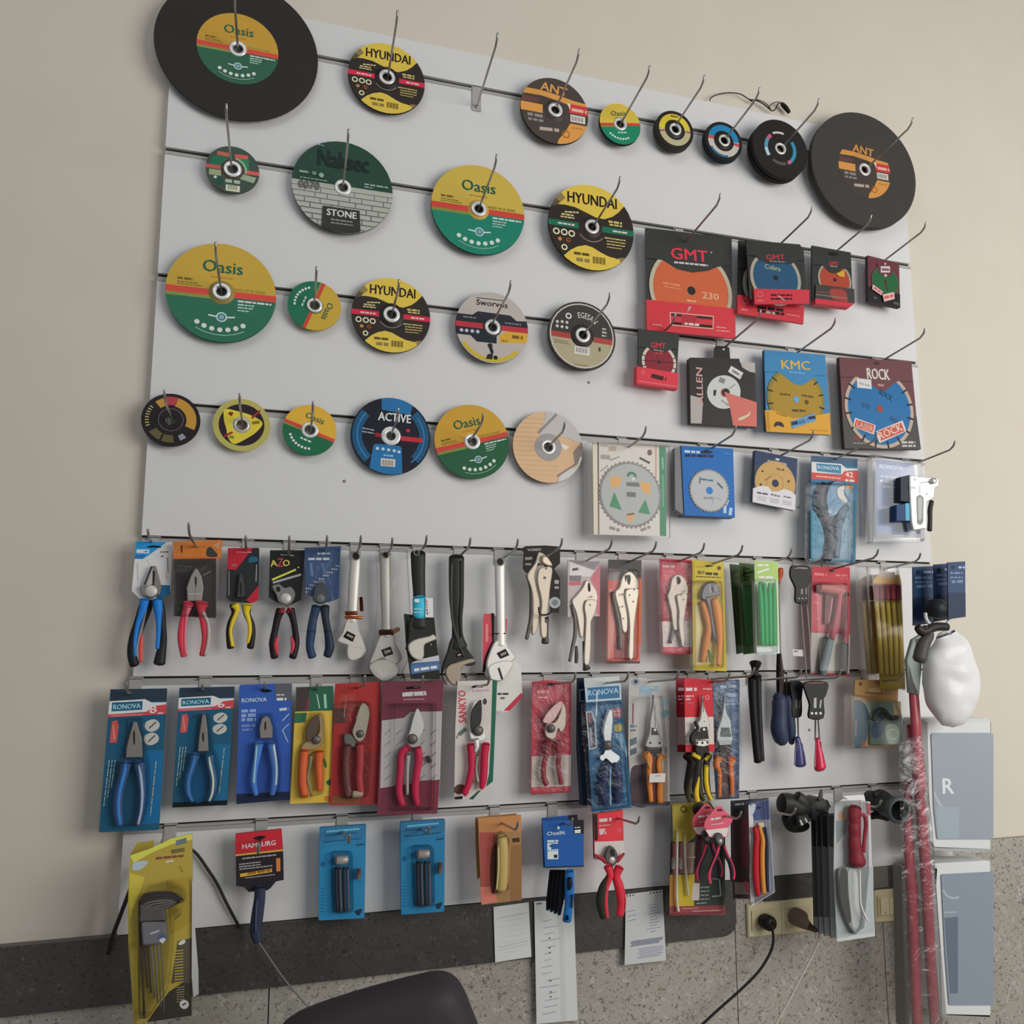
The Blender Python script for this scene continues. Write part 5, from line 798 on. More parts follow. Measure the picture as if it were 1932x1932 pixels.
greenpack(zJ(-.035), 600, 740, 690, 790, 165, 1340, 'hindmost of the three green handle packs, darkest, by the yellow card', '33462a', '3c5230', '2a4020', '55683c')
greenpack(zJ(-.075), 725, 925, 780, 950, 150, 1345, 'middle of the three green handle packs, dark green with a big black letter E', '4a6a32', '45602e', '2f5c34', '18220f').parts[0][1].draw(zJ(-.075), [('t', '18220f', 'E', 775, 340, 860, 345, 125)])
greenpack(zJ(-.125), 920, 1225, 950, 1250, 120, 1350, 'front one of the three green handle packs, with bright green handles', 'c4d8b4', 'a8c86c', '0f9a52', 'e4ecdc').parts[0][1].draw(zJ(-.125), [('p', 'd4e4d8', [(945, 1255), (1245, 1235), (1250, 1330), (955, 1350)]), ('p', '1f7a3c', rnd([(965, 395), (1040, 395), (1055, 560), (975, 560)], .2))])
# long thin screwdrivers with orange tip holder behind
f = zJ(-.05); T = item('long_screwdriver', 'long black-handled screwdriver with an orange collar behind the front green pack', 'screwdriver', f, 1260, 1640)
b = T.part('orange_collar'); b.limb(f, [(1258, 230, 34), (1262, 300, 30), (1240, 380, 18)], 'd0603c', .8); b = T.part('shaft'); b.limb(f, [(1240, 380, 8), (1250, 900, 10), (1255, 1330, 12)], 's:8c8680', 1)
b = T.part('lower_shaft'); b.limb(f, [(1255, 1330, 14), (1270, 1640, 34), (1275, 1900, 16), (1290, 2330, 12)], '3a2c28', .8)
f = zJ(-.04); T = item('long_screwdriver', 'dark thin rod hanging beside the orange-collared screwdriver', 'screwdriver', f, 1225, 1640); T.part('shaft').limb(f, [(1245, 700, 6), (1225, 1340, 14), (1225, 1660, 20), (1228, 2280, 12)], '2c2422', .8); T.part('shaft_tip').limb(f, [(1250, 400, 4), (1245, 705, 6)], '5c5450', .8)
def brush_holder(f, pts, lab, rods, tips, slots, bx, cat='screwdriver set', xtra=None):
    T = item('screwdriver_set', lab, cat, f, *bx); b = T.part('black_holder'); b.prism(f, smooth2(pts, 3), .006, '222222', .0015); b.draw(f, slots)
    for r in rods: b = T.part('shaft'); b.limb(f.at(f.Y - .002), r, 's:8c8884', 1)
    for t, m in tips: b = T.part('handle'); b.limb(f.at(f.Y - .002), t, m, .8)
    return T
f = zJ(-.075); T = brush_holder(f, [(1400, 200), (1450, 185), (1530, 190), (1650, 200), (1655, 330), (1615, 460), (1608, 660), (1460, 665), (1455, 480), (1390, 330)], 'black plastic holder with two very long steel rods, in the upper tool row', [[(1525, 660, 7), (1560, 1150, 7), (1600, 1650, 8)], [(1600, 660, 7), (1640, 1150, 8), (1652, 1560, 9)], [(1645, 470, 7), (1650, 1600, 8)]], [],
   [('q', '8c8a88', 1540, 490, 1535, 560, 22), ('q', 'a09e9c', 1595, 480, 1592, 560, 12), ('d', '908e8c', 1500, 615, 14, 10), ('d', '908e8c', 1545, 615, 14, 10), ('d', '908e8c', 1592, 612, 12, 10), ('s', '8c887c', [(1430, 228), (1500, 210), (1600, 215), (1600, 232), (1500, 225)])], (1530, 660))
b = T.part('paper_tag'); b.prism(f.at(-.074), [(1415, 1275), (1580, 1285), (1575, 1370), (1420, 1362)], .001, 'cac6c2'); b.draw(f.at(-.074), [('l', '4a4846', 1440, 1305, 1490, 1300, 18)])
# red bolt cutter pack
f = zK(-.045); T = item('riveter_pack', 'red and white card with a hand riveter in pinkish red and black', 'riveter', f, 400, 1540)
card(T, f, [(200, 240), (645, 250), (640, 1530), (185, 1510)], 'b8343f', [('p', 'b9b0a8', [(190, 1020), (645, 1040), (640, 1500), (188, 1495)]), ('l', 'e07a7e', 225, 330, 370, 340, 30), ('l', 'd8606c', 225, 560, 270, 580, 34), ('l', 'd0505c', 225, 660, 280, 675, 30), ('l', 'c84854', 230, 850, 290, 860, 24), ('l', 'd8707a', 470, 345, 620, 350, 24), ('l', 'c85a64', 530, 380, 620, 390, 16), ('p', '1d1414', [(385, 285), (440, 270), (470, 300), (420, 310)])], th=.002, side='8c3038')
b = T.part('head'); b.limb(f.at(-.060), [(290, 490, 44), (380, 500, 56), (480, 520, 50), (560, 540, 44)], 'b06058', .9); b = T.part('nose_pin'); b.lathe(f.at(-.062)(605, 570), [(.0001, .005), (.005, .005), (.006, 0), (.006, -.008)], '3a302e', 16)
b = T.part('handle'); b.limb(f.at(-.062), [(530, 530, 32), (500, 760, 34), (460, 960, 34), (430, 1090, 30)], 'a84c58', .8); b.limb(f.at(-.062), [(420, 1090, 40), (370, 1300, 44), (330, 1500, 36)], '7c8a8c', .7)
b = T.part('handle'); b.limb(f.at(-.058), [(600, 560, 24), (620, 800, 26), (600, 1000, 34), (590, 1150, 32)], 'a04450', .8); b.limb(f.at(-.058), [(580, 1150, 46), (570, 1300, 50), (560, 1500, 40)], '3a3634', .7)
b = T.part('spare_nozzles'); b.prism(f.at(-.055), [(360, 560), (480, 560), (440, 920), (350, 920)], .004, '6a2c2c'); b.draw(f.at(-.055), [('q', 'c88a84', 440, 620, 420, 780, 14), ('q', 'd0a09a', 415, 780, 400, 900, 10), ('p', '5a2a2a', [(370, 560), (430, 560), (400, 720), (360, 740)])])
b = T.part('black_bolt_strip'); b.limb(f.at(-.055), [(360, 1080, 30), (330, 1300, 38), (300, 1500, 32)], '3c3c38', .6); blister(T, f.at(-.074), [(215, 420), (650, 430), (645, 1510), (260, 1500)], .026, 'clear', .1, .008)
# file set with red tops in gold card
f = zK(-.075); T = item('file_set', 'long pack of golden rods with red tops in a clear wallet at the right end', 'file set', f, 1100, 1560)
card(T, f, [(920, 400), (990, 330), (1230, 340), (1250, 430), (1300, 1680), (1010, 1690)], 'b59a3c', [('p', 'c49a58', [(925, 400), (990, 335), (1230, 345), (1250, 430), (930, 440)]), ('p', '8c3c44', [(925, 445), (1250, 450), (1255, 640), (935, 640)]), ('p', 'b0a098', [(990, 300), (1175, 310), (1170, 380), (1000, 370)])], th=.003)
for i in range(5):
    b = T.part('gold_rod'); b.limb(f.at(-.084), [(955 + 66 * i, 650, 22), (985 + 64 * i, 1000, 24), (1020 + 58 * i, 1500, 22)], 'b8a048', .9); c = T.part('red_top'); c.limb(f.at(-.085), [(950 + 66 * i, 470, 26), (955 + 66 * i, 620, 26)], '9c444c', .8)
blister(T, f.at(-.095), [(875, 240), (1240, 240), (1320, 1700), (1010, 1700)], .02, 'clear', .04, .006, part='wallet')
f = zK(-.045); T = item('file_set', 'second golden rod pack half hidden behind the front one', 'file set', f, 850, 1520)
card(T, f, [(760, 400), (860, 340), (1000, 340), (1000, 1500), (850, 1500)], '8a7048', [('p', '6a3038', [(765, 450), (920, 450), (925, 640), (775, 640)])], th=.003)
for i in range(2): b = T.part('gold_rod'); b.limb(f.at(-.053), [(805 + 60 * i, 650, 20), (830 + 55 * i, 1000, 22), (880 + 50 * i, 1500, 20)], '9c8448', .9)
blister(T, f.at(-.062), [(740, 240), (880, 240), (940, 1510), (820, 1510)], .016, 'haze', .04, .005, part='wallet')
HK5 = [(287, 1024, 275, 1008, 'holding the blue and black pliers'), (372, 1036, 357, 995, 'holding the red and grey pliers under the orange header'), (466, 1040, 461, 1020, 'holding the small yellow and black pliers'), (545, 1050, 548, 1020, 'holding the pliers with the yellow slash card'), (613, 1042, 621, 1020, 'holding the bagged navy pliers'),
 (672, 1046, 688, 1022, 'holding the shorter chrome wrench'), (728, 1050, 745, 1026, 'holding the plastic-wrapped wrench'), (790, 1044, 812, 1024, 'holding the wrench with the sky blue label'), (868, 1048, 893, 1028, 'holding the large black-handled wrench'), (945, 1056, 984, 1034, 'holding the longest silver wrench'), (1022, 1055, 1068, 1035, 'holding the leftmost locking pliers'),
 (1100, 1061, 1160, 1034, 'holding the bare locking pliers'), (1180, 1063, 1243, 1039, 'holding the locking pliers with the orange-red card'), (1270, 1063, 1335, 1045, 'holding the locking pliers on the crimson card'), (1330, 1069, 1406, 1048, 'holding the orange pump pliers'), (1440, 1066, 1497, 1050, 'holding the three green handle packs'), (1510, 1068, 1560, 1056, 'holding the black holder with long rods'),
 (1566, 1075, 1661, 1055, 'holding the riveter card'), (1676, 1072, 1739, 1055, 'holding the golden rod packs')]
for h in HK5: hook(*h)
# ================================================================ row of blister packs: pliers, pruners, snips
zL = zoom(190, 1270, 370 / 1932); zN = zoom(530, 1270, 320 / 1932); zO = zoom(830, 1270, 280 / 1932); zP = zoom(1070, 1260, 340 / 1932); zQ = zoom(1370, 1240, 370 / 1932)
def ronova(f, q, num, lab, header, extra, jw, hl, hr, cols):
    T = item('pliers_pack', lab, 'pliers', f, (q[2][0] + q[3][0]) / 2, q[2][1]); b = card(T, f, q, '1c4860', extra, th=.003, r=.04, side='10181e')
    qf = QF(f, q); hd = [('p', '24303c', [(0, 0), (1, 0), (1, .09), (.03, .095)]), ('p', 'b8b4b2', [(.0, .085), (.62, .075), (.74, .1), (1, .1), (1, .13), (.78, .13), (.70, .165), (.0, .18)]), ('p', '1b4a64', [(.05, .095), (.58, .088), (.58, .15), (.05, .158)]), ('t', '86aabb', 'RONOVA', .08, .145, .55, .138, .035),
        ('p', 'a53a40', [(0, .178), (.62, .172), (.72, .15), (.78, .125), (1, .115), (1, .185), (0, .2)]), ('t', 'd8c4c0', num, .72, .178, .84, .172, .052), ('l', 'cc6a68', .05, .19, .6, .184, .010), ('l', 'c0a0a0', .86, .178, .95, .178, .012)]
    b.draw(qf, hd)
    for y in (.24, .335):
        b.draw(qf, [('s', '9a9a96', [(.66, y), (.80, y - .02), (.9, y + .01), (.88, y + .05), (.76, y + .07), (.66, y + .045)]), ('q', '4c4a48', .72, y + .045, .84, y, .014)])
    b.draw(qf, [('p', 'a04848', [(.07, .23), (.16, .22), (.2, .26), (.18, .38), (.06, .38)]), ('q', 'b86a60', .1, .25, .14, .36, .03)] + [('l', '8c9a98', .08 + .05 * i, .5, .05 + .05 * i, .82 - .06 * i, .014) for i in range(3)] + [('l', '8a8a84', .88, .52, .84, .9, .018)])
    jaws(T, f.at(-.054), *jw[:1], 's:77726c', slot=jw[1], sm=False)
    grip(T, f.at(-.053), hl, cols[0], [([(x + 2, y, w * .4) for x, y, w in hl], cols[1])]); grip(T, f.at(-.053), hr, cols[0], [([(x - 2, y, w * .36) for x, y, w in hr], cols[2])])
    return T
f = zL(-.040)
T = ronova(f, [(95, 160), (655, 150), (575, 1545), (-20, 1570)], '8', 'dark teal blister pack of pliers numbered 8 in red, leftmost in its row', 0, [('p', '1a5680', [(430, 760), (620, 760), (580, 1480), (380, 1490)])], ([(320, 480), (350, 480), (400, 640), (410, 830), (245, 835), (250, 740), (285, 600)], [(322, 575), (336, 580), (338, 680), (328, 710), (320, 650)]),
    [(250, 880, 62), (225, 1000, 48), (180, 1180, 48), (170, 1350, 50), (190, 1500, 40)], [(375, 880, 60), (395, 1000, 46), (410, 1180, 40), (400, 1350, 36), (370, 1490, 36)], ('2c4468', '2f6cb0', '8c98a8'))
blister(T, f.at(-.070), [(245, 440), (400, 440), (440, 760), (470, 900), (470, 1250), (400, 1500), (190, 1520), (140, 1250), (140, 900), (230, 760)], .026, 'clear', .2, .006)
f = zL(-.040)
T = ronova(f, [(775, 145), (1320, 132), (1245, 1300), (705, 1325)], '6', 'dark teal blister pack of long-nose pliers numbered 6 in red', 0, [('p', '1b5676', [(1100, 700), (1280, 700), (1240, 1250), (1120, 1260)]), ('p', '10171c', [(712, 1275), (1250, 1252), (1245, 1300), (705, 1325)])], ([(1000, 400), (1030, 400), (1050, 560), (1060, 770), (955, 775), (965, 640)], [(1002, 590), (1016, 590), (1018, 660), (1008, 680), (1000, 640)]),
    [(930, 800, 52), (905, 900, 40), (860, 1050, 36), (860, 1180, 34), (900, 1265, 22)], [(1070, 800, 50), (1080, 900, 38), (1110, 1050, 40), (1100, 1180, 34), (1070, 1260, 22)], ('2c4c70', '3268a0', 'b0b098'))
T.parts[0][1].draw(f, [('p', '14486e', smooth2([(990, 800), (1040, 920), (1060, 1100), (1000, 1260), (920, 1260), (890, 1100), (930, 920)]))])
blister(T, f.at(-.068), [(955, 400), (1070, 400), (1100, 700), (1170, 900), (1180, 1100), (1120, 1280), (880, 1290), (840, 1100), (860, 900), (930, 700)], .024, 'clear', .2, .006)
f = zL(-.040); T = item('pliers_pack', 'royal blue blister pack of pliers with white lettering, third in the sixth row', 'pliers', f, 1600, 1280)
card(T, f, [(1365, 115), (1885, 100), (1860, 1245), (1335, 1290)], '2b4a8c', [('p', '4a4c50', [(1720, 108), (1880, 104), (1880, 260), (1722, 262)]), ('l', '9c9ca0', 1730, 215, 1810, 213, 14), ('l', 'b8b4b0', 1735, 258, 1830, 255, 26), ('t', '9cacc4', 'RONOVA', 1390, 290, 1635, 278, 40), ('s', '0c0f18', [(1575, 180), (1610, 150), (1690, 175), (1640, 190)]), ('l', '7486b0', 1385, 375, 1530, 368, 30), ('l', '7486b0', 1385, 420, 1530, 412, 34), ('l', '7486b0', 1385, 460, 1530, 455, 30), ('l', '5a6c9c', 1385, 520, 1525, 515, 24), ('l', '5a6c9c', 1390, 560, 1490, 555, 22), ('l', 'a0acc8', 1760, 360, 1850, 350, 26), ('q', '8ca0cc', 1790, 470, 1855, 400, 10), ('q', '8ca0cc', 1855, 500, 1790, 560, 8), ('q', '8ca0cc', 1790, 560, 1845, 680, 9), ('p', '1a2238', [(1340, 1190), (1862, 1165), (1860, 1245), (1335, 1290)])], th=.003, r=.04, side='14182c')
jaws(T, f.at(-.054), [(1625, 420), (1660, 440), (1695, 540), (1690, 640), (1570, 645), (1560, 540), (1585, 450)], 's:77726c', slot=[(1617, 480), (1628, 480), (1630, 540), (1620, 565), (1612, 540)], sm=False)
grip(T, f.at(-.053), [(1560, 690, 46), (1545, 800, 36), (1515, 950, 34), (1505, 1080, 32), (1530, 1200, 24)], '3a66a8', [([(1540, 700, 18), (1520, 900, 12), (1505, 1080, 14)], '78a0cc')]); grip(T, f.at(-.053), [(1680, 690, 46), (1690, 800, 34), (1715, 950, 36), (1710, 1080, 34), (1690, 1200, 24)], '3a5c94', [([(1700, 700, 14), (1730, 900, 10), (1725, 1100, 10)], 'a8b8cc')])
blister(T, f.at(-.068), [(1560, 400), (1690, 390), (1750, 620), (1790, 900), (1780, 1220), (1480, 1230), (1470, 900), (1520, 620)], .024, 'clear', .2, .006)
# pruner helper: blade, counter blade, pivot, two handles
def pruner(T, f, bladep, counter, piv, hl, hr, hm, bm='s:6f6a62', cm='s:a8a49a', hm2=None):
    b = T.part('cutting_blade'); b.prism(f.at(f.Y - .003), smooth2(bladep, 3), .004, bm, .001)
    b = T.part('counter_blade'); b.prism(f, smooth2(counter, 3), .006, cm, .0015)
    c = f.at(f.Y - .004)(piv[0], piv[1]); r = piv[2] * f.u(*piv[:2]); b = T.part('pivot_bolt'); b.lathe(c, [(.0001, .004), (r * .6, .0035), (r, .001), (r, -.004)], 's:56524e', 20)
    grip(T, f, hl, hm, flat=.8); grip(T, f, hr, hm2 or hm, flat=.8)
f = zN(-.045); T = item('pruner_pack', 'pruning shears with orange handles on a yellow and green card', 'pruning shears', f, 330, 1480)
card(T, f, [(175, 160), (590, 145), (580, 1470), (105, 1490)], 'b5943c', [('p', '28503e', [(172, 160), (592, 145), (590, 425), (160, 440)]), ('p', '3a3030', [(180, 170), (325, 165), (305, 425), (168, 430)]), ('p', '6c2838', [(300, 290), (325, 290), (310, 425), (280, 425)]), ('q', '8fb0a0', 410, 240, 440, 400, 12), ('q', '7aa894', 500, 240, 510, 400, 30), ('p', '2c5a40', [(160, 455), (295, 450), (280, 560), (150, 570)]), ('s', '3f6a28', [(480, 960), (520, 1020), (520, 1080), (490, 1050)]), ('s', '24503a', [(520, 1230), (570, 1210), (570, 1270), (530, 1270)]), ('p', 'a8602c', [(500, 1400), (575, 1400), (575, 1450), (500, 1460)])], th=.003, side='7a6a3a')
pruner(T, f.at(-.056), [(400, 480), (430, 500), (430, 620), (380, 740), (300, 780), (290, 640), (340, 540)], [(430, 470), (480, 520), (480, 660), (470, 800), (400, 860), (240, 880), (260, 800), (400, 720), (440, 640)], (405, 760, 50), [(270, 880, 48), (250, 1050, 50), (245, 1250, 50), (270, 1400, 44)], [(440, 890, 50), (430, 1050, 44), (440, 1200, 44), (440, 1330, 34)], 'c4502c', bm='s:4f4238', cm='s:8c7a5c')
b = T.part('spring_bar'); b.limb(f.at(-.058), [(340, 930, 26), (330, 1050, 20), (300, 1180, 18), (330, 1320, 14), (350, 1400, 14)], 's:6a6452', .5); blister(T, f.at(-.072), [(330, 450), (500, 450), (540, 800), (500, 1380), (200, 1440), (190, 900), (280, 600)], .024, 'clear', .2, .006)
f = zN(-.050); T = item('pruner_pack', 'pruning shears with a silvery blade in a red blister pack, left of the burgundy one', 'pruning shears', f, 820, 1500)
card(T, f, [(620, 120), (1140, 95), (1100, 1490), (555, 1510)], '8e2c2c', [('p', '8c3a34', [(680, 240), (850, 250), (840, 420), (620, 420)]), ('p', '4c3430', [(610, 400), (760, 400), (740, 560), (605, 580)]), ('q', 'b07a68', 740, 310, 720, 500, 8), ('d', '2a1414', 870, 172, 16, 10), ('q', '7a3a30', 860, 160, 960, 155, 5), ('p', '7c2c2c', [(950, 900), (1100, 900), (1090, 1480), (900, 1490)]), ('p', '6c4a30', [(600, 1400), (900, 1380), (900, 1480), (570, 1490)])], th=.003, side='5c2420')
pruner(T, f.at(-.062), [(930, 340), (990, 380), (1010, 460), (990, 590), (950, 740), (880, 780), (815, 680), (850, 560), (880, 440)], [(720, 700), (800, 700), (860, 780), (840, 840), (740, 830)], (905, 690, 44), [(760, 820, 46), (740, 1000, 42), (745, 1200, 44), (770, 1400, 40)], [(900, 800, 48), (900, 1000, 46), (890, 1200, 44), (910, 1380, 44)], '5a3434', bm='s:8f8a7c', cm='s:5a5c58', hm2='8c3034')
b = T.part('tip_cap'); b.limb(f.at(-.064), [(820, 1380, 40), (920, 1380, 40)], '8a7a6c', .8); blister(T, f.at(-.080), [(700, 320), (1030, 320), (1050, 700), (1000, 1420), (680, 1440), (680, 700)], .028, 'film', .2, .006)
f = zN(-.060); T = item('pruner_pack', 'pruning shears with crimson handles in a large burgundy and white clamshell', 'pruning shears', f, 1460, 1620)
card(T, f, [(1160, 100), (1855, 85), (1780, 1600), (1095, 1620)], '6c3442', [('l', 'c8b8bc', 1385, 245, 1655, 228, 44), ('t', 'd0c4c4', 'LOXPOWER', 1385, 268, 1655, 255, 52), ('l', 'a88890', 1395, 300, 1640, 295, 12), ('p', '180c10', [(1430, 160), (1580, 150), (1585, 175), (1430, 185)]), ('p', 'a8a4a4', [(1150, 540), (1400, 510), (1480, 440), (1835, 435), (1810, 1210), (1130, 1310)])] + [('q', '706c70', 1180 + 130 * i, 700 + 130 * j, 1250 + 130 * i, 640 + 130 * j, 8) for i in range(5) for j in range(5) if not (i in (2,) and j > 0)] + [('p', '74303e', [(1570, 1225), (1800, 1215), (1785, 1540), (1560, 1540)])], th=.004, side='3a2028')
pruner(T, f.at(-.072), [(1555, 400), (1600, 480), (1630, 600), (1600, 700), (1540, 760), (1460, 720), (1480, 620), (1510, 500)], [(1570, 450), (1620, 560), (1600, 760), (1580, 830), (1500, 850), (1440, 800), (1440, 700), (1500, 640)], (1500, 750, 58), [(1450, 850, 46), (1375, 920, 42), (1360, 1100, 40), (1345, 1350, 42), (1385, 1500, 36)], [(1560, 850, 42), (1570, 980, 44), (1545, 1150, 42), (1530, 1350, 42), (1555, 1500, 30)], 'a02440', bm='s:a8a8a4', cm='s:8f8e8a')
b = T.part('spring'); b.limb(f.at(-.070), [(1450, 920, 34), (1440, 1100, 20), (1440, 1380, 18)], 's:8a8886', .5); b = T.part('lock_button'); b.limb(f.at(-.068), [(1670, 950, 22), (1700, 1010, 26)], 's:4a4644', .8)
blister(T, f.at(-.066), [(1165, 92), (1860, 80), (1840, 350), (1790, 1595), (1100, 1615)], .003, 'clear', .03, .001, part='clamshell_back'); blister(T, f.at(-.088), [(1260, 345), (1780, 340), (1750, 1570), (1240, 1575)], .024, 'clear', .06, .007)
# Sankyo style: white card, red kanji-like lettering
f = zO(-.050); T = item('pruner_pack', 'pruning shears with red handles on a white card with a green right border', 'pruning shears', f, 420, 1650)
card(T, f, [(230, 105), (700, 90), (740, 110), (685, 1410), (440, 1640), (185, 1650), (200, 700)], 'b8b2ac', [('p', '1d5a46', [(685, 80), (745, 100), (690, 1410), (600, 1480), (640, 1300), (660, 900)]), ('p', '1d4a36', [(375, 1640), (500, 1530), (540, 1520), (430, 1645)]), ('p', '181414', [(410, 175), (480, 150), (560, 165), (560, 185), (420, 190)]), ('l', 'b08898', 420, 235, 640, 220, 26), ('t', 'b03a48', 'SANKYO', 345, 640, 335, 225, 100), ('l', '54605a', 250, 800, 340, 720, 50), ('q', '54605a', 215, 850, 245, 790, 14), ('d', '3a3838', 585, 370, 26, 40), ('s', '5a3a38', [(185, 1500), (240, 1450), (320, 1460), (350, 1520), (280, 1570), (200, 1560)]), ('p', '1c1618', [(190, 1610), (300, 1600), (290, 1640), (195, 1645)]), ('p', '8c4450', [(300, 1580), (360, 1540), (380, 1560), (330, 1610)])], th=.004, side='8a8480')
pruner(T, f.at(-.064), [(520, 350), (545, 400), (540, 620), (500, 700), (420, 780), (400, 640), (420, 480)], [(480, 360), (430, 450), (420, 600), (450, 700), (560, 720), (600, 820), (560, 880), (430, 880), (390, 800), (395, 560), (440, 420)], (500, 750, 66), [(400, 930, 52), (410, 1080, 46), (410, 1250, 44), (370, 1450, 44), (320, 1570, 40)], [(600, 920, 52), (580, 1080, 50), (575, 1250, 50), (560, 1420, 46), (540, 1500, 30)], 'ac2440', bm='s:2c2c2c', cm='s:c4c2be')
T.parts[-3][1].draw(f.at(-.064), []); b = T.part('catch'); b.limb(f.at(-.070), [(470, 860, 40), (480, 960, 34), (460, 1020, 20)], 's:c8c6c2', .7); b = T.part('spring'); b.limb(f.at(-.066), [(490, 1060, 22), (470, 1250, 20), (490, 1420, 30)], 's:7a766c', .8)
# Benito style red bag
f = zO(-.040); T = item('pruner_pack', 'pruning shears in a plastic bag on a red and white card, middle of the row', 'pruning shears', f, 1440, 1580)
card(T, f, [(1200, 110), (1400, 90), (1710, 120), (1700, 1550), (1180, 1585)], 'a83a48', [('p', 'b8aca4', [(1195, 1085), (1705, 1060), (1700, 1470), (1190, 1485)]), ('l', 'c88a90', 1265, 240, 1420, 240, 40), ('l', 'c88a90', 1275, 315, 1410, 315, 22), ('p', '983040', [(1280, 370), (1560, 340), (1440, 1060), (1240, 1070)]), ('q', 'c8707c', 1540, 180, 1640, 230, 26), ('p', '180c10', [(1390, 130), (1480, 125), (1470, 165), (1410, 170)])], th=.002)
pruner(T, f.at(-.054), [(1560, 370), (1600, 400), (1520, 560), (1440, 650), (1350, 640), (1360, 580), (1450, 460)], [(1600, 390), (1640, 480), (1640, 680), (1580, 770), (1540, 720), (1500, 850), (1400, 840), (1370, 760), (1400, 660), (1500, 640), (1560, 540)], (1450, 720, 52), [(1420, 880, 56), (1390, 1050, 36), (1350, 1200, 34), (1350, 1350, 36), (1390, 1450, 36)], [(1530, 880, 44), (1550, 1050, 34), (1540, 1200, 34), (1560, 1340, 30), (1580, 1440, 32)], '7a3038', bm='c0a09c', cm='s:a89c90')
blister(T, f.at(-.068), [(1190, 110), (1710, 120), (1705, 1560), (1185, 1580)], .018, 'film', .04, .004, part='plastic_bag')
# blue Ronova pruner, tall
f = zP(-.075); T = item('pruner_pack', 'bypass pruner with dark blue handles in a tall teal blister pack with a white frame', 'pruning shears', f, 460, 1540)
card(T, f, [(180, 110), (560, 85), (690, 1500), (270, 1550)], '2a6288', [('p', 'b8bcb8', [(180, 112), (560, 86), (565, 170), (185, 200)]), ('p', 'b4c0c8', [(188, 200), (575, 172), (582, 340), (205, 368)]), ('p', '35688c', [(215, 215), (558, 190), (564, 322), (222, 345)]), ('t', '9cb8c8', 'RONOVA', 225, 300, 550, 270, 60), ('p', 'c0707a', [(478, 438), (570, 430), (578, 530), (500, 540)]), ('l', 'dcc0c4', 490, 470, 560, 465, 12), ('l', 'dcc0c4', 495, 505, 565, 500, 12), ('d', 'b8a84c', 545, 645, 44), ('p', 'a8b0b4', [(198, 470), (265, 462), (305, 560), (325, 860), (235, 880)]), ('p', '2c3a4c', [(215, 485), (255, 478), (290, 570), (305, 845), (248, 862)]), ('q', '8a4a54', 235, 500, 250, 600, 26), ('q', '8c8ea0', 250, 640, 262, 840, 22), ('q', 'c4d4dc', 320, 260, 310, 520, 14), ('p', '7ca8c0', [(600, 700), (640, 900), (640, 960), (500, 700)])], th=.003, side='28384c')
card(T, f.at(-.0745), [(300, 980), (640, 950), (690, 1480), (270, 1540), (230, 900)], '30739a', [], part='lower_print', th=.0004)
pruner(T, f.at(-.088), [(470, 440), (490, 520), (480, 700), (460, 820), (410, 800), (390, 680), (420, 540)], [(460, 450), (400, 560), (385, 700), (420, 820), (480, 900), (560, 960), (500, 1020), (420, 960), (380, 990), (360, 950), (420, 880)], (440, 830, 48), [(430, 1020, 30), (400, 1150, 48), (380, 1300, 48), (400, 1460, 34)], [(500, 1030, 34), (540, 1150, 46), (545, 1300, 46), (530, 1440, 40)], '27304f', bm='s:b4b8ba', cm='s:c4c8ca')
b = T.part('spring'); b.limb(f.at(-.088), [(465, 1040, 12), (460, 1250, 12), (462, 1480, 16)], 's:7090b0', .8); blister(T, f.at(-.108), [(190, 380), (600, 350), (690, 1500), (270, 1545)], .03, 'film', .08, .008)
f = zP(-.045); T = item('pruner_pack', 'dark navy pack mostly hidden behind the tall teal blister pack', 'pruner pack', f, 200, 1470)
card(T, f, [(118, 110), (250, 105), (270, 1480), (150, 1470), (115, 860)], '1d2a3c', [('p', '6a7480', [(125, 230), (190, 225), (190, 360), (130, 365)]), ('p', '1b2838', [(140, 245), (185, 242), (185, 345), (142, 348)]), ('l', '4c4a50', 150, 500, 165, 840, 22)], th=.012)
# straight snips with orange handles
f = zP(-.055); T = item('snips_pack', 'tin snips with orange grips on a pale grey card, paper band round the handles', 'tin snips', f, 900, 1470)
card(T, f, [(660, 110), (800, 105), (1095, 175), (1100, 1470), (690, 1480), (655, 900)], 'b0aeaa', [('l', '8aa8b4', 775, 230, 975, 220, 60), ('t', '7a98a8', 'SNIP', 780, 290, 930, 270, 50), ('l', '8aa0ac', 770, 275, 920, 285, 22), ('p', '8fb0b8', [(1000, 335), (1075, 320), (1080, 400), (1010, 415)]), ('s', '6c98a8', [(1000, 480), (1070, 450), (1085, 500), (1020, 540)]), ('p', '5a6c74', [(672, 770), (745, 740), (745, 810), (675, 840)]), ('p', '506068', [(675, 880), (745, 850), (745, 915), (680, 940)]), ('q', '8c4a4c', 708, 380, 704, 600, 12), ('l', '5a8090', 675, 625, 745, 625, 30), ('l', '4a5a60', 680, 670, 740, 668, 14), ('d', '8c9cac', 735, 150, 44, 40), ('d', '3a4048', 735, 148, 22), ('p', '4c3a40', smooth2([(690, 1080), (780, 1040), (870, 1060), (870, 1460), (700, 1470), (680, 1300)])), ('p', '3c4450', [(690, 1450), (1100, 1430), (1100, 1475), (690, 1482)])], th=.003, side='7a7874')
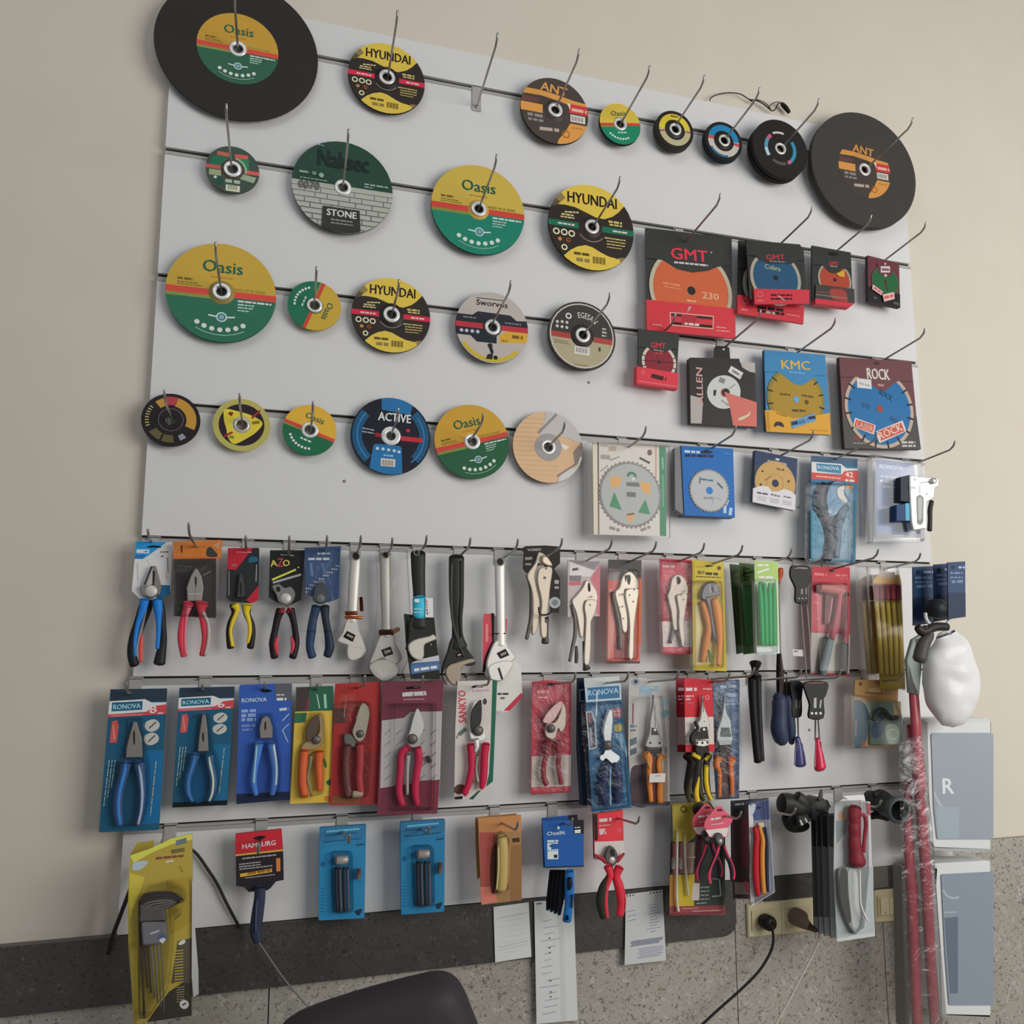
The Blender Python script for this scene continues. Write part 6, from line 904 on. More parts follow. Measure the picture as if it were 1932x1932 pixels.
b = T.part('blades'); b.prism(f.at(-.072), smooth2([(930, 290), (950, 520), (990, 620), (1000, 720), (1030, 800), (1030, 850), (850, 850), (850, 790), (880, 700), (890, 560), (915, 430)], 3), .008, 's:8a8a88', .002); b.draw(f.at(-.072), [('p', '34302e', [(905, 640), (960, 650), (985, 720), (900, 720)]), ('p', 'a8a8a4', rnd([(855, 775), (1025, 775), (1030, 850), (860, 850)], .3)), ('d', '3a3836', 890, 805, 14), ('d', '3a3836', 990, 805, 14), ('d', 'c8c8c4', 942, 665, 14), ('q', '5c5a58', 940, 400, 945, 640, 6)])
b = T.part('hinge_block'); b.prism(f.at(-.070), rnd([(845, 850), (1025, 850), (1020, 920), (860, 920)], .2), .01, 's:4a4a4c', .002)
grip(T, f.at(-.072), [(840, 930, 50), (880, 980, 36), (880, 1080, 28), (880, 1200, 30), (900, 1430, 24)], 'cf7c38', [([(845, 935, 20), (890, 1080, 12)], 'e0a060')]); grip(T, f.at(-.072), [(1020, 940, 40), (985, 1020, 26), (1000, 1150, 34), (1000, 1300, 38), (1000, 1440, 34)], 'd8843a')
b = T.part('grip_core'); b.prism(f.at(-.068), [(905, 950), (970, 950), (975, 1440), (905, 1440)], .006, '5c3430'); b = T.part('paper_band'); b.prism(f.at(-.090), [(885, 1135), (1055, 1130), (1050, 1225), (880, 1230)], .002, 'c8c4c0'); b.draw(f.at(-.090), [('l', '9a9a9c', 945, 1160, 1000, 1155, 14)])
blister(T, f.at(-.100), [(840, 300), (1040, 300), (1090, 900), (1095, 1460), (760, 1460), (800, 900)], .03, 'clear', .1, .008)
# aviation snips on red card (two, one behind) and blue snips
def avi(f, dx, lab, cm, white, hd, tx):
    T = item('snips_pack', lab, 'tin snips', f, dx + 1420, 1420)
    card(T, f, [(dx + 1255, 105), (dx + 1555, 130), (dx + 1582, 900), (dx + 1272, 905)], cm, [('p', white, [(dx + 1262, 530), (dx + 1568, 525), (dx + 1575, 820), (dx + 1268, 825)]), ('l', 'e0c0c0', dx + 1272, 230, dx + 1390, 230, 34), ('l', 'dcb0b0', dx + 1455, 225, dx + 1550, 228, 12), ('l', 'd0a0a4', dx + 1270, 305, dx + 1355, 302, 18), ('l', 'd0a0a4', dx + 1272, 338, dx + 1330, 335, 18), ('o', 'd08088', dx + 1502, 318, 20, 8), ('l', 'b06068', dx + 1290, 380, dx + 1355, 380, 12)], th=.003, r=.03)
    if tx:
        b = T.part('blades'); b.prism(f.at(f.Y - .014), smooth2([(1455, 290), (1475, 420), (1520, 540), (1530, 640), (1500, 700), (1400, 690), (1360, 640), (1420, 560), (1440, 440)], 3), .008, 's:9c9a94', .002)
        b.draw(f.at(f.Y - .014), [('q', '4a4644', 1458, 330, 1462, 480, 6), ('d', 'd8d8d4', 1470, 575, 22), ('d', '6a6864', 1470, 575, 10), ('p', '26221f', [(1430, 640), (1500, 630), (1520, 760), (1400, 770)]), ('d', 'd0d0cc', 1468, 660, 14)])
        b = T.part('linkage'); b.prism(f.at(f.Y - .016), rnd([(1365, 780), (1535, 775), (1530, 825), (1470, 850), (1390, 840)], .3), .012, 's:b0aeaa', .002); b.draw(f.at(f.Y - .016), [('d', '2a2826', 1395, 803, 13), ('d', '2a2826', 1450, 805, 13), ('d', '2a2826', 1505, 800, 13)])
        b = T.part('latch'); b.limb(f.at(f.Y - .014), [(1370, 580, 16), (1400, 650, 20), (1340, 740, 30), (1350, 800, 34)], '262422', .7)
    b = T.part('hinge_housing'); b.prism(f.at(f.Y - .012), rnd([(dx + 1370, 840), (dx + 1530, 840), (dx + 1520, 960), (dx + 1390, 970)], .2), .012, '241f1c', .002)
    grip(T, f.at(f.Y - .014), [(dx + 1360, 930, 44), (dx + 1410, 1000, 40), (dx + 1395, 1130, 40), (dx + 1370, 1290, 34), (dx + 1400, 1420, 26)], hd[0], [([(dx + 1350, 925, 22), (dx + 1420, 970, 22)], hd[1]), ([(dx + 1415, 1060, 10), (dx + 1405, 1200, 14), (dx + 1385, 1330, 26), (dx + 1400, 1430, 24)], hd[1])])
    grip(T, f.at(f.Y - .014), [(dx + 1520, 930, 40), (dx + 1495, 1010, 36), (dx + 1490, 1130, 36), (dx + 1500, 1290, 36), (dx + 1540, 1410, 20)], hd[0], [([(dx + 1540, 925, 18), (dx + 1480, 985, 18)], hd[1]), ([(dx + 1492, 1050, 24), (dx + 1490, 1200, 24), (dx + 1510, 1330, 22), (dx + 1550, 1420, 16)], hd[1])])
    return T
avi(zP(-.110), 0, 'aviation snips with yellow and black grips on the front red and white card', 'b8202c', 'c0b8b2', ('2a2620', 'cfb02c'), True)
avi(zP(-.060), -85, 'hidden black-gripped snips behind the front red and white card', '861f2e', '98908c', ('1f1f1e', '4a4528'), False)
f = zP(-.085); T = item('snips_pack', 'tin snips with orange grips in a bag on a steel blue card', 'tin snips', f, 1700, 1420)
card(T, f, [(1565, 130), (1850, 130), (1845, 1400), (1600, 1410), (1570, 900)], '3f5878', [('l', '8c9cb4', 1640, 205, 1820, 195, 30), ('l', '7088a8', 1720, 290, 1815, 290, 44), ('l', '6a82a4', 1720, 350, 1815, 350, 30), ('l', '8296b0', 1690, 390, 1815, 388, 18), ('p', '26384e', smooth2([(1600, 300), (1640, 260), (1640, 500), (1590, 560)]))], th=.003, side='2a3a50')
b = T.part('blades'); b.prism(f.at(-.100), smooth2([(1690, 300), (1710, 470), (1755, 560), (1765, 680), (1770, 800), (1620, 800), (1610, 680), (1650, 560), (1675, 430)], 3), .008, 's:8c9494', .002); b.draw(f.at(-.100), [('d', 'b0b4b4', 1690, 560, 24), ('d', 'c8cccc', 1694, 665, 16), ('p', '565c5c', [(1650, 640), (1740, 640), (1760, 740), (1640, 740)]), ('p', 'a0a4a4', rnd([(1620, 775), (1765, 775), (1760, 820), (1635, 830)], .3))])
b = T.part('hinge_block'); b.prism(f.at(-.098), rnd([(1625, 830), (1765, 825), (1750, 950), (1640, 955)], .2), .01, '33302e', .002)
grip(T, f.at(-.100), [(1630, 960, 40), (1600, 1040, 36), (1635, 1130, 22), (1635, 1380, 18)], 'c46c34'); grip(T, f.at(-.100), [(1770, 965, 46), (1755, 1050, 26), (1765, 1200, 24), (1770, 1370, 18)], 'cc6c30'); b = T.part('grip_core'); b.prism(f.at(-.096), [(1655, 960), (1740, 960), (1750, 1390), (1655, 1400)], .006, '4c3a3a')
blister(T, f.at(-.114), [(1570, 120), (1850, 125), (1850, 1400), (1600, 1410)], .02, 'film', .04, .004, part='plastic_bag')
# black tubes with a funnel end, screwdrivers, holders
f = zQ(-.080); T = item('tube_spanner', 'pair of black tubular bars with a flared cap hanging below the green packs', 'tubular spanner', f, 320, 1040)
b = T.part('black_bar'); b.limb(f, [(255, 200, 40), (265, 450, 36), (290, 800, 34), (312, 1030, 34)], '1c1a1b', 1); b = T.part('black_bar'); b.limb(f.at(-.072), [(310, 180, 34), (320, 450, 28), (335, 800, 28), (350, 1015, 26)], '26242a', 1)
b = T.part('flared_cap'); b.limb(f.at(-.09), [(288, 52, 54), (288, 80, 46), (284, 125, 30), (284, 180, 36)], '1d1a1c', 1); b = T.part('white_tag'); b.prism(f.at(-.078), [(208, 260), (236, 262), (238, 410), (212, 405)], .001, 'd8d6d2')
def driver(f, lab, h, hm, sh, extra=None):
    T = item('screwdriver', lab, 'screwdriver', f, h[-1][0], h[-1][1]); b = T.part('handle'); b.limb(f, h, hm, 1); b = T.part('shaft'); b.limb(f, sh, 's:6a645e', 1); e = T.part('end_cap'); x, y, w = h[-1]; e.limb(f, [(x - 4, y - 6, w * .5), (x + 4, y + 8, w * .42)], 'b8b4b4', 1); return T
driver(zQ(-.085), 'dark slate screwdriver handle hanging handle-down, front one of two', [(490, 375, 36), (520, 420, 62), (525, 560, 66), (520, 700, 74), (545, 820, 62), (550, 855, 36)], '353f54', [(530, 150, 7), (535, 370, 7)])
driver(zQ(-.055), 'dark slate screwdriver handle half hidden behind its twin', [(600, 380, 30), (610, 440, 46), (625, 600, 46), (640, 740, 40), (645, 850, 22)], '39435a', [(590, 200, 6), (600, 380, 6)])
f = zQ(-.100); T = brush_holder(f, [(775, 245), (1000, 245), (990, 370), (965, 420), (965, 600), (820, 600), (825, 470), (790, 360)], 'black plastic hanger holding a screwdriver with a clear red handle, lower right', [[(880, 600, 7), (878, 820, 7)], [(905, 600, 6), (920, 810, 7)]], [([(900, 800, 20), (905, 880, 26), (915, 960, 40), (925, 1080, 54), (928, 1100, 50)], 'g:cc2c4c')],
   [('q', 'b0aeac', 878, 400, 876, 500, 26), ('q', 'b0aeac', 935, 420, 925, 500, 14), ('d', 'd0cecc', 845, 552, 13), ('d', 'd0cecc', 886, 552, 13), ('d', 'd0cecc', 930, 552, 13), ('q', '9c5a38', 800, 255, 960, 252, 8)], (900, 1100))
b = T.part('handle_rib'); 
for x in (872, 960): b.limb(f.at(-.106), [(x + (900 - x) * .5, 830, 5), (x, 1080, 7)], 'e8909c', 1)
f = zQ(-.070); T = brush_holder(f, [(640, 250), (755, 250), (750, 400), (745, 580), (655, 580), (650, 420)], 'narrow black hanger holding a screwdriver with a clear violet handle, lower right', [[(705, 580, 7), (712, 790, 7)]], [([(700, 790, 24), (712, 850, 30), (722, 950, 46), (730, 1060, 54)], 'g:4c4c80')], [('q', '6a6866', 690, 420, 690, 500, 16), ('q', '6a6866', 730, 420, 722, 500, 10)], (715, 1060))
b = T.part('handle_rib')
for x in (672, 700, 750, 782): b.limb(f.at(-.077), [(712 + (x - 712) * .5, 850, 5), (x, 1060, 6)], 'a8a8c4', 1)
f = zQ(-.05); T = item('screwdriver_holder', 'dark hanger tab behind the narrow black hanger', 'screwdriver set', f, 600, 380); T.part('screwdriver_holder').prism(f, rnd([(555, 240), (645, 240), (650, 400), (640, 470), (570, 380)], .1), .006, '2a2828')
# kraft / teal pack at right
f = zQ(-.060); T = item('hole_saw_pack', 'tan and teal blister pack with a small dark drill part, below the golden rods', 'drill part', f, 1500, 880)
card(T, f, [(1270, 225), (1700, 220), (1690, 430), (1720, 440), (1745, 880), (1250, 875)], 'bf9660', [('s', '9a7040', [(1455, 245), (1530, 235), (1570, 248), (1500, 258)]), ('l', 'd8b888', 1410, 330, 1560, 320, 50), ('q', '7c5c34', 1365, 350, 1540, 355, 10), ('d', '7a5c38', 1322, 262, 18), ('p', '9aa288', [(1265, 430), (1720, 440), (1725, 660), (1260, 660)]), ('s', '3f606c', [(1262, 430), (1340, 440), (1400, 520), (1400, 700), (1360, 860), (1256, 870), (1258, 600)]), ('q', 'b8c4b8', 1370, 440, 1440, 600, 12), ('p', '7a9688', [(1420, 440), (1640, 450), (1700, 640), (1440, 640)]), ('l', 'b8808c', 1280, 620, 1275, 780, 12), ('d', 'a04c44', 1352, 850, 20), ('p', 'c8a87c', [(1640, 440), (1715, 450), (1722, 560), (1650, 590)])], th=.003, side='9a8464')
b = T.part('plastic_case'); b.prism(f.at(-.068), rnd([(1420, 640), (1740, 640), (1745, 870), (1420, 865)], .08), .008, '5c7468', .002); b.draw(f.at(-.068), [('s', '3c5468', [(1440, 660), (1560, 660), (1550, 740), (1470, 800), (1430, 760)]), ('s', '8fa090', [(1570, 680), (1650, 660), (1710, 720), (1690, 840), (1590, 840)]), ('o', 'b4c0a8', 1640, 760, 50, 10)])
b = T.part('drill_part'); b.limb(f.at(-.074), [(1450, 620, 20), (1490, 540, 26), (1550, 530, 30), (1600, 580, 22)], '2c3c34', .9); b.limb(f.at(-.074), [(1620, 600, 24), (1690, 590, 20)], '3a3428', .9); b.limb(f.at(-.074), [(1520, 590, 30), (1510, 620, 26)], '3a5c74', .8)
blister(T, f.at(-.086), [(1215, 350), (1700, 430), (1770, 640), (1765, 880), (1215, 905)], .022, 'clear', .06, .006)
HK6 = [(252, 1308, 236, 1307, 'holding the pliers pack numbered 8'), (385, 1302, 380, 1304, 'holding the pliers pack numbered 6'), (500, 1300, 503, 1299, 'holding the royal blue pliers pack'), (597, 1301, 605, 1299, 'holding the yellow and green pruner card'), (672, 1298, 693, 1292, 'holding the red pruner blister pack'), (776, 1297, 800, 1290, 'holding the burgundy clamshell'), (893, 1296, 925, 1289, 'holding the pruner card with the green border'),
 (1038, 1291, 1088, 1291, 'holding the pruner in the red and white bag'), (1130, 1290, 1187, 1286, 'holding the tall teal pruner pack'), (1216, 1287, 1282, 1285, 'holding the snips on the pale grey card'), (1312, 1289, 1378, 1281, 'holding the red cards of aviation snips'), (1350, 1281, 1425, 1275, 'behind the flared black cap'), (1423, 1284, 1515, 1284, 'holding the slate screwdrivers'), (1500, 1284, 1588, 1279, 'holding the black hangers'), (1640, 1286, 1706, 1283, 'holding the tan and teal pack')]
for h in HK6: hook(*h)
# ================================================================ bottom row, papers, sockets, cables, chair, wrapped goods
zR = zoom(190, 1530, 402 / 1932); zS = zoom(560, 1500, 440 / 1932); zT = zoom(880, 1500, 432 / 1932); zV = zoom(1230, 1480, 300 / 1932); zW = zoom(1390, 1480, 350 / 1932); zX = zoom(1640, 1040, 460 / 1932); zY = zoom(1600, 1450, 482 / 1932); zZ = zoom(1230, 1650, 470 / 1932)
f = zR(-.13); T = item('hex_key_pack', 'large yellow blister pack of L-shaped hex keys hanging at the bottom left corner', 'hex key set', f, 560, 1880)
card(T, f, [(262, 405), (450, 340), (640, 250), (830, 205), (835, 700), (825, 1855), (300, 1935), (250, 1200), (248, 800)], '93823a', [('p', 'c0b84c', [(262, 405), (450, 340), (640, 250), (830, 206), (828, 260), (650, 300), (460, 380), (300, 470)]), ('p', '8fa0a4', smooth2([(290, 480), (350, 455), (430, 460), (380, 520), (300, 540)])), ('p', 'a89a3c', [(262, 560), (400, 600), (330, 800), (255, 1000)]), ('p', '5c6468', [(680, 270), (778, 240), (780, 290), (685, 315)]), ('l', '5c5838', 640, 370, 760, 350, 36), ('l', '6a3c34', 500, 430, 760, 405, 20), ('q', 'b8b4a0', 590, 462, 660, 450, 14), ('l', '7c6c28', 715, 500, 750, 560, 14),
     ('p', '8a7830', [(600, 620), (828, 600), (828, 1000), (640, 1120)]), ('p', '35312a', [(620, 1640), (825, 1500), (825, 1855), (420, 1915), (500, 1800)]), ('p', '4a4538', [(700, 1180), (828, 1150), (828, 1560), (640, 1560)])] + [('q', 'a08f3c', 670, 1270 + 26 * i, 750, 1262 + 26 * i, 8) for i in range(12)] + [('l', '8a8468', 690, 1600 + 22 * i, 760, 1592 + 22 * i, 7) for i in range(7)] + [('d', 'c0bcb4', 758, 1752, 42), ('q', '4c4840', 740, 1760, 775, 1740, 16), ('s', 'c8c8c0', [(710, 1190), (760, 1165), (765, 1195), (715, 1215)]), ('p', '7c6c30', [(262, 1200), (310, 1200), (325, 1930), (300, 1935)])], th=.003, side='6a5c28')
b = T.part('hex_key')
for i in range(7):
    b.limb(f.at(-.140 - .002 * i), [(740 - 18 * i, 810 + 10 * i, 15 - i), (640 - 12 * i, 745 + 22 * i, 15 - i), (440, 752 + 26 * i, 16 - i), (370 + 5 * i, 800 + 24 * i, 15 - i), (355 + 26 * i, 900 + 20 * i, 14 - i), (372 + 30 * i, 1300, 12 - i), (395 + 30 * i, 1880 - 85 * (6 - abs(i - 1)) * (i > 0) * .55, 11 - i)], '35302f' if i < 3 else 's:5f5c5c', 1, sub=4); b = T.part('hex_key')
b = T.part('grey_holder'); b.prism(f.at(-.160), rnd([(360, 1015), (590, 1010), (605, 1180), (530, 1215), (375, 1225)], .15), .014, '5c5c60', .003); b.draw(f.at(-.160), [('q', '94949a', 450, 1115, 530, 1085, 16), ('d', '4a5068', 555, 1150, 42), ('s', 'a8b0c8', [(530, 1170), (570, 1150), (590, 1165), (560, 1200)])])
b = T.part('upper_holder'); b.prism(f.at(-.156), rnd([(350, 860), (575, 880), (590, 1005), (345, 1015)], .1), .012, '4a4644', .003)
blister(T, f.at(-.182), [(330, 830), (420, 720), (620, 670), (740, 740), (760, 830), (640, 880), (720, 960), (640, 1020), (640, 1180), (600, 1640), (420, 1900), (330, 1900)], .044, 'clear', .2, .008)
b = T.part('foil_edge'); b.prism(f.at(-.135), [(828, 620), (845, 700), (850, 1000), (885, 1450), (888, 1660), (840, 1690), (825, 1500)], .002, 's:c4c4c0')
f = zR(-.07); T = item('hex_key_pack', 'yellow pack behind the large hex key pack, only its top corner showing', 'hex key set', f, 300, 1000); card(T, f, [(330, 290), (480, 270), (480, 330), (470, 1000), (280, 1000), (262, 400)], '9c8c3c', th=.003)
# Hamburg tag with navy handle
f = zR(-.045); T = item('scraper', 'scraper with a navy handle on a red and black tag lettered HAMBURG', 'scraper', f, 1420, 1200)
card(T, f, [(1222, 205), (1640, 160), (1655, 370), (1660, 625), (1590, 640), (1540, 700), (1510, 720), (1340, 735), (1300, 690), (1228, 680)], '211f22', [('p', 'a0242e', [(1222, 207), (1640, 162), (1652, 345), (1220, 390)]), ('q', 'c48a3c', 1222, 402, 1654, 355, 16), ('t', 'd0c4bc', 'HAMBURG', 1285, 345, 1585, 308, 44), ('s', '1a1416', [(1380, 250), (1440, 225), (1500, 235), (1440, 262)]), ('l', '8c8886', 1285, 432, 1590, 398, 12), ('l', '8c8886', 1255, 485, 1450, 462, 10), ('l', '8c8886', 1255, 508, 1450, 485, 10), ('l', '8c8886', 1258, 530, 1560, 495, 10), ('p', 'c88a34', [(1262, 570), (1552, 520), (1556, 552), (1266, 600)]), ('l', '7c5424', 1330, 568, 1540, 535, 22), ('p', 'b8682c', [(1590, 430), (1628, 425), (1630, 545), (1594, 550)]), ('l', '8a8684', 1310, 608, 1580, 576, 8)], th=.003, side='141214', r=.02)
b = T.part('handle'); b.limb(f.at(-.052), [(1445, 690, 50), (1440, 800, 52), (1420, 950, 56), (1405, 1080, 52), (1420, 1180, 44)], '262b3c', .7)
q = T.part('handle_groove', b); q.limb(f.at(-.062), [(1420, 800, 12), (1408, 950, 10), (1405, 1090, 8)], '3a4054', 1)
# two teal socket-bit packs
def bitpack(f, q, lab, dx, dy):
    T = item('bit_set_pack', lab, 'bit set', f, (q[2][0] + q[3][0]) / 2, q[2][1]); b = card(T, f, q, '24698f', th=.012, side='1d5474', r=.03); qf = QF(f, q)
    b.draw(qf, [('p', '2c5f80', [(0, 0), (1, 0), (1, .13), (0, .15)]), ('p', '296486', [(0, .19), (1, .17), (1, .20), (0, .22)]), ('l', '1c4866', .08, .16, .9, .145, .016), ('l', '1c4866', .1, .09, .8, .08, .02), ('l', '5a9cc0', .15, .05, .85, .04, .02), ('l', '1c4058', .8, .215, .97, .21, .02), ('d', '1c4c74', .08, .4, .05, .025), ('s', '1c2c3c', [(.78, .92), (.94, .90), (.92, .94), (.86, .97)])] + [('l', '1d5a80', .04, .66 + .035 * i, .13, .66 + .035 * i, .008) for i in range(8)])
    for i in range(4): c = T.part('bit'); c.limb(f.at(f.Y - .012), [(dx + 32 * i, dy + 80, 13), (dx + 2 + 32 * i, dy + 250, 12), (dx + 12 + 30 * i, dy + 440, 13)], 's:4c4a54' if i % 2 else 's:2a2a34', 1)
    c = T.part('holder_head'); c.limb(f.at(f.Y - .014), [(dx + 5, dy + 20, 36), (dx + 90, dy + 18, 36)], 's:8a8480', .8); c = T.part('small_part'); c.limb(f.at(f.Y - .010), [(dx + 190, dy + 90, 18), (dx + 185, dy + 170, 22)], 's:7c6468', .8)
    blister(T, f.at(f.Y - .026), [(dx - 40, dy - 40), (dx + 140, dy - 40), (dx + 150, dy + 460), (dx - 20, dy + 470)], .026, 'clear', .2, .006); return T
bitpack(zS(-.045), [(190, 270), (575, 245), (560, 1020), (180, 1040)], 'left one of the two teal bit packs in the bottom row', 325, 520)
bitpack(zS(-.060), [(858, 225), (1228, 200), (1222, 965), (865, 992)], 'right one of the two teal bit packs in the bottom row', 1000, 470)
# tan pack with long clear bulge
f = zS(-.075); T = item('tool_pack', 'tan and red-brown pack with a long straw-coloured clear bulge, bottom row', 'tool pack', f, 1690, 900)
card(T, f, [(1500, 190), (1858, 165), (1862, 870), (1530, 910)], '8f6c48', [('p', 'a87448', [(1500, 190), (1858, 166), (1858, 300), (1510, 310)]), ('p', '984a44', [(1515, 310), (1640, 305), (1640, 830), (1530, 880)]), ('p', 'b86c5c', [(1520, 760), (1640, 760), (1660, 880), (1530, 908)]), ('s', '4a2a26', [(1640, 400), (1660, 440), (1655, 720), (1620, 820), (1600, 700), (1610, 480)]), ('l', '3a2c20', 1785, 375, 1845, 370, 34), ('p', '805c3c', [(1780, 420), (1862, 410), (1862, 870), (1770, 880)])], th=.004, side='6c4c34')
card(T, f.at(-.058), [(1478, 185), (1820, 150), (1820, 400), (1495, 700), (1480, 400)], '8a6440', part='rear_card'); b = T.part('tool_inside'); b.limb(f.at(-.086), [(1700, 340, 40), (1710, 500, 52), (1705, 700, 50), (1690, 790, 40)], 'b09860', .7)
b = T.part('painted_highlight'); b.limb(f.at(-.098), [(1668, 420, 7), (1670, 600, 7), (1655, 780, 7)], 'd0b880', 1); blister(T, f.at(-.104), [(1650, 340), (1720, 310), (1770, 370), (1765, 800), (1620, 830), (1640, 500)], .028, 'clear', .2, .006)  # pale bar stands in for the highlight along the clear bulge
# knives hanging from blue tag
f = zT(-.085); T = item('folding_knife', 'front folding knife with a sky blue handle on a royal blue square tag', 'folding knife', f, 840, 1080, 'knives under royal blue tags')
card(T, f, [(640, 215), (990, 210), (990, 605), (665, 612)], '1e5090', [('p', '1a1a1e', [(900, 208), (992, 212), (990, 325), (905, 328)]), ('p', 'c4c2bc', [(912, 295), (965, 290), (962, 320), (914, 322)]), ('l', 'b0b8c8', 912, 275, 960, 272, 8), ('t', 'c8d4e4', 'Ozalit', 680, 342, 832, 328, 30), ('l', 'b8c8dc', 682, 390, 775, 386, 16), ('p', 'b8c4d4', [(682, 405), (772, 400), (775, 540), (684, 542)]), ('l', '1e5090', 700, 430, 775, 425, 20), ('p', '1e5090', [(715, 410), (775, 410), (775, 455), (715, 460)]), ('p', '20242c', [(735, 505), (765, 500), (768, 530), (738, 530)]), ('l', '5a80b0', 682, 470, 770, 466, 8), ('q', '101c30', 665, 610, 990, 600, 10), ('d', 'd0d8e0', 776, 276, 10, 14)], th=.003, side='12284c', part='hang_tag')
b = T.part('handle'); b.limb(f.at(-.088), [(868, 640, 38), (868, 760, 40), (866, 900, 36), (848, 1060, 38)], '1f5f9c', .6); b.draw(f.at(-.1025), []); q = T.part('black_inlay', b); q.limb(f.at(-.098), [(870, 700, 18), (872, 760, 22), (868, 800, 8)], '14161c', .6); q.limb(f.at(-.098), [(890, 840, 7), (890, 950, 7)], '20242c', .6); q.limb(f.at(-.098), [(850, 1020, 12), (852, 1050, 14)], '14161c', .6)
for i, (a, lab) in enumerate(((-.075, 'second'), (-.065, 'third'), (-.055, 'fourth'), (-.045, 'hindmost'))):
    f2 = zT(a); x = 800 - 32 * i; T = item('folding_knife', lab + ' dark folding knife of the fan under the royal blue tags', 'folding knife', f2, x, 1020, 'knives under royal blue tags')
    b = T.part('handle'); b.limb(f2, [(x + 20, 640, 24), (x + 8, 780, 28), (x - 6, 900, 26), (x - 18, 1010 - 14 * i, 14)], '15171c', .5); q = T.part('blue_tip'); q.limb(f2, [(x - 18, 985 - 14 * i, 14), (x - 22, 1012 - 14 * i, 12)], '2e6ea8', .5)
    if i == 1: card(T, f2.at(-.055), [(635, 195), (935, 165), (940, 230), (970, 600), (650, 612)], '1b447c', [('p', '16161a', [(860, 172), (936, 166), (938, 225), (865, 230)])], th=.002, part='hang_tag')
# side cutters with red handles
f = zT(-.075); T = item('carded_pliers', 'red and black side cutters on a red and white tag above the dotted notepaper', 'pliers', f, 1240, 1040)
card(T, f, [(1072, 160), (1320, 125), (1332, 540), (1080, 540)], 'c2353e', [('p', '2a1a1e', [(1072, 165), (1105, 160), (1110, 380), (1080, 385)]), ('p', 'b8b0ac', [(1082, 395), (1330, 385), (1332, 540), (1082, 545)]), ('l', 'dcb4b0', 1120, 215, 1225, 205, 28), ('l', 'd89a98', 1120, 260, 1220, 250, 8), ('l', 'd8a8a4', 1120, 300, 1185, 295, 30), ('l', 'd8a8a4', 1122, 325, 1180, 320, 20), ('o', 'd07078', 1290, 295, 14, 6)], th=.008, side='5c2024')
jaws(T, f.at(-.090), [(1215, 430), (1250, 450), (1275, 500), (1270, 570), (1235, 600), (1190, 580), (1170, 520), (1190, 460)], 's:4c4a48', slot=[(1222, 450), (1245, 470), (1250, 510), (1225, 515), (1210, 480)], piv=(1228, 550, 28))
grip(T, f.at(-.088), [(1200, 600, 36), (1210, 680, 30), (1160, 780, 42), (1135, 900, 44), (1160, 1030, 34)], '2a2a22', [([(1190, 600, 34), (1215, 680, 26), (1185, 780, 18), (1175, 900, 18), (1188, 1035, 16)], 'cc3040')])
grip(T, f.at(-.088), [(1290, 610, 40), (1265, 690, 34), (1290, 780, 40), (1310, 900, 38), (1295, 1010, 34)], 'bc2c3c', [([(1280, 760, 10), (1325, 860, 12), (1328, 960, 10)], '3a1c20')]); b = T.part('guard'); b.limb(f.at(-.086), [(1080, 505, 10), (1150, 540, 18), (1180, 570, 16)], '8c2430', .6); b.limb(f.at(-.086), [(1330, 495, 10), (1290, 535, 18), (1265, 560, 16)], '8c2430', .6)
# multi tool clamshell at lower right
f = zV(-.060); T = item('tool_set_pack', 'wide clamshell with long tools on a yellow and black card with a dark red foot', 'tool set', f, 550, 1580)
card(T, f, [(245, 230), (700, 205), (890, 500), (888, 1580), (210, 1590)], '3c4440', [('p', 'a8983c', [(245, 230), (700, 206), (560, 480), (520, 640), (420, 720), (260, 700)]), ('d', '6a5430', 385, 300, 44, 50), ('d', 'a8943c', 385, 300, 26, 20), ('p', 'b4a03c', [(300, 560), (440, 560), (400, 710), (300, 700)]), ('p', 'a08878', [(250, 720), (520, 700), (500, 1080), (240, 1090)]), ('p', 'b8a436', [(225, 1100), (520, 1090), (510, 1475), (330, 1480), (220, 1470)]), ('p', 'b07a34', [(215, 1110), (300, 1110), (300, 1480), (212, 1480)]), ('p', '8f4448', [(212, 1482), (888, 1465), (888, 1582), (210, 1590)]), ('l', 'c09090', 370, 1508, 560, 1504, 10), ('l', 'c09898', 490, 1540, 850, 1528, 12), ('p', 'c4bcb4', [(498, 1195), (580, 1200), (575, 1408), (482, 1405)]), ('q', 'b0b4b0', 820, 1150, 835, 1350, 16), ('q', 'b0b4b0', 730, 1360, 840, 1352, 14), ('q', 'a8aca8', 735, 1145, 800, 1150, 10)] + [('l', '8c9490', 590, 1250 + 48 * i, 700, 1246 + 48 * i, 18) for i in range(4)] + [('l', 'a8aca8', 540, 1445, 660, 1438, 12), ('q', 'c8c4c0', 420, 885, 530, 885, 12)], th=.003, side='4c3a30')
b = T.part('probe_tool'); b.limb(f.at(-.068), [(310, 560, 10), (305, 900, 14), (300, 1350, 14), (320, 1540, 18)], 'c8beb4', 1); b = T.part('probe_tool'); b.limb(f.at(-.068), [(400, 600, 8), (405, 950, 12), (430, 1250, 14), (440, 1350, 12)], 'b8aca4', 1)
for x, c in ((262, '6c3a3a'), (350, '74444a')): b = T.part('bit_shaft'); b.limb(f.at(-.066), [(x, 700, 16), (x, 880, 16), (x - 4, 1080, 14)], c, 1); b.limb(f.at(-.067), [(x - 2, 900, 20), (x - 4, 1020, 20)], 's:b0aca8', 1)
blister(T, f.at(-.078), [(240, 225), (710, 200), (890, 480), (888, 1582), (208, 1592)], .02, 'clear', .03, .006)
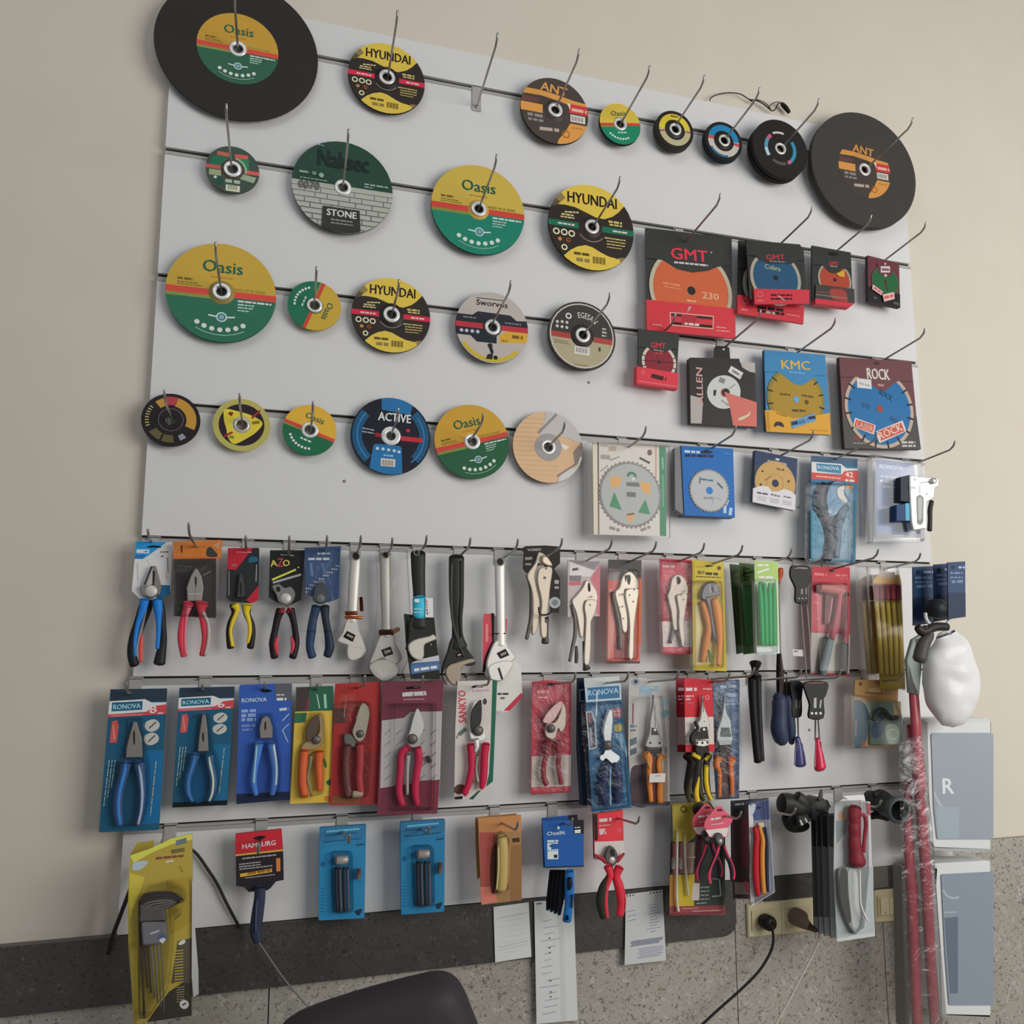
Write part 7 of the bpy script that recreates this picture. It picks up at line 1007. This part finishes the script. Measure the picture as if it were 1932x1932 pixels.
def minip(f, dx, dy, lab, c1, tag):
    T = item('mini_pliers', lab, 'pliers', f, dx + 860, dy + 1170)
    card(T, f, smooth2([(dx + 790, dy + 270), (dx + 850, dy + 275), (dx + 890, dy + 330), (dx + 970, dy + 390), (dx + 975, dy + 450), (dx + 920, dy + 540), (dx + 915, dy + 640), (dx + 700, dy + 640), (dx + 690, dy + 570), (dx + 640, dy + 530), (dx + 650, dy + 440), (dx + 720, dy + 350)], 3), tag, [('p', 'd0c4c0', [(dx + 650, dy + 555), (dx + 925, dy + 525), (dx + 912, dy + 632), (dx + 705, dy + 635)]), ('l', 'ecd0cc', dx + 715, dy + 425, dx + 840, dy + 405, 26), ('l', 'e8b0b4', dx + 720, dy + 490, dx + 870, dy + 470, 12), ('s', '4a1c24', [(dx + 790, dy + 305), (dx + 840, dy + 295), (dx + 860, dy + 320), (dx + 800, dy + 325)])], th=.002, part='hang_tag')
    jaws(T, f.at(f.Y - .010), [(dx + 790, dy + 600), (dx + 850, dy + 600), (dx + 880, dy + 680), (dx + 850, dy + 750), (dx + 800, dy + 730), (dx + 770, dy + 660)], 's:4a4848', piv=(dx + 830, dy + 690, 26))
    grip(T, f.at(f.Y - .008), [(dx + 810, dy + 750, 24), (dx + 790, dy + 860, 26), (dx + 740, dy + 960, 26), (dx + 705, dy + 1080, 30), (dx + 715, dy + 1190, 24)], '34222c', [([(dx + 815, dy + 750, 18), (dx + 775, dy + 880, 12), (dx + 730, dy + 980, 10), (dx + 695, dy + 1100, 18), (dx + 710, dy + 1200, 18)], c1)])
    grip(T, f.at(f.Y - .008), [(dx + 870, dy + 750, 24), (dx + 900, dy + 850, 26), (dx + 950, dy + 950, 30), (dx + 975, dy + 1060, 30), (dx + 975, dy + 1150, 26)], '34222c', [([(dx + 880, dy + 750, 16), (dx + 920, dy + 850, 12), (dx + 980, dy + 970, 10), (dx + 1000, dy + 1080, 14), (dx + 990, dy + 1150, 14)], c1)])
    return T
minip(zV(-.135), 0, 0, 'front mini cutters on a pink tag, crossed handles pink and black', 'c83c58', 'cc5a6c'); minip(zV(-.105), -150, -30, 'mini cutters on a darker pink tag, behind the front pair', 'a83850', 'b84c5c')
f = zV(-.105); T = item('mini_pliers', 'third mini cutters, its black tag half hidden behind the pink tags', 'pliers', f, 560, 900); b = T.part('hang_tag'); b.prism(f.at(-.085), smooth2([(500, 260), (560, 215), (640, 250), (620, 400), (560, 420), (500, 330)]), .002, '2c2624')
b = T.part('handle'); b.limb(f.at(-.085), [(600, 560, 40), (580, 700, 40), (560, 900, 34), (545, 1120, 22)], '4a2830', .7)
# coloured knife pack: white edged clear pack with red/orange/navy handles
f = zV(-.150); T = item('knife_set_pack', 'clear pack with red, orange and navy handles side by side, tilted outwards at lower right', 'knife set', f, 1330, 1470)
card(T, f, [(1185, 240), (1420, 175), (1495, 1310), (1215, 1480)], '8a8a92', [('p', 'ccd0d4', [(1172, 250), (1230, 225), (1235, 900), (1245, 1460), (1205, 1480)]), ('p', '44507c', [(1190, 245), (1420, 180), (1430, 420), (1240, 440)]), ('s', 'b8c4d8', [(1200, 260), (1260, 240), (1240, 340), (1200, 380)]), ('s', '181c30', [(1265, 285), (1300, 262), (1330, 280), (1300, 300)]), ('p', '9498a4', [(1380, 440), (1430, 420), (1490, 1300), (1420, 1340)])], th=.002)
for pts, c in (([(1250, 520, 26), (1275, 640, 32), (1265, 760, 34), (1260, 1000, 36), (1270, 1200, 36), (1290, 1350, 26)], 'b8202c'), ([(1300, 500, 14), (1345, 660, 26), (1340, 850, 28), (1345, 1100, 28), (1360, 1320, 24)], 'cf8c38'), ([(1375, 520, 14), (1395, 700, 20), (1395, 900, 22), (1400, 1150, 22), (1410, 1300, 16)], '222c48')):
    b = T.part('knife_handle'); b.limb(f.at(-.160), pts, c, .8)
b = T.part('blades'); b.prism(f.at(-.155), [(1290, 470), (1360, 460), (1380, 560), (1350, 660), (1310, 600)], .002, 's:b0a490'); blister(T, f.at(-.172), [(1175, 240), (1425, 170), (1500, 1310), (1205, 1488)], .02, 'clear', .06, .006)
f = zV(-.105); T = item('knife_set_pack', 'darker pack with dull red handles behind the clear pack at lower right', 'knife set', f, 1090, 1400)
card(T, f, [(965, 200), (1425, 165), (1190, 420), (1190, 1410), (1000, 1400), (970, 900)], '3a2c2e', [('p', '24262c', [(965, 200), (1420, 168), (1400, 240), (1180, 270), (975, 380)]), ('l', '8a8c88', 1010, 245, 1120, 235, 24), ('p', '1e2a48', [(1160, 200), (1420, 170), (1390, 260), (1180, 260)]), ('p', '5c2830', [(1080, 400), (1180, 420), (1180, 1000), (1090, 1000)]), ('p', '7a6c64', [(1000, 1180), (1180, 1200), (1180, 1340), (1010, 1330)]), ('p', 'a04050', [(1110, 1180), (1160, 1180), (1185, 1320), (1150, 1320)]), ('q', 'c8c8c4', 1010, 1390, 1180, 1400, 10)], th=.004, side='28282a')
# ---- torch heads, welding holders and the knife in a sheath pack
f = zW(-.075); T = item('flashlight', 'black rubbery head with two slots hanging left of the trowel packs', 'flashlight', f, 640, 490)
b = T.part('rubber_body'); b.limb(f, [(470, 200, 95), (560, 210, 100), (650, 260, 110), (730, 240, 100)], '2a2a29', .8); b.limb(f.at(-.07), [(520, 320, 60), (580, 390, 90), (680, 430, 60), (740, 430, 30)], '1f1f1e', .8); b.limb(f.at(-.085), [(620, 130, 60), (700, 210, 70), (700, 320, 56)], '323231', .7)
b = T.part('slot_plate'); b.prism(f.at(-.110), [(635, 335), (740, 310), (775, 385), (660, 440)], .01, '343432', .002); b.draw(f.at(-.110), [('q', 'b8b8b6', 660, 370, 685, 425, 18), ('q', 'b8b8b6', 710, 350, 735, 395, 18), ('d', 'e0e0de', 680, 415, 9), ('d', 'd8d8d6', 728, 385, 8)])
f = zW(-.095); T = item('flashlight', 'angular dark grey head beside the slotted black one', 'flashlight', f, 880, 400)
b = T.part('housing'); b.prism(f, smooth2([(800, 200), (850, 140), (920, 150), (975, 230), (960, 300), (940, 390), (880, 410), (800, 340), (770, 260)], 3), .05, '474846', .004); b.draw(f, [('q', '1a1a1a', 820, 265, 960, 300, 12), ('q', '1c1c1c', 935, 160, 975, 240, 16), ('s', '2c2c2b', [(860, 300), (940, 290), (930, 380), (860, 350)]), ('s', '5a5b59', [(820, 190), (900, 170), (930, 230), (860, 250)])])
b = T.part('clip'); b.limb(f.at(-.10), [(880, 60, 14), (875, 110, 22), (860, 160, 20)], '4c4a48', .6)
f = zW(-.10); T = item('flashlight', 'round black lamp head with a dark open mouth at the bottom row\'s right end', 'flashlight', f, 1660, 400)
c0, c1, c2 = f.at(-.05)(1380, 160), f.at(-.10)(1530, 200), f.at(-.15)(1660, 255)
b = T.part('barrel'); b.sweep([c0, c1, c1 * .4 + c2 * .6, c2], [.024, .028, .026, .030], '252525', 1, 20, caps=False); d = (c2 - c1).normalized()
q = T.part('bezel'); a = d.cross(Vector((0, 0, 1))).normalized(); e = a.cross(d)
N = 24; vs = []; prof = [(.030, 0), (.033, .006), (.032, .014), (.024, .015), (.019, -.006), (.0001, -.02)]
for r, h in prof: vs += [c2 + d * h + a * r * math.cos(2 * PI * k / N) + e * r * math.sin(2 * PI * k / N) for k in range(N)]
q.add(vs, [(i * N + k, i * N + (k + 1) % N, (i + 1) * N + (k + 1) % N, (i + 1) * N + k) for i in range(3) for k in range(N)], '454c4a', True); q.add(vs, [(i * N + k, i * N + (k + 1) % N, (i + 1) * N + (k + 1) % N, (i + 1) * N + k) for i in range(3, 5) for k in range(N)], '17191a', True)
b = T.part('side_fin'); b.limb(f.at(-.09), [(1420, 120, 40), (1500, 110, 50), (1580, 140, 40)], '2e2e2d', .8); b.limb(f.at(-.08), [(1400, 330, 30), (1480, 320, 34), (1580, 350, 30)], '1f1f1e', .8)
# trowel packs: front one with red handle
f = zW(-.165); T = item('trowel_pack', 'white blister pack holding a trowel with a ribbed dark red handle, lower right', 'trowel', f, 1240, 1620)
card(T, f, [(1020, 200), (1110, 150), (1390, 180), (1405, 700), (1440, 1580), (1045, 1640), (1010, 900)], 'b8bcbc', [('p', 'd8dad8', [(1110, 120), (1325, 105), (1345, 190), (1180, 175)]), ('p', '8c9492', [(1030, 380), (1150, 360), (1140, 500), (1040, 620)]), ('p', 'c0a088', [(1060, 290), (1120, 270), (1150, 370), (1060, 380)]), ('p', 'a04c54', [(1340, 190), (1390, 200), (1392, 330), (1350, 300)]), ('p', 'a4acac', [(1020, 880), (1420, 850), (1430, 1540), (1050, 1600)])], th=.002)
b = T.part('handle'); b.limb(f.at(-.182), [(1235, 240, 60), (1225, 320, 64), (1232, 400, 56), (1225, 460, 62), (1232, 530, 56), (1225, 600, 62), (1240, 700, 66), (1252, 800, 84), (1252, 830, 74)], '7c2430', .7, sub=6)
q = T.part('finger_guard', b); q.limb(f.at(-.186), [(1285, 320, 13), (1330, 325, 18), (1348, 420, 20), (1330, 560, 18), (1320, 700, 20)], '8c2c3a', .8)
b = T.part('blade_sheath'); b.prism(f.at(-.178), smooth2([(1080, 880), (1280, 880), (1300, 1100), (1310, 1350), (1290, 1500), (1235, 1560), (1160, 1450), (1090, 1250), (1068, 1050)], 3), .006, 's:8a8c8a', .002); b.draw(f.at(-.178), [('s', '4a4c4a', [(1085, 890), (1150, 900), (1160, 1150), (1190, 1400), (1160, 1430), (1090, 1240), (1070, 1040)]), ('s', 'b4b8b8', [(1160, 920), (1250, 920), (1270, 1200), (1290, 1400), (1230, 1540), (1190, 1350)])])
blister(T, f.at(-.198), [(1015, 200), (1390, 180), (1400, 900), (1350, 1500), (1240, 1580), (1150, 1520), (1060, 1200), (1050, 700)], .032, 'clear', .06, .008); b = T.part('blister_rib'); b.limb(f.at(-.196), [(1280, 870, 9), (1285, 1150, 9), (1300, 1280, 9), (1365, 1430, 8)], 'd8dcdc', 1)
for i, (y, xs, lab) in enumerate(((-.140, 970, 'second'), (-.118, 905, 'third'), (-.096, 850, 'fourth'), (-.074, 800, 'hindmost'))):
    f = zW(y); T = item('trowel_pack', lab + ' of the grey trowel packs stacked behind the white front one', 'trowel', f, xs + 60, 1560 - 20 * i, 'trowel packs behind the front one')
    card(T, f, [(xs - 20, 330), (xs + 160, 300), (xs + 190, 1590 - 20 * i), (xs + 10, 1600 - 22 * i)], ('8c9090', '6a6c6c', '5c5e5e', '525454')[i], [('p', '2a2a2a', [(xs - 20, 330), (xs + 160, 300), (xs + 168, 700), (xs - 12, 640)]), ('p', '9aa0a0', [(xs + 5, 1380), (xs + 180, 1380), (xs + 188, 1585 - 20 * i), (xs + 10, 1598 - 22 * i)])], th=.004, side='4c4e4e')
# ---- papers
def paper(f, q, lab, items, name='note_paper', curl=.006):
    T = item(name, lab, 'paper', f, (q[2][0] + q[3][0]) / 2, q[2][1]); b = T.part(name); b.prism(f, q, .0008, 'b6b8b8'); b.draw(QF(f, q), items); return T
wr = random.Random(3)
def lines(n, y0, y1, xa, xb, c='8c9094', h=.008, jit=.2): return [('l', c, xa + wr.uniform(0, jit), y0 + (y1 - y0) * i / n, xb - wr.uniform(0, jit), y0 + (y1 - y0) * i / n - .012, h) for i in range(n)]
paper(zT(-.010), [(228, 945), (525, 905), (548, 1365), (243, 1412)], 'small sheet of lined notepaper left of the long paper strip', [('q', '8a8e92', .05, .22, .95, .19, .008), ('q', '8a8e92', .1, .74, .95, .70, .008), ('q', '9a9ea2', .1, .80, .92, .78, .006)] + lines(9, .1, .95, .08, .95, 'a2a6a8', .005))
paper(zT(-.012), [(572, 898), (905, 880), (940, 1900), (592, 1932)], 'long strip of till paper hanging below the royal blue tag', [('p', 'aeb0ae', [(.55, 0), (.62, .3), (.6, 1), (.72, 1), (.72, 0)])] + lines(15, .17, .98, .06, .62, '8e9296', .006, .25) + [('d', '4a4e50', .36, y, .022, .006) for y in (.31, .39, .43, .66, .75, .79)] + [('l', '5c6064', .06, .02, .2, .018, .012)], 'till_paper')
T = paper(zT(-.012), [(1345, 838), (1655, 798), (1685, 1395), (1335, 1435)], 'spiral notepad sheet with a dotted torn edge, right of the side cutters', [('d', '2c2c2c', x, .025, .018, .012) for x in (.04, .12, .2, .66, .75, .84, .93)] + lines(10, .2, .62, .5, .92, '7c8098', .008, .15) + lines(3, .25, .45, .04, .3, '7c8098', .008, .05) + lines(5, .68, .76, .08, .95, '6c7088', .01, .1) + lines(5, .8, .95, .3, .95, '7c8098', .009, .1), 'notepad_sheet')
# ---- sockets and switch
def socket_plate(f, q, lab, n, name='wall_socket', cat='wall socket'):
    T = item(name, lab, cat, f, (q[2][0] + q[3][0]) / 2, q[2][1]); b = T.part('cover_plate'); b.prism(f, rnd(q, .04), .024, 'bfb594', .003); qf = QF(f, q); qs = lambda v: v
    for i in range(n):
        a0, a1 = (i + .10) / n, (i + .90) / n; m = T.part('socket_frame' if n > 1 else 'switch_frame'); P = [qf(a0, .2), qf(a1, .2), qf(a1, .82), qf(a0, .82)]; z = P[0]
        class F2:
            Y = f.Y - .003; clip = None; sgn = 1
            def __call__(s, u, v, d=0): p = (P[3] * (1 - u) + P[2] * u) * (1 - v) + (P[0] * (1 - u) + P[1] * u) * v; return Vector((p.x, s.Y - d, p.z))
            def u(s, x, y): return 1
        m.prism(F2(), [(0, 0), (1, 0), (1, 1), (0, 1)], .003, 'b8ad8c', .0015)
        if n > 1: m.draw(F2(), [('d', 'aca080', .5, .5, .36, .40)])
        else:
            for k in (0, 1):
                r = T.part('rocker'); g = F2(); g.Y = f.Y - .006; r.prism(g, [(.1 + .41 * k, .1), (.49 + .41 * k, .1), (.49 + .41 * k, .9), (.1 + .41 * k, .9)], .004, 'c4b998', .001); r.draw(g, [('d', '6a4c38', .3 + .4 * k, .22, .03)])
        if i: b.draw(qf, [('q', '8f8668', i / n, .03, i / n, .97, .006)])
    return T
socket_plate(zW(-.004), [(108, 1245), (805, 1180), (812, 1530), (122, 1600)], 'cream double wall socket with a black and a grey-brown plug in it', 2)
socket_plate(zW(-.004), [(1425, 1090), (1715, 1070), (1722, 1420), (1440, 1445)], 'cream wall switch with two rockers at the lower right', 1, 'light_switch', 'light switch')
f = zW(-.010); T = item('power_plug', 'black round power plug with a black cable, in the left half of the double socket', 'power plug', f, 300, 1480); c = f(290, 1420); b = T.part('plug_body'); b.lathe(c, [(.0001, .034), (.014, .033), (.0175, .026), (.018, .006), (.0165, -.002)], '1c1a19', 24); q = f.at(-.04)(350, 1430)
b = T.part('strain_relief'); b.sweep([Vector((c.x + .006, -.034, c.z - .004)), Vector((q.x, -.040, q.z + .006)), Vector((q.x + .004, -.040, q.z - .006))], [.009, .0075, .006], '1f1d1c')
b = T.part('cable'); b.wire([Vector((q.x + .004, -.040, q.z - .004))] + [U(*p, -.045) for p in ((1459, 1775), (1452, 1800), (1432, 1832), (1400, 1865), (1355, 1905), (1300, 1955), (1200, 2040))], .0032, '1f1d1c')
f = zW(-.010); T = item('power_plug', 'grey-brown long plug with a thin white cord, in the right half of the double socket', 'power plug', f, 640, 1400); c = f(610, 1370); b = T.part('plug_body'); e = U(1526, 1748, -.075)
b.sweep([Vector((c.x, -.008, c.z)), Vector((c.x + .002, -.03, c.z - .002)), c * .4 + e * .6 + Vector((0, .006, 0)), e], [.021, .021, .016, .010], '6c5c50', 1, 18); b = T.part('strain_relief'); g = U(1541, 1756, -.085); b.sweep([e, g], [.008, .006], '54463e')
b = T.part('cord'); b.wire([g] + [U(*p, -.085) for p in ((1546, 1762), (1540, 1785), (1528, 1812), (1508, 1850), (1490, 1885), (1468, 1925), (1440, 1980))], .0022, 'b4aca2')
# ---- loose cables
T = Thing('power_cable', 'black cable looping from behind the yellow hex key pack down to the stone band', 'cable', U(485, 1772, -.03), px=(440, 1700))
T.part('power_cable').wire([U(*p, -.012) for p in ((352, 1596), (372, 1612), (392, 1640), (410, 1668), (428, 1705), (452, 1750))], .0030, '1e1c1b')
T = Thing('power_cable', 'short slanting black cable left of the yellow hex key pack', 'cable', U(212, 1772, -.03), px=(230, 1720)); T.part('power_cable').wire([U(*p, -.018) for p in ((262, 1635), (245, 1680), (228, 1725), (212, 1768), (204, 1800))], .004, '1e1c1b')
T = Thing('thin_wire', 'thin grey wire running down over the stone below the navy scraper handle', 'cable', U(580, 1895, -.03), px=(520, 1830)); T.part('thin_wire').wire([U(*p, -.030) for p in ((488, 1778), (500, 1795), (520, 1825), (545, 1858), (582, 1900), (640, 1960))], .0018, '5c5852')
T = Thing('loose_wire', 'twisted dark wires sticking out above the top edge of the board', 'cable', U(1486, 214, .01), px=(1420, 200)); b = T.part('wire_strand')
W = .006
b.wire([U(*p, W) for p in ((1339, 190), (1342, 184), (1355, 178), (1375, 175), (1395, 177), (1408, 184), (1420, 192))], .0016, '3c332c'); b = T.part('wire_strand'); b.wire([U(*p, W - .004) for p in ((1415, 188), (1428, 190), (1440, 196), (1450, 204), (1458, 209), (1464, 204), (1468, 196), (1476, 194), (1484, 200), (1489, 212))], .0018, '2c2824')
b = T.part('wire_strand'); b.wire([U(*p, W - .006) for p in ((1425, 187), (1438, 191), (1448, 198), (1454, 207), (1452, 200), (1460, 194), (1470, 192))], .0013, '4c4238'); b = T.part('terminal_block'); b.limb(PX(W - .004), [(1474, 196, 2.5), (1482, 203, 4), (1489, 212, 3)], '191614', .9)
# ---- wrapped goods at the right edge
f = zX(-.16); T = item('disc_pack', 'navy card pack with a dark round tool, front left of those at the right edge', 'tool pack', f, 430, 640)
def navy(f, x0, x1, y0, y1, lab, grp='navy packs at the right edge'):
    T = item('cutter_pack', lab, 'tool pack', f, (x0 + x1) / 2, y1); card(T, f, [(x0, y0), (x1, y0 - 8), (x1 + 4, y1 - 20), (x0 + 4, y1)], '2c4468', [('d', '141c30', x0 + 40, y0 + 40, 16), ('l', 'a8b4c4', x0 + 85, y0 + 40, x1 - 4, y0 + 40, 16), ('l', '6c80a0', x0 + 20, y0 + 85, x1 - 20, y0 + 84, 16), ('l', '6c80a0', x0 + 20, y0 + 120, x1 - 20, y0 + 120, 14), ('l', '6c80a0', x0 + 30, y0 + 155, x1 - 10, y0 + 150, 22), ('p', '1c2c48', [(x0 + 4, y0 + 240), (x1 + 2, y0 + 240), (x1 + 4, y1 - 20), (x0 + 4, y1)])], th=.003, side='1a2438'); return T
THINGS.pop()
navy(zX(-.14), 345, 510, 125, 590, 'left navy card pack of the cluster at the right edge')
T = navy(zX(-.18), 512, 625, 105, 560, 'middle navy card pack of the cluster at the right edge'); f = zX(-.20)
b = T.part('round_tool'); b.lathe(f(545, 455), [(.0001, .02), (.012, .02), (.022, .012), (.026, 0), (.024, -.02)], '22262c', 28); q = T.part('white_ring'); 
q.wire([f.at(-.205)(545 + 100 * math.cos(math.radians(a)), 500 + 100 * math.sin(math.radians(a))) for a in range(-10, 200, 15)], .0042, 'ccd0d2')
navy(zX(-.22), 622, 760, 88, 540, 'right navy card pack of the cluster, cut by the picture edge')
f = zX(-.265); T = item('pipe_wrench', 'dark forked tool head below the navy packs at the right edge', 'wrench', f, 450, 650); b = T.part('pipe_wrench'); b.limb(f, [(380, 600, 26), (430, 640, 34), (520, 600, 30), (620, 600, 26)], '2a2826', .8); b.limb(f, [(430, 610, 26), (480, 660, 30), (430, 740, 46), (400, 860, 50)], '4a4844', .8)
# tall item in pale bubble-like wrapping
f = zX(-.20); T = item('wrapped_goods', 'tall bulky goods wrapped in milky plastic film at the right edge', 'wrapped goods', f, 560, 1900)
b = T.part('film_bulge'); P = []; R = []
for x, y, r in ((560, 660, 70), (590, 760, 150), (600, 900, 200), (600, 1050, 205), (615, 1220, 185), (625, 1330, 130)): q = f(x + 30, y); P.append(q); R.append(r * f.u(x, y))
Q = cat_rom([(p.x, p.y, p.z) for p in P], 5); r2 = [v.x for v in cat_rom([(r, 0, 0) for r in R], 5)]
from mathutils import noise as NZ
b.sweep(Q, r2, mat('eef0ee', .45, g=1.05, coat=.25), .55, 40)
b.v = [v + Vector((NZ.noise(v * 9) * .012, -abs(NZ.noise(v * 16)) * .012, NZ.noise(v * 11) * .008)) for v in b.v]
g = zoom(1640, 1040, .2381)(-.2)
def box_px(b, x0, x1, y0, y1, Y, th, m): p, q = U(x0, y0, Y), U(x1, y1, Y); b.box((p.x, Y, q.z), (q.x, Y + th, p.z), m)
b = T.part('grey_flap'); b.prism(f.at(-.19), [(345, 700), (440, 640), (480, 700), (420, 900), (400, 1140), (320, 1120), (300, 860)], .01, '7d8681', .002); b.draw(f.at(-.19), [('p', '4a4a48', [(360, 700), (440, 680), (465, 720), (400, 860)]), ('p', '3a3834', [(315, 900), (345, 1020), (390, 1130), (320, 1120)])])
M1 = mat('b4bcc4', .22, g=1.1, coat=.5)
T = Thing('storage_case', 'upper pale grey plastic case standing at the right edge, letter R on its window', 'case', U(1775, 1610, -.2), px=(1775, 1550)); b = T.part('case_shell')
f = zY(-.13); b.prism(f, rnd([(575, -380), (1100, -380), (1100, 640), (650, 625), (600, 560)], .05), .08, 'c2c4c4', .01)
w_ = T.part('window_panel'); w_.prism(f.at(-.133), rnd([(630, -270), (1100, -270), (1100, 535), (675, 535), (650, 300)], .05), .004, mat('98a2aa', .3, g=1.15, coat=.3)); w_.draw(f.at(-.133), [('t', 'c4ccd0', 'R', 718, 190, 800, 190, 115), ('s', '9aa4ac', [(650, 160), (700, 260), (760, 330), (700, 300), (655, 220)]), ('p', '8f9ca4', [(660, 290), (840, 290), (840, 530), (680, 530)])])
T = Thing('storage_case', 'lower pale grey plastic case with a tall blue-grey window at the right edge', 'case', U(1785, 1925, -.2), px=(1790, 1800)); b = T.part('case_shell'); b.prism(f, rnd([(650, 725), (1100, 700), (1100, 1900), (720, 1890), (690, 1500), (640, 900)], .05), .08, 'c2c4c4', .01)
w_ = T.part('window_panel'); w_.prism(f.at(-.133), rnd([(705, 800), (1100, 780), (1100, 1790), (765, 1790), (735, 1400), (720, 1100)], .05), .004, mat('8a96a2', .3, g=1.15, coat=.3)); w_.draw(f.at(-.133), [('o', '9aa6ae', 800, 900, 80, 14, 60, 170), ('q', '94a0a8', 720, 1090, 820, 1085, 10), ('p', '5c6874', [(730, 1130), (830, 1120), (830, 1700), (770, 1700)])])
# red bars (handles wrapped in film) running down the right side
RB = []
def bar(pts, lab, m, Y, fr=zY):
    T = Thing('red_bar', lab, 'bar', U(fr(0).x0 + pts[-1][0] * fr(0).k, fr(0).y0 + pts[-1][1] * fr(0).k, Y), px=(1740, 1700)); b = T.part('red_bar'); b.limb(fr(Y), pts, m, .6); return T
bar([(310, -500, 34), (325, -300, 34), (500, -20, 34), (540, 120, 34), (555, 400, 36), (575, 640, 36), (600, 1000, 36), (625, 1500, 34), (650, 1960, 34)][2:] and [(470, -330, 26), (515, 0, 36), (545, 250, 36), (570, 550, 38), (590, 800, 40), (610, 1200, 38), (632, 1600, 36), (655, 1960, 34)], 'right one of the two long dusky red bars at the right edge', 'g:94444e', -.155)
bar([(455, 90, 26), (455, 400, 34), (465, 700, 38), (490, 1000, 42), (505, 1400, 40), (515, 1700, 38), (525, 1960, 36)], 'left one of the two long dusky red bars at the right edge', 'g:96424c', -.135)
T = Thing('red_bar', 'upper red handle strip above the two long bars, beside the tan pack', 'bar', U(1728, 1500, -.17), px=(1730, 1420)); T.part('red_bar').limb(zX(-.175), [(352, 1120, 36), (362, 1250, 38), (372, 1400, 38), (385, 1600, 38), (395, 1750, 40), (408, 1900, 40)], 'g:a04450', .6)
T = Thing('plastic_wrap', 'crinkled clear film wrapped around the red bars at the right edge', 'plastic film', U(1730, 1925, -.2), px=(1730, 1700)); blister(T, zY(-.235), [(395, -200), (560, -260), (640, 400), (700, 1300), (720, 1960), (470, 1960), (440, 1300), (410, 500)], .006, 'film', .05, .002, part='plastic_wrap')
T = Thing('metal_post', 'narrow grey post between the wall switch and the red bars', 'post', U(1715, 1925, -.09), px=(1712, 1800)); T.part('metal_post').prism(zY(-.10), [(398, 735), (435, 735), (470, 1960), (425, 1960)], .03, '74746e', .002)
# ---- chair back
T = Thing('office_chair', 'dark padded office chair, only the top of its backrest in view at the bottom', 'chair', (.42, -.62, 0), px=(740, 1880))
f = PX(-.50); b = T.part('backrest'); O = [(520, 1960), (548, 1925), (600, 1900), (700, 1868), (800, 1842), (838, 1837), (862, 1846), (878, 1870), (892, 1905), (905, 1940), (915, 2000), (925, 2120), (900, 2250), (560, 2330), (470, 2240), (480, 2080)]
O = smooth2(O, 3); CL = mat('3a3639', .55, g=1.0); n = len(O); C0 = [f(*p) for p in O]; c = sum(C0, Vector()) / n
rings = [(-.0495, .12), (-.049, .28), (-.047, .45), (-.043, .7), (-.035, .85), (-.022, .94), (-.008, .985), (.006, 1.0), (.022, .985), (.032, .94)]; vs = []
for dy, s in rings: vs += [c + (p - c) * s + Vector((0, dy, 0)) for p in C0]
fs = [(i * n + k, i * n + (k + 1) % n, (i + 1) * n + (k + 1) % n, (i + 1) * n + k) for i in range(len(rings) - 1) for k in range(n)]; vs += [c + Vector((0, -.05, 0)), c + Vector((0, .036, 0))]; L0 = (len(rings) - 1) * n
fs += [(k, (k + 1) % n, len(vs) - 2) for k in range(n)] + [(L0 + k, L0 + (k + 1) % n, len(vs) - 1) for k in range(n)]; b.add(vs, fs, CL, True)
b = T.part('seat'); zs = .46; 
S = [(.42 + .25 * math.copysign(abs(math.cos(t)) ** .5, math.cos(t)), -.80 + .24 * math.copysign(abs(math.sin(t)) ** .5, math.sin(t))) for t in [2 * PI * k / 32 for k in range(32)]]
vs = [Vector((x, y, zs)) for x, y in S] + [Vector((x, y, zs + .07)) for x, y in S] + [Vector((.42 + (x - .42) * .9, -.8 + (y + .8) * .9, zs + .09)) for x, y in S]
b.add(vs, [(i * 32 + k, i * 32 + (k + 1) % 32, (i + 1) * 32 + (k + 1) % 32, (i + 1) * 32 + k) for i in range(2) for k in range(32)] + [tuple(range(64, 96)), tuple(range(31, -1, -1))], CL, True)
b = T.part('back_support'); b.sweep([Vector((.42, -.75, .45)), Vector((.42, -.5, .45)), Vector((.42, -.47, .6)), Vector((.42, -.47, .82))], [.02] * 4, '242226'); b = T.part('gas_column'); b.lathe((.42, -.8, .12), [(.03, 0), (.03, .2), (.02, .2), (.02, .34)], 's:4a4a4a', 16, 'z')
for k in range(5):
    a = 2 * PI * k / 5 + .3; b = T.part('foot_leg'); e = Vector((.42 + .3 * math.cos(a), -.8 + .3 * math.sin(a), .075)); b.sweep([Vector((.42, -.8, .13)), e], [.026, .018], '242226'); b = T.part('castor'); b.lathe(e + Vector((0, .014, -.045)), [(.0001, 0), (.030, 0), (.030, .028), (.0001, .028)], '1c1c1c', 16)
HK7 = [(318, 1590, 310, 1600, 'holding the large yellow hex key pack'), (492, 1583, 490, 1603, 'holding the tag lettered HAMBURG'), (646, 1566, 661, 1587, 'holding the left teal bit pack'), (790, 1560, 806, 1572, 'holding the right teal bit pack'), (937, 1548, 976, 1562, 'holding the tan pack'), (1047, 1547, 1080, 1552, 'holding the royal blue knife tags'), (1150, 1539, 1207, 1549, 'holding the red-handled side cutters'),
 (1325, 1530, 1400, 1535, 'holding the pink-tagged mini cutters'), (1430, 1526, 1502, 1531, 'holding the pack with red and orange handles'), (1590, 1513, 1663, 1521, 'holding the trowel packs'), (1660, 1512, 1735, 1518, 'through the round lamp head')]
for h in HK7: hook(*h)
for T in THINGS: T.build()
